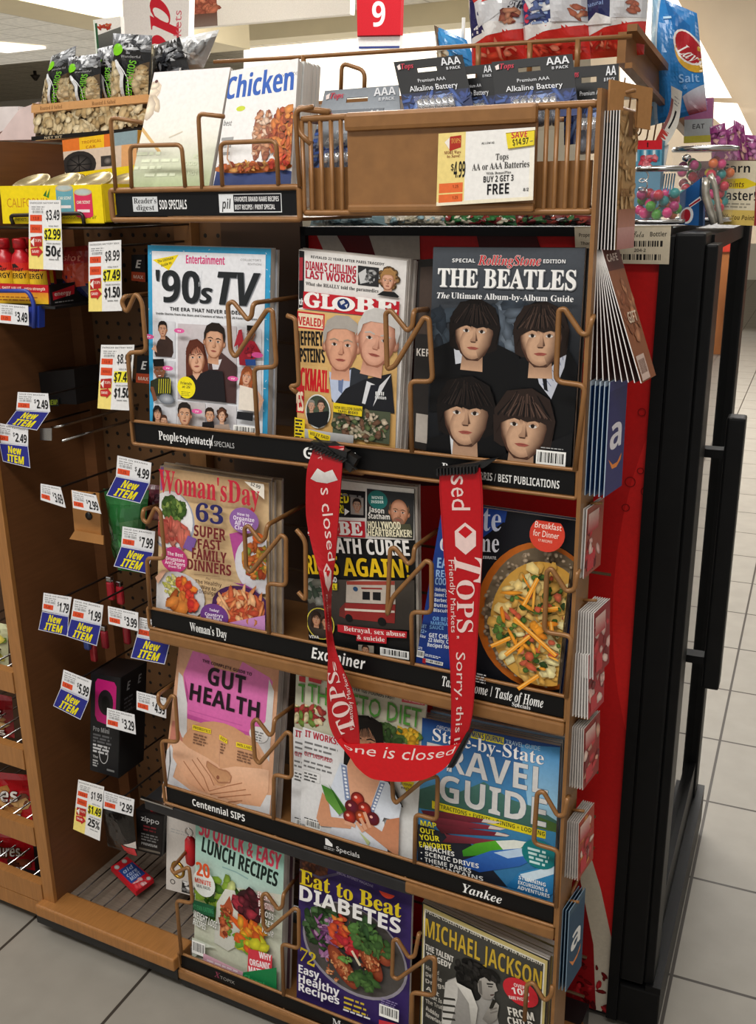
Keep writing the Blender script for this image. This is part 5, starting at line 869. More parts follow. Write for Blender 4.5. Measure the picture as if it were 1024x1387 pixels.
def ptag(q, art, label, flag=None, hk=True, Y=TY, bend=.0):
    t = art.build('price_tag', qmap(qY(q, Y), art.W, art.H, (lambda u, v: bend * math.sin(u * 3.1)) if bend else None), MATTE, None, .0006, (6, 0) if bend else (0, 0), label=label, cat='price tag')
    if flag:
        n = new_art(); n.build('new_item_flag', qmap(qY(flag, Y - .003), n.W, n.H), MATTE, t, .0005)
    if hk: hook((q[0][0] + q[1][0]) / 2, (q[0][1] + q[1][1]) / 2 + 4, Y)
    return t
ptag([(39, 271), (82, 271), (85, 366), (39, 364)], tall_art('$3.49', '$2.99', '50¢'), 'tall white and yellow sale tag reading $2.99 and 50¢ on yellow carton', hk=False, Y=1.15)
ptag([(120, 328), (164, 325), (165, 421), (120, 422)], tall_art('$8.99', '$7.49', '$1.50'), 'tall yellow sale tag reading $7.49, the upper of the two alike', bend=.002)
ptag([(137, 467), (182, 467), (176, 556), (132, 553)], tall_art('$8.99', '$7.49', '$1.50'), 'tall yellow sale tag reading $7.49, the lower one behind the tan wire', bend=.002)
ptag([(0, 411), (38, 414), (39, 441), (-1, 437)], tag_art('$3.49'), 'white price tag on the blue holder below the red energy drink tray', hk=False, Y=1.15)
ptag([(24, 531), (65, 533), (68, 558), (22, 555)], tag_art('$2.49'), 'white $2.49 tag with blue flag in front of the black hanging case', [(22, 556), (67, 558), (50, 583), (8, 575)])
ptag([(-6, 572), (38, 581), (38, 604), (-6, 599)], tag_art('$2.49'), 'white tag with blue flag at the far left below the $2.49 tag', [(-1, 600), (38, 604), (41, 634), (4, 625)])
ptag([(159, 617), (205, 627), (203, 654), (157, 645)], tag_art('$4.99'), 'white $4.99 tag with blue flag above the green bag', [(157, 645), (203, 654), (190, 682), (144, 671)])
ptag([(166, 713), (210, 720), (208, 748), (164, 740)], tag_art('$7.99'), 'white $7.99 tag with blue flag in front of the green bag', [(164, 740), (208, 748), (198, 777), (154, 767)])
ptag([(55, 655), (82, 660), (89, 688), (55, 677)], tag_art('$3.69'), 'small white tag left of the brown cardboard sleeve')
ptag([(97, 664), (130, 671), (137, 696), (99, 688)], tag_art('$2.99'), 'small white $2.99 tag on the brown cardboard sleeve')
ptag([(59, 803), (97, 809), (93, 835), (57, 827)], tag_art('$1.79'), 'white $1.79 tag with blue flag', [(57, 828), (93, 835), (92, 862), (52, 853)])
ptag([(100, 811), (140, 820), (137, 847), (96, 838)], tag_art('$1.99'), 'white $1.99 tag with blue flag right of the $1.79 tag', [(96, 838), (137, 847), (131, 875), (90, 862)])
ptag([(146, 821), (187, 830), (187, 855), (147, 845)], tag_art('$3.99'), 'plain white $3.99 tag over the red lighters')
ptag([(189, 836), (232, 845), (230, 872), (185, 862)], tag_art('$2.99'), 'white tag with blue flag partly hidden by the rack strip below the dinner magazine', [(185, 862), (230, 872), (223, 900), (177, 891)], Y=1.175)
ptag([(86, 907), (124, 922), (120, 949), (82, 932)], tag_art('$5.99'), 'white $5.99 tag with blue flag left of the black cable box', [(82, 932), (120, 949), (109, 975), (72, 956)])
ptag([(145, 959), (182, 968), (184, 995), (144, 984)], tag_art('$3.29'), 'plain white $3.29 tag in front of the black cable box')
ptag([(185, 936), (225, 946), (225, 973), (185, 961)], tag_art('$4.99'), 'plain white $4.99 tag behind the tan wire beside the pink-top magazine')
a = tall_art('$1.99', '$1.49', '25%'); ptag([(106, 1056), (141, 1066), (135, 1139), (99, 1123)], a, 'tall yellow sale tag reading $1.49 and 25% near the base shelf')
ptag([(141, 1071), (182, 1083), (180, 1106), (140, 1095)], tag_art('$2.99'), 'plain white $2.99 tag beside the 25% sale tag')
# empty scanner hook with a silver plate
r = root('scan_hook', oY(70, 590, 1.25), 'clear and chrome double peg hook with a shiny square end plate', 'hook')
e = oY(62, 588, 1.19); m = MB(); m.hexa([oY(*p, 1.186) for p in ((54, 580), (70, 580), (70, 597), (54, 596))], (0, .002, 0)); m.build('end_plate', CHROME, r)
f = oY(70, 579, 1.19); MB().tube([f, (f.x + .02, 1.19, f.z + .004), (f.x + .02, 1.384, f.z + .004)], .0025, 6, .01).build('upper_arm', CHROME, r)
f = oY(84, 597, 1.2); MB().tube([f, (f.x, 1.384, f.z)], .0025, 6).build('lower_arm', CHROME, r)

# shelves of the bay (wire) under the upper goods
zs = 1.352
m = MB()
for i in range(8): m.tube([(XB + .01 + i * .038, 1.165, zs), (XB + .01 + i * .038, 1.384, zs)], .0018, 6)
m.tube([(XB, 1.165, zs), (-1.03, 1.165, zs)], .0022, 6); m.tube([oY(x, y, 1.163) for x, y in ((18, 304), (14, 292), (112, 289), (114, 304))], .003, 6, .01); m.tube([oY(x, y, 1.163) for x, y in ((158, 303), (158, 292), (225, 292), (225, 300))], .003, 6, .01)
m.build('upper_wire_shelf', DARKW, bay)
z2 = oY(60, 414, 1.17).z
MB().bb((XB, 1.165, z2 - .004), (-1.16, 1.384, z2)).build('lower_plate_shelf', BLACKP, bay)
BLU = pm('blue_plastic', '#2a3f9a', .35)
m = MB(); m.tube([oY(x, y, 1.155) for x, y in ((-6, 394), (38, 394), (46, 410), (46, 444))], .0035, 6, .008); m.hexa([oY(x, y, 1.16) for x, y in ((36, 416), (53, 414), (53, 444), (38, 442))], (0, .012, 0)); m.build('blue_tag_holder', BLU, bay)

# yellow carton of scent tins
def carton(name, label, cat, q, Y0, depth, art, side='#e8cf1c', back_lip=True, mat=None, hgt=None, floor=.004):
    """open-topped display tray: printed front, four walls and a floor"""
    P = qY(q, Y0); r = root(name, (P[2] + P[3]) / 2, label, cat); art.build('front_print', qmap(P, art.W, art.H), MATTE, r, .0015)
    m = MB(); x0, x1, z0, z1 = min(P[0].x, P[3].x), max(P[1].x, P[2].x), min(P[2].z, P[3].z), max(P[0].z, P[1].z); t = .0016
    m.bb((x0, Y0 + .002, z0), (x0 + t, Y0 + depth, z1)); m.bb((x1 - t, Y0 + .002, z0), (x1, Y0 + depth, z1)); m.bb((x0, Y0 + depth - t, z0), (x1, Y0 + depth, z1)); m.bb((x0, Y0 + .002, z0), (x1, Y0 + depth, z0 + .002)); m.build('tray_body', pm('card_' + side.strip('#'), side, .55, 0, .05, 20), r); return r, x0, x1, z0, z1
a = Art(203, 53, '#efd416'); a.text('CALIFORNIA', 12, 30, 13, '#c98a1e', 88, 'r'); a.poly([(88, 14), (96, 6), (94, 16)], '#2f6d2c'); a.poly([(94, 16), (103, 4), (99, 18)], '#3f8a36'); a.text('fresheners', 14, 49, 6, '#5d5a1c', 36, 'r'); a.text("désodorisants d'air", 120, 47, 6, '#5d5a1c', 70, 'r')
for x, c, y in ((114, '#6aa6b4', 4), (150, '#d8345c', 10)):
    a.rect(x, y, x + 34, y + 32, c); a.ell(x + 17, y + 32, 17, 4, c); a.ell(x + 17, y, 17, 5, '#dcd6c4', '#b9b09a'); a.ell(x + 17, y, 13, 3, '#b9c4c0'); a.text('CAR SCENT', x + 4, y + 16, 4, '#f2eee0', 26); a.rect(x + 4, y + 24, x + 28, y + 28, '#f2e8ea')
r, x0, x1, z0, z1 = carton('scent_carton', 'yellow open carton of air freshener tins on the top wire shelf', 'carton', [(0, 252), (137, 250), (141, 302), (4, 303)], 1.17, .14, a)
a = Art(140, 52, '#e6ca14'); a.text('CA', 12, 30, 13, '#c98a1e', 22, 'r'); a.text('air freshener', 60, 48, 6, '#6d641c', 60, 'r'); a.build('side_print', lambda x, y, d: Vector((x1 + .0005 + d, 1.172 + x / 1000, z1 - y / 1000)), MATTE, r, .0004)
TIN = pm('tin_metal', '#c4b48a', .3, .8, .05); cols = ['#4d8a6a', '#c43a6a', '#d8c9a0', '#e0862a', '#7da6b4', '#b9342c', '#6a8a3a', '#d0d0c0']
k = 0
for j, yy in enumerate((1.207, 1.272)):
    for i in range(3):
        x = x0 + .036 + i * .063 + (j * .012 if i < 2 else 0); c = (x, yy, z0 + .003); m = MB(); AX = Vector((0, -.42, .91)).normalized(); c = (x, yy + .016, z0 + .014); m.lathe(c, [(.030, 0), (.031, .002), (.031, .046), (.029, .048)], 24, AX); lab = 'round tin of air freshener with a %s side in the yellow carton, %s' % (('green', 'pink', 'cream', 'orange', 'blue', 'red')[k], ('front left', 'front middle', 'front right', 'rear left', 'rear middle', 'rear right')[k])
        rr = root('scent_tin', c, lab, 'tin', 'air freshener tins in the yellow carton'); m.build('can', pm('tin_' + cols[k].strip('#'), cols[k], .4), rr); m = MB(); m.lathe(Vector(c) + AX * .048, [(.029, 0), (.0315, .001), (.0315, .004), (.028, .0045), (.027, .002), (.001, .002)], 24, AX); m.build('lid', TIN, rr); k += 1
# boxed car scent display behind
P = qY([(84, 190), (186, 176), (184, 252), (90, 256)], 1.31); a = Art(150, 110, '#e3d9c0'); a.rect(0, 0, 150, 26, '#e0762c'); a.rect(35, 0, 85, 30, '#f0c020'); a.rect(100, 0, 150, 26, '#8aa0a8'); a.text('TROPICAL', 40, 14, 6, '#b87018', 40); a.text('CAR', 48, 25, 6, '#b87018', 20); a.rect(0, 26, 150, 72, '#d8c4b0'); a.ell(32, 58, 36, 30, '#1c1a1a', '#2c2826'); a.ell(32, 58, 27, 22, '#55504c', '#161414'); 
for i in range(8): a.line(32, 58, 32 + 26 * math.cos(i * .785), 58 + 21 * math.sin(i * .785), 2, '#0f0e0e')
a.rect(78, 44, 108, 66, '#3a3634'); a.ell(92, 55, 9, 8, '#8d8680', '#222'); a.rect(120, 26, 150, 72, '#e0a870'); a.poly([(0, 76), (150, 68), (150, 110), (0, 110)], '#f0d41a'); a.text('air fresheners', 45, 86, 6, '#6d641c', 55, 'i'); a.text('désodorisants', 45, 96, 6, '#6d641c', 55, 'i'); a.text('ambientadores', 45, 106, 6, '#6d641c', 60, 'i')
r = root('scent_display', (P[2] + P[3]) / 2, 'orange and yellow car scent display box with a printed black wheel', 'box'); a.build('front_print', qmap(P, 150, 110), MATTE, r, .001); MB().hexa([p + Vector((0, .0015, 0)) for p in P], (0, .05, 0)).build('box_body', pm('card_e0762c', '#e0a02c', .5), r)
MB().bb((-1.95, 1.40, 1.468), (-.94, 1.62, 1.484)).build('top_deck', WOOD, bay)
# pistachio carton and bags
SHELLS = ['#d8c49a', '#c9b286', '#e6d6b0', '#b59a6c', '#cfba8e']
a = Art(252, 60, '#c9a06a', '#c49a66'); a.rect(0, 14, 252, 52, '#4d3c28'); a.blobs(126, 33, 128, 20, SHELLS, 330, 7.5, 3, 1.3); a.rect(0, 0, 252, 13, '#cf9c66'); a.rect(0, 53, 252, 62, '#17130f'); a.text('Roasted & Salted', 20, 10, 6, '#7d5630', 50, 's'); a.text('Roasted & Salted', 135, 10, 6, '#7d5630', 50, 's'); a.text('NET WT', 30, 59, 4, '#b9a888', 40)
carton('pistachio_carton', 'long tan carton printed with pistachios on the bay top', 'carton', [(48, 143), (206, 128), (206, 178), (48, 191)], 1.42, .12, a, '#c49a66')
def pillow(name, label, cat, q, art, puff, group=None, mat=None, pw=.6, cuts=(9, 9), parent=None):
    P = [Vector(p) for p in q]; N = (P[3] - P[0]).cross(P[1] - P[0]).normalized(); W, H = art.W, art.H
    def bulge(u, v): return puff * (max(0, math.sin(math.pi * u)) * max(0, math.sin(math.pi * v))) ** pw * (1 + .12 * math.sin(17 * u + 5 * v) * math.sin(11 * v + 2))
    g = min(7.0, .005 / (EPS * max(1, art.k))); f0 = qmap(P, W, H, bulge); f = lambda x, y, d: f0(x, y, d * g if d > 0 else d)
    o = art.build(name, f, mat or FOIL, parent, .001, cuts, bmap=lambda x, y: qmap(P, W, H, lambda u, v: -bulge(u, v))(x, y, -.0004), label=label, cat=cat, group=group)
    return o
def nutbag(seed, txt=True):
    a = Art(60, 100, '#1b1b1c'); a.rect(0, 0, 60, 26, '#8f9298', '#55585c'); a.blobs(30, 14, 30, 12, ['#c9ccd0', '#6d7074', '#9a9da2', '#33353a'], 26, 6, seed, 2.5); a.ell(14, 24, 9, 9, '#7dcf1e'); a.text('Wonderful', 22, 36, 4, '#aaa', 28, 'r')
    a.poly([(0, 44), (14, 40), (24, 60), (20, 100), (0, 100)], '#5a4830'); a.blobs(8, 74, 12, 28, SHELLS, 50, 6, seed + 1, 1.2); a.poly([(44, 50), (60, 40), (60, 100), (40, 100)], '#5a4830'); a.blobs(52, 76, 9, 26, SHELLS, 40, 6, seed + 2, 1.2)
    a.poly([(14, 40), (18, 39), (30, 60), (27, 100), (22, 100), (24, 62)], '#dfe2e4'); a.line(20, 42, 36, 66, 1.5, '#eef0f2'); a.line(36, 66, 34, 100, 1.5, '#eef0f2')
    a.text('PISTACHIOS', 38, 98, 9, '#6fbf2a', 58, 'b', rot=-80); return a
for i, (q, y, lab) in enumerate(([[(70, 76), (103, 62), (96, 145), (56, 145)], 1.47, 'black pistachio bag at the left end of the tan carton, leaning'], [[(92, 78), (136, 72), (138, 142), (96, 146)], 1.45, 'black pistachio bag second from the left in the tan carton'], [[(132, 66), (158, 60), (172, 138), (136, 140)], 1.475, 'narrow pistachio bag squeezed between two others in the tan carton'], [[(153, 45), (206, 48), (202, 136), (152, 138)], 1.455, 'tallest black pistachio bag with a silver top in the tan carton'])):
    pillow('snack_bag', lab, 'snack bag', qY(q, y), nutbag(i * 5 + 2), .016)
a = Art(60, 80, '#232326', '#3a3c40'); a.blobs(40, 45, 18, 30, ['#55585e', '#3a3c42', '#8d9096', '#17171a'], 30, 7, 3, 2); a.text('WONDERFUL', 8, 30, 4, '#999', 22); a.text('nuts', 34, 66, 14, '#e0e0e0', 24, 'k')
pillow('snack_bag', 'matt black snack bag right of the pistachio bags', 'snack bag', qY([(208, 62), (243, 50), (262, 112), (204, 118)], 1.50), a, .016)
a = Art(60, 60, '#dfe0e0', '#aaa'); a.poly([(0, 40), (60, 10), (60, 60), (0, 60)], '#8d9092', '#b9bbbb'); a.blobs(25, 30, 26, 12, ['#f4f4f4', '#cfd0d0', '#a5a8aa'], 26, 8, 4, 2)
pillow('snack_bag', 'shiny silver snack bag tipping right above the pink digest', 'snack bag', qY([(240, 52), (297, 40), (276, 92), (246, 94)], 1.52), a, .018)
MB().hexa(qY([(26, 148), (52, 138), (50, 189), (-6, 190)], 1.47), (0, .1, 0)).build('carton', pm('pale_pink_card', '#d8c4c0', .6), label='pale pink carton on the bay top left of the pistachios', cat='carton')
MB().hexa(qY([(-12, 145), (24, 144), (26, 164), (-12, 186)], 1.55), (0, .1, 0)).build('carton', pm('pale_grey_card', '#d9d2d0', .6), label='pale grey carton at the far left of the bay top', cat='carton')

# energy drink bottles and tray
a = Art(105, 34, '#d0242a'); a.rect(0, 14, 105, 34, '#e0862a', '#ecc02a'); a.rect(0, 0, 105, 14, '#c01f26'); a.text('SPECIAL SHOT VALUE', 6, 10, 5, '#f6dcc8', 55); a.text('extra strength', 66, 10, 5, '#f6dcc8', 34); a.small(8, 22, 90, 2, 5, 2, '#a05a20')
r, x0, x1, z0, z1 = carton('energy_tray', 'red and yellow display tray of small energy drink bottles', 'tray', [(-20, 383), (65, 386), (66, 412), (-20, 410)], 1.172, .10, a, '#1c1718')
a = Art(95, 34, '#191516'); a.poly([(5, 12), (55, 4), (52, 18), (5, 24)], '#c01f2c'); a.text('energy', 9, 18, 6, '#f2d8d0', 36); a.small(8, 27, 50, 1, 3, 1.6, '#999'); a.build('side_print', lambda x, y, d: Vector((x1 + .0006 + d, 1.174 + x / 1000, z1 - y / 1000)), MATTE, r, .0004)
MB().bb((x0 + .002, 1.178, z0 + .002), (x1 - .002, 1.268, z0 + .019)).build('false_bottom', WHITEP, r)
REDP = pm('red_plastic', '#c01c26', .3); 
def bottle(c, label, s=1.0):
    r = root('energy_drink_bottle', c, label, 'bottle', 'energy drink bottles in the tray'); m = MB(); m.lathe(c, [(.013, 0), (.0155, .002), (.0155, .045), (.013, .056), (.0085, .061), (.0085, .066)], 20); m.build('bottle_body', REDP, r); m = MB(); m.lathe(Vector(c) + Vector((0, 0, .066)), [(.0105, 0), (.0105, .013), (.009, .015)], 20); m.build('cap', REDP, r)
    a = Art(48, 42, '#d8342a'); a.rect(0, 12, 48, 30, '#e0a42a', '#ecc82c'); a.rect(0, 30, 48, 42, '#24408a'); a.poly([(0, 30), (16, 26), (32, 30), (48, 26), (48, 34), (0, 34)], '#ecc82c'); a.text('5-hour', 10, 13, 6, '#1c1614', 28, 'i'); a.text('ENERGY', 6, 24, 8, '#1c1614', 36, 'b'); a.poly([(18, 2), (26, 1), (32, 7), (20, 8)], '#2c1a18')
    cx, cy, cz = c; a.build('label', lambda x, y, d: Vector((cx + (.0158 + d) * math.sin((x - 24) / 15.5), cy - (.0158 + d) * math.cos((x - 24) / 15.5), cz + .044 - y / 1000)), PRINT, r, .0002, (12, 0))
for i in range(5):
    x = x0 + .03 + (i % 3) * .036 + (.014 if i > 2 else 0); bottle((x, 1.196 + (i // 3) * .036, z0 + .0195), 'red and yellow energy drink bottle, %s' % ('front row left', 'front row middle', 'front row right', 'second row left', 'second row right')[i] + ' in the red tray')
P = qY([(86, 335), (121, 332), (122, 404), (84, 392)], 1.24); a = Art(40, 75, '#8d1a24'); a.rect(0, 0, 40, 30, '#7d1c24', '#a02a2c'); a.rect(0, 46, 40, 75, '#1f2040'); a.poly([(0, 30), (40, 24), (40, 56), (20, 64), (0, 50)], '#a8402c'); a.text('shot', 8, 22, 9, '#c9786c', 24)
pillow('energy_pack', 'dark red shrink-wrapped pack right of the energy bottles', 'pack', P, a, .014)
# black hanging case
P = qY([(20, 508), (100, 500), (104, 548), (24, 545)], 1.27); m = MB(); m.hexa(P, (0, .06, 0)); r = root('black_case', (P[2] + P[3]) / 2, 'black boxed case hanging behind the $2.49 tag', 'box'); m.build('case', BLACKP, r); a = Art(30, 8, '#141415'); a.text('NEW!', 2, 6.5, 5, '#8a9a2c', 24); a.build('print', qmap(qY([(64, 540), (80, 539), (80, 550), (64, 551)], 1.267), 30, 8), MATTE, r, .0004)
for q, lab in (([(178, 345), (196, 345), (197, 382), (178, 380)], 'black battery card with white letter behind the blue-bordered magazine, upper'), ([(186, 482), (204, 482), (204, 520), (184, 518)], 'black battery card with white letter behind the blue-bordered magazine, lower')):
    a = Art(20, 40, '#17171a'); a.rect(0, 26, 20, 40, '#b84a2a'); a.text('E', 6, 20, 12, '#e6e6e6', 9, 'i'); a.text('MAX', 3, 36, 5, '#f0d8c8', 14); a.build('battery_card', qmap(qY(q, 1.30), 20, 40), PRINT, None, .006, label=lab, cat='battery pack')
# brown cardboard sleeve
KR = pm('kraft_card', '#a8743c', .6, 0, .1, 15)
m = MB(); m.hexa(qY([(96, 664), (134, 668), (137, 726), (101, 720)], 1.20), (0, .002, 0)); r = root('card_sleeve', oY(118, 735, 1.19), 'empty brown cardboard hanger sleeve on a peg hook', 'card sleeve'); m.build('back_card', KR, r); A = qY([(101, 719), (140, 726), (140, 738), (94, 730)], 1.19); m = MB(); m.hexa(A, (0, .002, 0)); m.hexa([oY(101, 719, 1.20), oY(137, 726, 1.20), A[1], A[0]], (0, 0, .001)); m.build('front_lip', KR, r); m = MB(); m.lathe(oY(120, 699, 1.1985), [(.007, -.001), (.007, .0006)], 16, (0, -1, 0)); m.build('hang_hole', BLACKP, r)
# green bag
a = Art(60, 112, '#2c6d38'); a.rect(0, 0, 60, 18, '#2a5a34', '#3a7a44'); a.poly([(0, 40), (16, 52), (20, 96), (6, 84)], '#b9bfa8'); a.small(3, 58, 15, 8, 4, 1.6, '#444'); a.poly([(30, 40), (58, 36), (58, 60), (32, 62)], '#4d7d4a', '#3f6a44'); a.blobs(30, 80, 26, 24, ['#2f7a3c', '#24562c', '#46904f'], 20, 10, 4, 2)
pillow('green_bag', 'green plastic bag hanging behind the $7.99 tag', 'bag', qY([(140, 662), (202, 664), (190, 776), (160, 772)], 1.235), a, .02)
a = Art(30, 50, '#5a2a34'); a.blobs(15, 25, 14, 24, ['#7d3a44', '#3a1a24', '#8d4a50', '#a8706a'], 30, 6, 5); pillow('snack_pouch', 'dark red pouch between the green bag and dinner magazine', 'pouch', qY([(192, 655), (222, 658), (220, 706), (190, 702)], 1.26), a, .012)
# lighters
for i, (px, py, c, lab) in enumerate(((150, 800, '#a82430', 'red lighter hanging highest behind the $3.99 tag'), (163, 806, '#b02a34', 'red lighter hanging right behind the $3.99 tag'), (172, 860, '#7d1a24', 'dark red lighter below the $3.99 tag'), (142, 866, '#982430', 'red lighter below the $1.99 blue flag, right'), (118, 868, '#4a5a9a', 'blue lighter below the $1.99 blue flag'), (127, 884, '#b8343c', 'red lighter lowest below the $1.99 blue flag'))):
    c0 = oY(px, py, 1.26 + .01 * (i % 3)); r = root('lighter', c0 - Vector((0, 0, .02)), lab, 'lighter', 'lighters hanging on the pegboard'); m = MB(); m.box(c0, (.014, .009, .036), None, .004); m.build('body', pm('lighter_' + c.strip('#'), c, .25), r); m = MB(); m.box(c0 + Vector((0, 0, .023)), (.012, .009, .01), None, .002); m.build('metal_head', CHROME, r)
# black cable box
P = qY([(123, 912), (163, 918), (160, 1054), (122, 1043)], 1.20); a = Art(50, 150, '#1c1c1e'); a.poly([(12, 6), (40, 8), (44, 14), (43, 66), (36, 74), (12, 70), (8, 62), (8, 12)], '#c01f74'); a.ell(26, 40, 13, 19, '#141416', '#221a20'); a.ell(26, 42, 7, 12, '#050506'); a.text('Pro Mini', 5, 86, 7, '#9a9a9c', 28); a.small(5, 90, 38, 3, 5, 3, '#5d5d60'); a.small(5, 106, 36, 3, 5, 3, '#c9c9cb', 4); a.ring(24, 120, 8, 1.2, '#b9b9bb', 20, 14); a.text('The', 5, 128, 4, '#bbb', 9); a.small(5, 131, 16, 3, 4, 2.4, '#aaa', 6); a.small(30, 140, 44, 1, 4, 3, '#777')
r = root('cable_box', (P[2] + P[3]) / 2, 'tall black box with a bright pink ring on the pegboard', 'box'); a.build('front_print', qmap(P, 50, 150), PRINT, r, .001); MB().hexa([p + Vector((0, .0012, 0)) for p in P], (0.0, .07, 0)).build('box_body', BLACKP, r)
a = Art(70, 150, '#1a1a1c'); a.text('E', 16, 24, 12, '#8d8d90', 10, 'i'); a.text('E', 46, 24, 12, '#8d8d90', 10, 'i'); a.small(10, 34, 34, 4, 6, 2.4, '#55555a'); pp = [P[1], P[1] + Vector((0, .07, 0)), P[2] + Vector((0, .07, 0)), P[2]]; a.build('side_print', qmap([p + Vector((.0016, 0, 0)) for p in pp], 70, 150), PRINT, r, .0006)
# lower pouch, fuel can, white box, fallen pack
a = Art(50, 75, '#26221f'); a.poly([(10, 10), (30, 20), (44, 60), (30, 75), (14, 50)], '#4a4440', '#2c2826'); a.poly([(30, 58), (48, 62), (50, 74), (34, 75)], '#c8343c'); a.poly([(34, 56), (50, 50), (50, 62)], '#d8cfc8')
pillow('dark_pouch', 'dark shiny pouch with a red corner under the 25% sale tag', 'pouch', qY([(136, 1090), (180, 1098), (186, 1160), (146, 1146)], 1.22), a, .012)
P = qY([(184, 1096), (222, 1106), (219, 1160), (186, 1152)], 1.24); c = (P[2] + P[3]) / 2; z = .098; a = Art(45, 60, '#141314'); a.rect(2, 2, 43, 58, '#1c1a1b'); a.text('zippo', 8, 14, 8, '#c9c9c9', 30, 'r'); a.small(12, 20, 34, 2, 5, 2.4, '#7d2a30'); a.small(8, 32, 38, 3, 4, 2, '#888', 3); a.text('PREMIUM', 8, 49, 3.6, '#bbb', 28); a.rect(3, 54, 42, 57, '#6d665c')
r = root('fuel_can', c, 'small black lighter fluid can standing left of the white box', 'can'); a.build('front_print', qmap(P, 45, 60), PRINT, r, .0006); m = MB(); m.hexa([p + Vector((0, .001, 0)) for p in P], (0, .02, 0)); m.build('can_body', BLACKP, r); q0 = (P[0] + P[1]) / 2 + Vector((0, .01, 0)); m = MB(); m.lathe(q0, [(.006, 0), (.006, .006), (.003, .009)], 12); m.build('spout', REDP, r)
P = qY([(226, 1096), (268, 1108), (262, 1214), (225, 1204)], 1.25); a = Art(42, 120, '#d9d4ce'); a.small(6, 26, 30, 2, 4, 1.4, '#bbb'); a.ell(10, 106, 4, 4, '#55504c'); a.ell(10, 106, 2.6, 2.6, '#d9d4ce'); a.rect(24, 100, 40, 118, '#2c2a2a'); a.blobs(32, 109, 7, 8, ['#eee', '#888'], 8, 3, 2)
r = root('white_box', (P[2] + P[3]) / 2, 'tall white box standing on the base shelf left of the lunch recipes', 'box'); a.build('front_print', qmap(P, 42, 120), PRINT, r, .001); MB().hexa([p + Vector((0, .0012, 0)) for p in P], (0, .05, 0)).build('box_body', WHITEP, r)
c0 = oY(258, 1150, 1.215); m = MB(); m.lathe(c0 + Vector((0, 0, -.035)), [(.004, 0), (.010, .008), (.011, .03), (.009, .055), (.004, .062)], 16); r = root('red_keychain', c0, 'red bulb-shaped key light hanging in front of the white box', 'key chain'); m.build('bulb', REDP, r); MB().tube([c0 + Vector((.008 * math.cos(t), 0, .036 + .008 * math.sin(t))) for t in [i * .524 for i in range(12)]], .0013, 6, 0, True).build('split_ring', CHROME, r)
c0 = oY(241, 1178, 1.205); MB().tube([c0 + Vector((.013 * math.cos(t), 0, .016 * math.sin(t))) for t in [i * .419 for i in range(15)]], .003, 6, 0, True).build('brass_ring', pm('brass', '#b8903c', .3, .9), label='oval brass ring hanging in front of the white box', cat='ring')
# fallen lip balm pack on the base shelf
zf = .0885; Q = [oZ(148, 1172, zf + .012), oZ(168, 1160, zf + .012), oZ(206, 1190, zf + .012), oZ(184, 1208, zf + .012)]
Q = [oZ(150, 1174, zf + .01), oZ(172, 1160, zf + .01), oZ(208, 1190, zf + .01), oZ(184, 1208, zf + .01)]
a = Art(40, 70, '#c8202c'); a.rect(5, 16, 38, 52, '#2a4a94'); 
for i in range(3): a.text(('aid', 'care', 'MINT')[i], 9, 28 + i * 10, 8, '#b9c9e6', 24, 'i')
a.blobs(20, 60, 16, 8, ['#d84a50', '#e8b0b0'], 10, 4, 3); a.ell(8, 8, 5, 5, '#d8d4d0', '#aaa'); a.ell(28, 6, 5, 5, '#d8d4d0', '#aaa'); a.ell(34, 64, 4, 4, '#d8d4d0', '#aaa')
P = [Q[0], Q[1], Q[2], Q[3]]
a.build('fallen_pack', qmap([P[0], P[1], P[2], P[3]], 40, 70), PRINT, None, .010, label='red and blue pack lying fallen on the grey base shelf', cat='pack')
# candy bags of the left bay
def candy(q, Y, lab, txt, seed, c='#c01a22'):
    a = Art(80, 60, c); a.blobs(50, 36, 22, 20, ['#8d4a2c', '#c98a4a', '#5a2c1a', '#e0b070'], 16, 8, seed, 1.5); a.outl(txt, 8, 30, 15, '#f2ece4', '#5d0c10', 60, 'b', 'l', .8); a.outl(txt, 20, 55, 11, '#f2ece4', '#5d0c10', 50, 'b', 'l', .8); a.blobs(15, 50, 12, 8, ['#e04a50', '#901018'], 10, 5, seed + 1)
    pillow('candy_bag', lab, 'candy bag', qY(q, Y), a, .014, mat=FOIL)
candy([(-40, 1042), (40, 1050), (44, 1116), (-36, 1104)], 1.24, 'red candy bag with white letters in the third wire tray from top', 'Kisses', 2)
candy([(-40, 1122), (44, 1130), (48, 1184), (-36, 1174)], 1.24, 'red candy bag with white letters in the lowest wire tray', 'Miniatures', 5)
candy([(-50, 930), (16, 944), (20, 1000), (-46, 990)], 1.26, 'dark red candy bag in the second wire tray from top', 'Cups', 9, '#8d1a20')
a = Art(60, 60, '#c9c9a0'); a.blobs(40, 30, 18, 24, ['#e0d060', '#7da03c', '#f0f0e0', '#c98a4a'], 30, 7, 3); pillow('candy_bag', 'pale green and yellow candy bag in the topmost wire tray', 'candy bag', qY([(-40, 836), (10, 846), (12, 906), (-40, 896)], 1.24), a, .014)
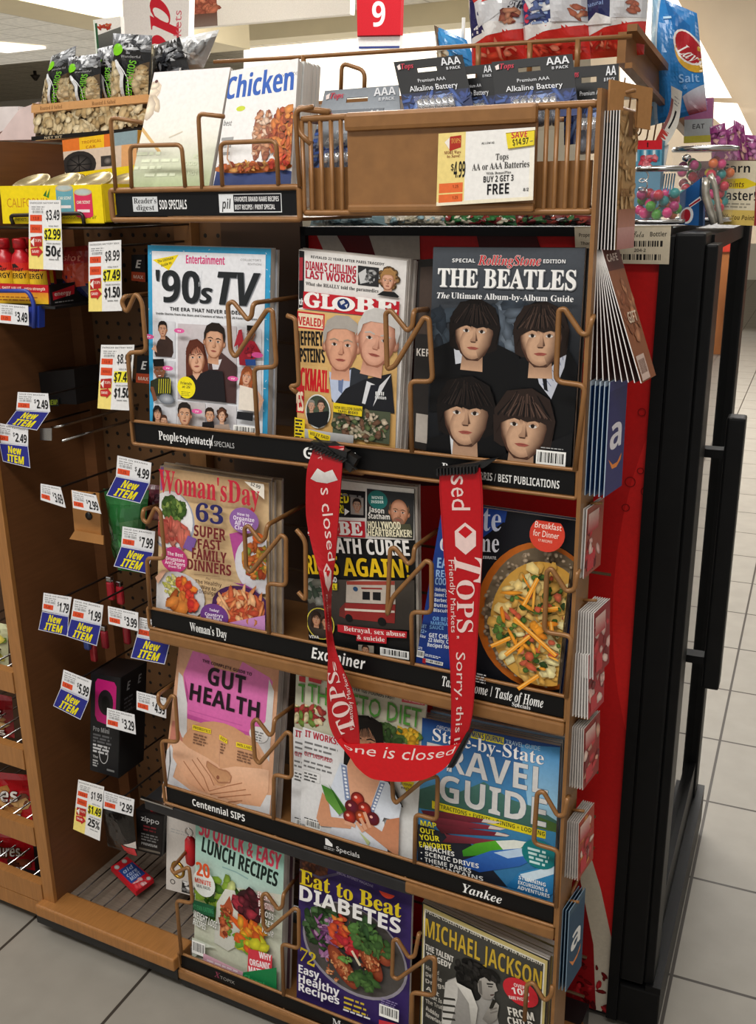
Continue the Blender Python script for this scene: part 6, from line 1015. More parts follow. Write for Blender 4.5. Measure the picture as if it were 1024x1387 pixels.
# ================================================================== BATTERIES, BIN SIGN
BAT = pm('battery_silver', '#c9cbd0', .22, .8, .05); BATB = pm('battery_navy', '#141b34', .3, .3)
def battery_art(size, small_=True, W=100, H=92, light=False):
    a = Art(W, H, '#0d0e10'); b0 = '#7d838a' if light else '#0d0e10'
    a.rect(0, 0, W, H, b0, b0 if not light else '#b9c0c9'); a.rect(0, H * .55, W, H, b0 if light else '#1c2440', '#24356a'); 
    a.blobs(W / 2, H * .72, W * .5, 12, ['#2c3f7a', '#3a5596', '#1c2748', '#5d7ab4'], 40, 7, 3, 3)
    a.poly([(4, 8), (9, 5), (9, 13), (5, 14)], '#e8d8d4'); a.text('Tops', 10, 13, 8, '#c82a44', 18, 'si'); a.text(size, W - 4, 14, 11, '#d6d8dc', 11 * len(size) * .85, 'b', 'r'); a.text('8 PACK', W - 6, 21, 4.2, '#c9cbd0', 20, 'b', 'r')
    a.text('Premium ' + size, W / 2, 36, 5.5, '#d6d8dc', 40, 'r', 'c'); a.text('Alkaline Battery', W / 2, 49, 8.5, '#e8eaee', 70, 'r', 'c'); return a
def battery_pack(q, Yt, Yb, size, label, light=False, n=6, hole=True):
    P = planar(q, [oY(*q[0], Yt), oY(*q[1], Yt), oY(*q[2], Yb), oY(*q[3], Yb)]); a = battery_art(size, light=light); r = root('battery_pack', (P[2] + P[3]) / 2, label, 'battery pack', 'battery packs in the tan bin')
    f = qmap(P, a.W, a.H); a.build('card', f, PRINT, r, .0012, hole=(32, 13, 60, 20) if hole else None)
    for i in range(n):
        x = 50 + (i - (n - 1) / 2) * 9; A, B = f(x, 66, .005), f(x, 108, .005); m = MB(); m.lathe(A, [(.002, -.001), (.002, 0), (.0042, .0005), (.0042, (B - A).length * .35)], 10, (B - A)); m.build('battery', BAT, r); m = MB(); m.lathe(A + (B - A) * .35, [(.0042, 0), (.0042, (B - A).length * .6)], 10, (B - A)); m.build('battery_sleeve', BATB, r)
    m = MB(); K = [f(22, 62, .0104), f(78, 62, .0104), f(78, 110, .0104), f(22, 110, .0104)]; L = [f(20, 60, .0015), f(80, 60, .0015), f(80, 112, .0015), f(20, 112, .0015)]; m.add(K + L, [(0, 1, 2, 3), (0, 4, 5, 1), (1, 5, 6, 2), (2, 6, 7, 3), (3, 7, 4, 0)]); m.build('clear_blister', CLEAR, r)
    return r
battery_pack([(440, 123), (540, 115), (546, 206), (420, 210)], 1.25, 1.20, 'AAA', 'grey shiny AAA battery pack leaning at the left end of the bin', True)
battery_pack([(533, 84), (626, 74), (644, 156), (551, 164)], 1.21, 1.185, 'AAA', 'black AAA battery pack standing upright behind the tan panel, left')
battery_pack([(612, 92), (668, 86), (676, 164), (606, 168)], 1.235, 1.215, 'AA', 'black AA battery pack half hidden between the two upright AAA packs')
battery_pack([(666, 84), (775, 73), (784, 156), (674, 164)], 1.205, 1.182, 'AAA', 'black AAA battery pack standing upright behind the sale card, right')
battery_pack([(764, 92), (838, 86), (838, 190), (764, 196)], 1.25, 1.215, 'AA', 'black AA battery pack at the right end of the bin', n=4)
battery_pack([(440, 150), (520, 146), (500, 230), (420, 234)], 1.185, 1.172, 'AA', 'grey battery pack lying lowest behind the left bin wires', True)
a = Art(130, 97, '#f2f0ec'); a.rect(0, 0, 38, 97, '#f0d98a'); a.rect(124, 0, 130, 97, '#f6f0e0'); a.rect(0, 92, 130, 97, '#f3ead0'); a.rect(3, 67, 36, 80, '#e8703a'); a.rect(3, 82, 36, 93, '#e8703a'); a.text('1.25', 22, 74, 4, '#8d3a1c', 8); a.text('1.25', 22, 89, 4, '#8d3a1c', 8)
a.poly([(9, 12), (17, 5), (32, 4), (32, 20), (17, 24)], '#b03428'); a.poly([(9, 12), (16, 6), (16, 22)], '#f4ece0'); a.text('TOPS', 18, 14, 6, '#e0a050', 13, 's'); a.text('MORE Ways', 9, 28, 4, '#7a241c', 23, 's'); a.text('to Save!', 13, 33, 4, '#7a241c', 18, 's'); a.text('$', 19, 50, 9, '#17171a', 4); a.text('4.99', 23, 60, 21, '#17171a', 16, 'b')
a.text('AS LOW AS', 60, 18, 2.6, '#555', 17); a.text('Tops', 88, 40, 8, '#33322f', 17, 's', 'c'); a.text('AA or AAA Batteries', 86, 52, 8.5, '#33322f', 76, 's', 'c'); a.text('With BonusPlus', 84, 59, 3.4, '#3d3d3d', 33, 's', 'c'); a.text('BUY 2 GET 3', 84, 69, 8, '#17171a', 40, 'b', 'c'); a.text('FREE', 84, 86, 14, '#17171a', 29, 'b', 'c'); a.text('8/2', 117, 84, 4, '#333', 7)
P = qY([(594, 181), (725, 172), (722, 271), (591, 279)], YF - .016); s_ = a.build('sale_card', qmap(P, a.W, a.H), MATTE, None, .0008, label='white and yellow sale card on the tan bin reading FREE and $4.99', cat='sale sign')
b = Art(40, 24, '#f0da3a'); b.rect(0, 0, 40, 1, '#8d7a1c'); b.rect(0, 23, 40, 24, '#8d7a1c'); b.rect(39, 0, 40, 24, '#8d7a1c'); b.text('SAVE', 7, 9, 9, '#c8284a', 22, 'b', sh=.1); b.text('$14.97', 8, 20, 9.5, '#1c1c1e', 23, 'b'); b.small(33, 16, 38, 1, 2, 1, '#555')
b.build('save_sticker', qmap(qY([(685, 180), (725, 176), (724, 197), (688, 202)], YF - .0175), 40, 24), MATTE, s_, .0004)

# ================================================================== LANE CLOSED STRAP
RED = '#c0151f'
def ribbon(Lp, Rp, n=60):
    """left and right edge polylines -> function of (t along 0..1, u across 0..1)"""
    def arc(P):
        d = [0]
        for a, b in zip(P, P[1:]): d.append(d[-1] + (b - a).length)
        return d
    def ev(P, k, f): return P[k] * (1 - f) + P[k + 1] * f
    mid = [(a + b) / 2 for a, b in zip(Lp, Rp)]; d = arc(mid); T = d[-1]
    def cr(P, k, f):
        p0, p1, p2, p3 = P[max(k - 1, 0)], P[k], P[k + 1], P[min(k + 2, len(P) - 1)]
        return 0.5 * ((2 * p1) + (p2 - p0) * f + (2 * p0 - 5 * p1 + 4 * p2 - p3) * f * f + (3 * p1 - p0 - 3 * p2 + p3) * f ** 3)
    def g(t, u):
        s = max(0, min(.99999, t)) * T; k = max(i for i in range(len(d) - 1) if d[i] <= s); f = (s - d[k]) / max(1e-9, d[k + 1] - d[k])
        return cr(Lp, k, f) * (1 - u) + cr(Rp, k, f) * u
    return g, T
def strap_piece(name, pts, art, parent, Ys, n=50, flip=1):
    Lp = [oY(l[0], l[1], y[0]) for (l, r), y in zip(pts, Ys)]; Rp = [oY(r[0], r[1], y[1]) for (l, r), y in zip(pts, Ys)]
    g, T = ribbon(Lp, Rp); W, H = art.W, art.H
    def f(x, y, d):
        t, u = y / H, x / W; p = g(t, u); e = g(min(1, t + .01), u) - g(max(0, t - .01), u); c = g(t, 1) - g(t, 0); N = e.cross(c); N = N.normalized() if N.length > 1e-12 else Vector((0, -1, 0))
        return p + N * d * 3 * flip
    return art.build(name, f, SATIN, parent, .0006, (3, n))
SATIN = print_mat('satin_ribbon', .35, .15)
st = root('lane_closed_strap', oY(610, 640, 1.13), 'red lane closed strap with white lettering clipped across the rack front', 'lane strap')
LW = '#e6c9c4'
def logo(a, x, y, s):
    a.poly([(x, y - s), (x + s * .62, y - s * .45), (x + s * .62, y + s * .45), (x, y + s), (x - s * .62, y + s * .45), (x - s * .62, y - s * .45)], LW); a.poly([(x, y - s * .78), (x + s * .42, y - s * .4), (x, y - s * .02), (x - s * .42, y - s * .4)], RED)
# right hanging length
L = [(596, 634), (595, 660), (597, 695), (601, 750), (605, 804), (607, 859), (610, 913), (611, 965), (610, 1002), (608, 1022)]
Rr = [(650, 634), (653, 660), (654, 695), (653, 750), (650, 804), (647, 859), (644, 913), (640, 965), (633, 996), (628, 1008)]
a = Art(50, 400, '#b5131d');  # shading of this hanging length painted in as a darker red
for x in (1.5, 48.5): a.rect(x - .4, 0, x + .4, 400, '#8d0f18')
a.text('is closed', 14, -60, 22, LW, 116, 'r', rot=90); logo(a, 29, 94, 21); a.text('T', 14, 118, 36, LW, 36, 'si', rot=90); a.text('OPS', 16, 150, 25, LW, 74, 's', rot=90); a.text('Friendly Markets', 6, 122, 8, LW, 102, 'r', rot=90); a.text('R', 15, 229, 4, LW, 4, rot=90); a.text('Sorry, this lane', 13, 252, 17, LW, 172, 'r', rot=90)
strap_piece('strap_right', list(zip(L, Rr)), a, st, [(1.128, 1.128)] * 6 + [(1.125, 1.125)] * 4)
# left twisting length
L = [(426, 604), (416, 635), (414, 676), (415, 703), (420, 730), (427, 758), (435, 785), (439, 812), (442, 840), (443, 867), (444, 894), (443, 926), (443, 953), (446, 982), (456, 1004), (470, 1020)]
Rr = [(466, 604), (463, 635), (460, 676), (458, 703), (456, 730), (454, 758), (451, 785), (449, 812), (449, 840), (452, 867), (459, 894), (469, 918), (478, 940), (483, 962), (486, 990), (487, 1010)]
a = Art(46, 430, '#ad141d'); a.text('Tops', 28, -18, 26, '#d89a96', 50, 'si', rot=62); a.text('Fr', 8, 12, 8, '#d89a96', 12, 'r', rot=62); a.poly([(6, 44), (14, 30), (24, 36), (34, 32), (42, 46), (28, 50), (14, 48)], '#dcd8d4', '#b9b4b0'); a.text('s closed', 20, 56, 15, LW, 100, 'r', rot=84); logo(a, 26, 178, 20); a.text('Friendly', 12, 202, 7, LW, 54, 'r', rot=90); a.text('s', 20, 300, 16, LW, 14, 'r', rot=90); a.text('TOPS', 40, 402, 26, LW, 92, 'si', rot=-97); a.text('Friendly Markets', 38, 404, 7, LW, 84, 'r', rot=-84)
strap_piece('strap_left', list(zip(L, Rr)), a, st, [(1.130, 1.130), (1.126, 1.124), (1.126, 1.120), (1.126, 1.118), (1.122, 1.116), (1.116, 1.120), (1.108, 1.126), (1.104, 1.128), (1.106, 1.128), (1.112, 1.124), (1.118, 1.118), (1.122, 1.112), (1.122, 1.110), (1.120, 1.112), (1.116, 1.114), (1.114, 1.114)])
# bottom run
L = [(462, 1000), (470, 1008), (490, 1008), (516, 1007), (538, 1008), (561, 1010), (585, 1011), (612, 1010), (626, 1006)]
Rr = [(456, 1004), (474, 1026), (484, 1040), (502, 1054), (524, 1058), (548, 1059), (574, 1056), (598, 1044), (612, 1030)]
a = Art(46, 190, '#cf1a22'); a.text('one is closed', 31, 196, 18, '#f0dcd8', 176, 'r', rot=-90)
L2, R2 = Rr, L
a = Art(46, 190, '#cf1a22'); a.text('one is closed', 28, 12, 15, '#f0dcd8', 166, 'r', rot=90)
strap_piece('strap_bottom', [(r_, l_) for l_, r_ in zip(L, Rr)], a, st, [(1.112, 1.112)] * 9)
def clip(q, Y, ribs, name='clip'):
    P = qY(q, Y); m = MB(); m.hexa(P, (0, .012, 0)); e0, e1 = P[3], P[2]; d = (e1 - e0)
    for i in range(ribs):
        t = (i + .5) / ribs; c = e0 + d * t; up = (P[0] - P[3]); m.hexa([c + up * .95 - d * .03, c + up * .95 + d * .01, c + d * .02 - up * .1, c - d * .025 - up * .1], (0, -.004, 0))
    m.build(name, BLACKP, st)
clip([(420, 598), (448, 600), (484, 622), (474, 640)], 1.130, 1); clip([(424, 602), (470, 612), (468, 626), (418, 606)], 1.126, 11)
clip([(600, 634), (672, 622), (655, 634), (590, 643)], 1.130, 1); clip([(592, 634), (648, 630), (646, 640), (592, 643)], 1.125, 12)
clip([(632, 992), (639, 992), (614, 1040), (605, 1040)], 1.108, 1, 'buckle')

# ================================================================== CARDS HANGING ON THE RIGHT SIDE
def cardstack(px, py, H, W, n, step, splay, arts, labels, group, y0=1.160, x0=None, edge='#e6e2de', skew=0.10, th=.0012, cat='gift card', name='gift_card'):
    p = oY(px, py, y0); x = p.x if x0 is None else x0
    for i in range(n):
        last = i == n - 1; a = arts(last) ; a.edge = lin(edge); X = x + i * step; sp = splay * i / max(1, n - 1)
        def f(u, v, d, X=X, sp=sp):
            X = X + u / 1000 * skew
            t = v / a.H; return Vector((X + sp * t + d, y0 + u / 1000, p.z - v / 1000))
        a.build(name, f, PRINT, None, th, label=labels[1] if not last else labels[0], cat=cat, group=group if not last else None)
def art_wood(last):
    a = Art(58, 148, '#b08a5c' if last else '#26221f')
    if last: a.blobs(30, 60, 30, 70, ['#c49c6a', '#a87c4a', '#d0ac7c', '#b98e5c'], 60, 7, 3, 2.6); a.rect(0, 104, 58, 124, '#a06a54', '#b98474'); a.rect(0, 124, 58, 148, '#c99a94', '#b07a74'); a.rect(24, 0, 38, 26, '#6d4a2c'); a.text('GRILL', 6, 90, 8, '#8d643c', 40)
    return a
cardstack(818, 150, 148, 58, 6, .0032, .003, art_wood, ('tan wood-grain gift card with pinkish foot, foremost of the upper side rack', 'dark gift card with pale edge hanging behind the wood-grain card'), 'dark cards behind the wood-grain gift card', x0=-.3105, skew=.10)
a = Art(60, 44, '#a8794a'); P0 = oY(812, 108, 1.160); a.build('card_header', lambda u, v, d: Vector((-.3075 + u * .00055 + d, 1.162 + u / 1000, P0.z - v / 1000 - u * .0001)), MATTE, None, .002, hole=(20, 14, 40, 44), label='brown cardboard header with a slot above the wood-grain gift cards', cat='card header')
def art_copper(last):
    a = Art(62, 150, '#8a5438' if last else '#3a1f1c')
    if last: a.rect(0, 0, 62, 24, '#5d3028'); a.text('CAFE', 8, 14, 8, '#e8d8cc', 40); a.blobs(32, 70, 26, 40, ['#a0684a', '#8d5438', '#b57a58'], 30, 8, 4); a.text('GIFT', 18, 84, 12, '#e0c8b0', 34, 'b', rot=0); a.rect(4, 120, 36, 148, '#c9b0a4'); a.bars(6, 122, 34, 146, 4, '#6d4a3c', '#c9b0a4')
    return a
cardstack(806, 338, 150, 62, 9, .0006, .055, art_copper, ('copper brown gift card splayed outermost in the fan on the rack side', 'pale-edged gift card splayed in the fan behind the copper brown card'), 'fanned cards behind the copper brown gift card', x0=-.311, skew=.05)
def art_blue(last):
    a = Art(62, 142, '#2a2c6a' if last else '#1a3a6a')
    if last: a.text('a', 10, 86, 40, '#ece8f0', 40, 'b'); a.poly([(8, 96), (24, 106), (40, 106), (54, 97), (52, 105), (38, 112), (22, 111)], '#e8862a'); a.rect(0, 0, 62, 12, '#37397a')
    else: a.rect(0, 0, 62, 6, '#c9d4e0')
    return a
cardstack(802, 516, 142, 62, 5, .0056, .001, art_blue, ('dark blue gift card with a white letter and orange smile, upper one', 'blue gift card hanging behind the upper dark blue card'), 'blue cards behind the upper white-letter card', x0=-.3105, edge='#a9bccb')
def art_red(seed, c='#8d1c22', c2='#e0b0a8'):
    def g(last):
        a = Art(58, 92, c if last else '#d9d4d0')
        if last: a.blobs(30, 46, 26, 38, [c2, '#c03038', '#7a141c', '#e8c8bc'], 22, 8, seed); a.rect(4, 8, 40, 34, '#d8b8ae', '#b02a34'); a.rect(8, 64, 30, 86, '#c0303a')
        return a
    return g
cardstack(797, 690, 120, 58, 2, .004, .0, art_red(3, '#9a4a3a'), ('red logo card flat against the post below the blue cards', 'thin card behind the red logo card on the post'), 'thin card behind red logo card', x0=-.311)
cardstack(786, 828, 92, 58, 7, .0032, .004, art_red(5), ('white-edged pouch card with red print, highest of the three pouch stacks', 'white-edged card in the highest pouch stack'), 'white-edged cards of the highest pouch stack', x0=-.3105, edge='#d6d2ce')
cardstack(783, 885, 80, 58, 6, .0032, .004, art_red(6, '#a8242e'), ('red and white card in the row just under the highest pouch stack', 'white-edged card just under the highest pouch stack'), 'white-edged cards under the highest pouch stack', x0=-.3105, edge='#dedad6', y0=1.157)
cardstack(779, 985, 120, 58, 6, .003, .003, art_red(8, '#8d2420', '#d8a088'), ('dark red card with pale marks, middle of the three pouch stacks', 'grey-edged card in the middle pouch stack'), 'grey-edged cards of the middle pouch stack', x0=-.3105, edge='#b9b2ac')
cardstack(770, 1112, 118, 58, 6, .003, .003, art_red(9, '#a03a24', '#e0903a'), ('orange and red card, lowest of the three pouch stacks', 'grey-edged card in the lowest pouch stack'), 'grey-edged cards of the lowest pouch stack', x0=-.3105, edge='#aaa29c')
def art_teal(last):
    a = Art(60, 140, '#1f4460' if last else '#18324a')
    if last: a.text('a', 12, 82, 38, '#ecebe8', 36, 'b'); a.poly([(8, 92), (24, 104), (40, 102), (52, 92), (50, 100), (38, 108), (22, 110)], '#e08a4a'); a.rect(0, 0, 60, 10, '#39566a')
    return a
cardstack(762, 1232, 140, 60, 3, .0045, .001, art_teal, ('slate blue gift card with a white letter, the lower one near the floor', 'blue card behind the lower white-letter gift card'), 'blue cards behind the lower white-letter card', x0=-.3105, edge='#7d95a8')
for i, (px, py) in enumerate(((822, 128), (810, 330), (806, 512), (799, 684), (790, 815), (783, 975), (776, 1100), (766, 1222))):
    p = oY(px, py, 1.18); MB().tube([(-.312, 1.185, p.z), (-.285 if i == 0 else -.295, 1.185, p.z + .003)], .0022, 6, 0).build('card_peg', TAN, rack)

# ================================================================== ON TOP OF THE COOLER AND THE SNACK SHELF
ZT = 1.348
def gumballs(c, r, n, h0, h1, seed, pal, grp, lab):
    R = random.Random(seed); base = {}; pts = []
    t = 0
    while len(pts) < n and t < 6000:
        t += 1; a = R.uniform(0, 6.283); q = (r - .0085) * math.sqrt(R.random()); p = Vector((c[0] + q * math.cos(a), c[1] + q * math.sin(a), R.uniform(h0, h1)))
        if all((p - o_).length > .0135 for o_ in pts): pts.append(p)
    for p in pts:
        k = R.choice(list(pal) + ['magenta', 'pink', 'pink', 'teal', 'red'])
        if k not in base:
            m = MB(); m.lathe((0, 0, 0), [(.0072 * math.sin(math.pi * i / 8), -.0072 * math.cos(math.pi * i / 8)) for i in range(9)], 12); o = m.build('gumball', pm('gum_' + k, pal[k], .3)); base[k] = o
        else: o = base[k].copy(); COL.objects.link(o)
        o.location = p - Vector((0, 0, .0072)); o['label'] = '%s gumball inside the %s' % (k, lab); o['category'] = 'gumball'; o['group'] = k + ' ' + grp
PAL = {'pink': '#d8307a', 'teal': '#1f8a8a', 'red': '#c02038', 'green': '#4a9a2c', 'yellow': '#d8c02c', 'magenta': '#a82468', 'orange': '#e0702a'}
def jar(c, r, h, label):
    t = root('candy_jar', c, label, 'candy jar'); c = Vector(c)
    m = MB(); m.lathe(c + Vector((0, 0, .004)), [(r, 0), (r, h - .008)], 32); m.f = m.f[:-2]; m.mi = m.mi[:-2]; m.sm = m.sm[:-2]; m.build('clear_wall', CLEAR, t)
    m = MB(); m.lathe(c, [(r * .98, 0), (r + .0015, .001), (r + .0015, .006), (r, .0065)], 32); m.build('base_rim', CHROME, t); m = MB(); m.lathe(c + Vector((0, 0, h - .007)), [(r + .0008, 0), (r + .002, .002), (r + .002, .006), (r - .004, .0072), (r - .006, .004)], 32); m.build('metal_lid', CHROME, t)
    return t
p = oY(891, 300, 1.50); c1_ = (p.x, 1.50, ZT + .001); t = jar(c1_, .036, .078, 'small clear candy can with bright gumballs standing in front')
gumballs(c1_, .036, 46, c1_[2] + .013, c1_[2] + .042, 3, PAL, 'gumballs in the small can', 'small clear can')
cc = Vector(c1_); MB().tube([cc + Vector((-.018 + .006 * math.cos(i * .6), -.026 + .002 * math.sin(i), .042 + i * .0011 + .005 * math.sin(i * .6))) for i in range(26)], .0011, 6, 0).build('wire_spring', CHROME, t)
m = MB(); 
for i in range(5): m.hexa([cc + Vector((.004 + i * .0036, -.012, .04)), cc + Vector((.006 + i * .0036, -.012, .04)), cc + Vector((.008 + i * .0036, -.012, .068)), cc + Vector((.006 + i * .0036, -.012, .068))], (0, .001, 0))
m.build('striped_insert', pm('insert_blue', '#3a8ab4', .4), t)
p = oY(942, 300, 1.64); c2_ = (p.x + .006, 1.64, ZT + .001); t = jar(c2_, .047, .108, 'larger clear candy can behind the small one')
gumballs(c2_, .047, 60, c2_[2] + .013, c2_[2] + .088, 8, PAL, 'gumballs in the large can', 'larger clear can')
c = oY(930, 214, 1.592); MB().lathe(c, [(.0, -.006), (.006, -.003), (.0068, 0), (.006, .003), (.0, .006)], 12).build('silver_knob', CHROME, t)
a = Art(44, 40, '#5a9ab4'); a.rect(0, 0, 44, 13, '#c8202c'); a.rect(21, 3, 23, 10, '#3a1014'); 
for i in range(6): a.rect(2 + i * 7, 14, 6 + i * 7, 30, ('#d8e4e8', '#2f7a9a')[i % 2])
a.blobs(24, 30, 16, 8, ['#d05060', '#e08088', '#c03848'], 16, 4, 3); P = qY([(858, 190), (897, 190), (896, 228), (858, 228)], 1.585); r = root('candy_box', (P[2] + P[3]) / 2, 'red-topped box of striped candy behind the small gumball can', 'candy box'); a.build('front_print', qmap(P, 44, 40), PRINT, r, .001); m = MB(); m.hexa([P[0] + Vector((0, .0012, 0)), P[1] + Vector((0, .0012, 0)), Vector((P[2].x, P[2].y + .0012, ZT)), Vector((P[3].x, P[3].y + .0012, ZT))], (0, .02, 0)); m.build('box_body', pm('card_blue', '#4a8aa8', .5), r)
a = Art(34, 62, '#1f5a9a'); a.rect(28, 0, 34, 62, '#14304f'); a.ell(10, 46, 10, 14, '#e8ecf0'); a.ell(9, 46, 7, 11, '#b02030'); a.line(14, 32, 30, 26, 6, '#e8ecf0'); a.line(14, 32, 29, 27, 3, '#b02030'); P = qY([(921, 262), (954, 238), (952, 306), (920, 304)], 1.555); a.build('candy_box', qmap(P, 34, 62), PRINT, None, .016, label='blue candy box with red curled letter standing beside the gumball can', cat='candy box')
m = MB(); K = [oY(x, y, 1.54) for x, y in ((957, 240), (955, 262), (962, 285), (968, 303))]; m.tube(K, .006, 8, .006); m.tube([oY(x, y, 1.535) for x, y in ((962, 236), (968, 250), (972, 275), (976, 303))], .004, 8, .006); m.build('foil_wrapper', pm('crinkled_foil', '#b9b4a8', .25, .6, .3, 60), label='crumpled silver foil wrapper standing right of the blue candy box', cat='wrapper')
a = Art(44, 84, '#d9cfb4'); a.text('Earn', 3, 15, 11, '#17171a', 30); a.poly([(0, 24), (28, 22), (44, 30), (28, 36), (0, 36)], '#e0c820'); a.text('iPoints', 3, 34, 7, '#6d4a14', 24, 'i'); a.text('Faster!', 1, 51, 12, '#17171a', 39); a.small(3, 55, 36, 2, 4, 2, '#9a927e'); a.rect(0, 64, 44, 84, '#cdb15c'); a.text('Buy', 2, 74, 6, '#6d5414', 8); a.text('We You Point', 4, 77, 6, '#4a3a10', 36, 'i'); a.rect(40, 0, 44, 84, '#8d2a2c')
P = qY([(977, 218), (1030, 218), (1026, 306), (974, 304)], 1.66); r = root('points_card', (P[2] + P[3]) / 2, 'cream counter card with black heading and yellow pencil at the far right', 'counter card'); a.build('printed_card', qmap(P, 44, 84), MATTE, r, .0015); m = MB(); m.hexa([P[3], P[2], P[2] + Vector((0, .06, .0)), P[3] + Vector((0, .06, .0))], (0, 0, .002)); m.build('card_foot', WHITEP, r)
def wrap(q, Y, lab, seed):
    a = Art(20, 40, '#9a4a84'); a.blobs(10, 20, 9, 18, ['#b96aa0', '#7d3468', '#c98ab4', '#d8a8a0'], 22, 5, seed); a.poly([(0, 0), (5, 6), (10, 0), (15, 6), (20, 0), (20, 8), (0, 8)], '#8d3a74'); pillow('candy_sachet', lab, 'candy sachet', qY(q, Y), a, .006, cuts=(5, 6))
for i, (q, lab) in enumerate((([(962, 172), (982, 166), (988, 222), (964, 222)], 'pink candy sachet leftmost above the cream counter card'), ([(980, 178), (996, 168), (1004, 222), (984, 224)], 'second pink candy sachet above the cream counter card'), ([(994, 162), (1008, 170), (1014, 222), (998, 222)], 'tallest pink candy sachet above the cream counter card'), ([(1006, 182), (1030, 184), (1028, 222), (1010, 222)], 'pink candy sachet at the right picture edge'))): wrap(q, 1.74 + i * .01, lab, i + 2)
MB().bb((oY(950, 220, 1.8).x, 1.72, ZT), (oY(1040, 220, 1.8).x, 1.80, oY(1000, 218, 1.76).z)).build('sachet_box', pm('box_brown', '#6d4a44', .6), label='brown box holding the pink candy sachets on the cooler', cat='box')
a = Art(40, 64, '#c99ab0'); a.rect(0, 0, 40, 30, '#b06a90'); a.text('LOVE', 8, 10, 5, '#e8c8d8', 24); a.rect(0, 30, 40, 54, '#b9c0bc'); a.text('EAT', 12, 44, 7, '#555', 17); a.rect(0, 54, 40, 64, '#c9c04a'); a.build('treat_card', qmap(qY([(928, 134), (966, 132), (964, 192), (926, 194)], 1.84), 40, 64), PRINT, None, .01, label='pink, grey and yellow treat box behind the candy cans', cat='box')
# curved shelf tag hanging from the slanted side rail
K = [(912, 118), (922, 124), (924, 150), (914, 176), (900, 198), (890, 192), (904, 166), (911, 142)]
L = [(909, 116), (909, 135), (905, 155), (896, 174), (888, 190)]; Rr = [(924, 124), (922, 146), (919, 166), (911, 184), (902, 198)]
a = Art(24, 90, '#d8d4ca'); a.rect(0, 20, 6, 90, '#8d5a58'); a.rect(0, 70, 16, 90, '#c0403a'); a.poly([(12, 34), (16, 34), (13, 64), (10, 64)], '#1c1c1e'); a.small(8, 14, 20, 3, 5, 2, '#888'); Lp = [oY(*q, 1.62) for q in L]; Rp = [oY(*q, 1.60) for q in Rr]; g, T = ribbon(Lp, Rp)
a.build('shelf_tag', lambda x, y, d: g(y / 90, x / 24) + Vector((.3, -.95, 0)) * d, MATTE, None, .0008, (0, 16), label='curved white and red shelf tag hanging from the slanted tan rail', cat='price tag')
P = oY(903, 196, 1.6); MB().hexa([oY(897, 196, 1.605), oY(906, 196, 1.605), oY(900, 228, 1.605), oY(893, 228, 1.605)], (0, .002, 0)).build('tag_stem', WHITEP, label='pale upright tag stem beside the red-topped candy box', cat='tag stem')
# snack bags on the upper shelf
def chips(seed, v):
    a = Art(80, 150, '#d9dadd'); a.poly([(0, 110), (80, 96), (80, 150), (0, 150)], '#c8302a'); a.poly([(0, 104), (30, 92), (80, 98), (80, 104), (30, 112), (0, 122)], '#e8e6e4')
    if v == 0: a.poly([(0, 60), (16, 60), (28, 106), (4, 112)], '#2c2a5a'); a.poly([(0, 0), (80, 0), (80, 56), (16, 70), (10, 60)], '#c0342e'); a.poly([(14, 66), (80, 50), (80, 70), (20, 100)], '#d2d3d6'); a.text('The', 62, 78, 12, '#35343c', 22, 'k'); a.blobs(64, 88, 10, 9, ['#a8604a', '#c98a6a', '#7d3a30'], 14, 5, seed)
    if v == 1: a.rect(0, 0, 42, 100, '#2c3a70'); [a.ell(9, 62 + i * 15, 4, 6, '#d8405a') for i in range(3)]; a.small(16, 62, 38, 4, 12, 3, '#9ab0d8', 3); a.blobs(28, 70, 12, 26, ['#e6e8ee', '#5a6a9a', '#2a3462'], 18, 6, seed, 2.4); a.rect(42, 0, 80, 100, '#cfd0d4'); a.blobs(72, 86, 6, 9, ['#a8604a', '#c98a6a'], 10, 4, seed); a.text('Potato', 30, 40, 14, '#d8dae2', 40, 'si')
    if v == 2: a.rect(0, 0, 38, 100, '#2a2f5c'); a.text('party', 4, 60, 8, '#c8405a', 26, 'i'); a.text('natural', 4, 82, 5, '#8aa0d0', 26); a.rect(38, 0, 80, 100, '#d0d1d4'); a.blobs(66, 84, 6, 9, ['#a8604a', '#c98a6a'], 10, 4, seed); a.poly([(0, 106), (20, 92), (40, 100), (40, 108)], '#e8e6e4')
    a.blobs(40, 132, 34, 8, ['#e0503c', '#a8201c', '#f08a70'], 14, 5, seed + 3, 2.4); return a  # blobs paint shiny fold highlights onto the red foot of the bag
pillow('chip_bag', 'red, white and navy chip bag with a dark script word, leftmost on the wire shelf', 'chip bag', qY([(632, -60), (708, -66), (716, 84), (640, 92)], 1.56), chips(3, 0), .03, cuts=(16, 18))
pillow('chip_bag', 'navy and silver chip bag with three pink dots, middle of the wire shelf', 'chip bag', qY([(702, -66), (792, -72), (800, 80), (712, 86)], 1.55), chips(5, 1), .03, cuts=(16, 18))
pillow('chip_bag', 'navy and silver chip bag with red foot, rightmost of three on the wire shelf', 'chip bag', qY([(790, -72), (884, -76), (872, 74), (796, 80)], 1.56), chips(7, 2), .03, cuts=(16, 18))
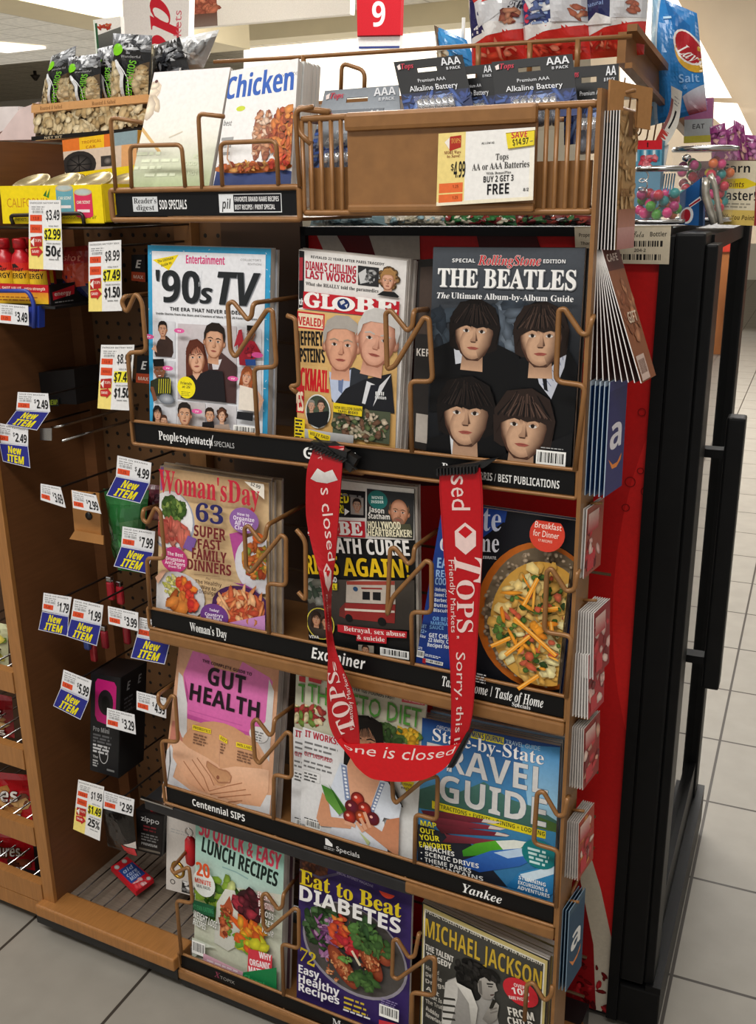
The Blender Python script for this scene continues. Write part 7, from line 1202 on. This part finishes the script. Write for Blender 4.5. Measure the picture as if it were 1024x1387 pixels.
a = Art(70, 165, '#2d7cc0'); a.rect(0, 0, 14, 165, '#b9cbd8'); a.rect(0, 0, 10, 165, '#8db4d0'); a.poly([(20, 0), (60, 26), (60, 60), (40, 40)], '#1f66a8'); a.ell(58, 72, 17, 30, '#d8a838', None, -18); a.ell(57, 62, 17, 28, '#f0e8e4', None, -18); a.ell(57, 62, 14.5, 25, '#b0242e', None, -18); a.text("Lay's", 42, 70, 17, '#f6f0ee', 32, 'si', rot=40); a.text('Salt', 44, 116, 12, '#8ab8e8', 22, 'b'); a.text('&', 48, 126, 6, '#8ab8e8', 5); a.poly([(46, 136), (70, 120), (70, 165), (50, 165)], '#c8d4e0', '#8d2a3a'); a.line(22, 26, 34, 22, 3, '#b4d8f0')
pillow('chip_bag', 'large bright blue chip bag with a red and yellow oval at the right', 'chip bag', qY([(884, -8), (944, 18), (958, 150), (876, 172)], 1.72), a, .035, cuts=(18, 24))
a = Art(60, 60, '#2f84c4'); a.rect(0, 0, 10, 60, '#6d5a4c'); a.blobs(12, 44, 12, 14, ['#c9c0a8', '#e0dcc8', '#a89878'], 14, 6, 3); a.poly([(14, 4), (40, 10), (56, 40), (30, 30)], '#4a9cd8', '#2878b8')
pillow('chip_bag', 'blue snack bag slumped left of the chip bags above the batteries', 'chip bag', qY([(588, 34), (632, 54), (650, 98), (594, 92)], 1.60), a, .02)
MB().tube([oY(628, 24, 1.62), oY(627, 64, 1.62)], .003, 8).build('sign_pole', WHITEP, label='thin white pole standing left of the chip bags', cat='pole')
# goods lying on the cooler under the bin
for q, pal, lab in (([(424, 287), (520, 290), (526, 306), (420, 306)], ['#7d98a0', '#a8bcc0', '#5a7078'], 'pale teal candy bag lying under the bin at the left'), ([(520, 290), (604, 290), (604, 306), (520, 306)], ['#cfc8b8', '#8aa8b0', '#b0a890'], 'cream and teal candy bag lying under the bin panel'), ([(600, 290), (700, 292), (700, 306), (600, 306)], ['#2f6a3a', '#7d2a2a', '#c9c0a8', '#24502c'], 'green and red bag of beads under the sale card'), ([(698, 290), (806, 292), (806, 306), (698, 306)], ['#6a2a2a', '#355a34', '#8d3a30', '#1c1a18'], 'dark red and green bag of beads under the bin at the right')):
    a = Art(100, 18, pal[0]); a.blobs(50, 9, 48, 8, pal, 70, 4, len(lab)); pillow('candy_bag', lab, 'candy bag', qY(q, 1.47), a, .012, cuts=(8, 3))
# ================================================================== FAR CHECKOUTS seen past the cooler (and mirrored in its door)
PN = XP; P0_ = ck(.044, 0, 0)
def mirror(p): return p - PN * (2 * (p - P0_).dot(PN))
q0 = mirror(oZ(1000, 478, 0.02)); r = root('checkout_counter', (q0.x + .3, q0.y, 0), 'orange wood checkout counter across the aisle', 'counter')
MB().bb((q0.x - .6, q0.y, 0.0), (q0.x + 1.4, q0.y + .7, .9)).build('counter_body', pm('orange_laminate', '#b5713c', .4, 0, .08, 5), r); MB().bb((q0.x - .65, q0.y - .03, .9), (q0.x + 1.45, q0.y + .75, .98)).build('counter_edge', pm('red_edge', '#d8402c', .4), r)
m = MB(); m.bb((q0.x - .3, q0.y + .1, .98), (q0.x + .2, q0.y + .5, 1.2), .02); m.build('card_reader', pm('grey_machine', '#77797a', .5), r); m = MB(); m.bb((q0.x + .4, q0.y + .2, .98), (q0.x + .9, q0.y + .6, 1.35), .02); m.build('till_screen', pm('grey_machine', '#77797a', .5), r)
m = MB(); m.lathe((q0.x - .05, q0.y - .16, .25), [(.18, 0), (.16, .3), (.1, .5), (.09, .58), (.03, .62)], 14); m.build('red_bag', pm('red_cloth', '#b02040', .7, 0, .2, 12), label='red cloth bag hanging in front of the orange checkout counter', cat='bag')
m = MB(); m.bb((1.9, 3.2, 0), (2.6, 4.8, .9)); m.build('counter_body', pm('grey_laminate', '#b0aca6', .5), label='grey checkout counter at the right, outside the rack aisle', cat='counter')
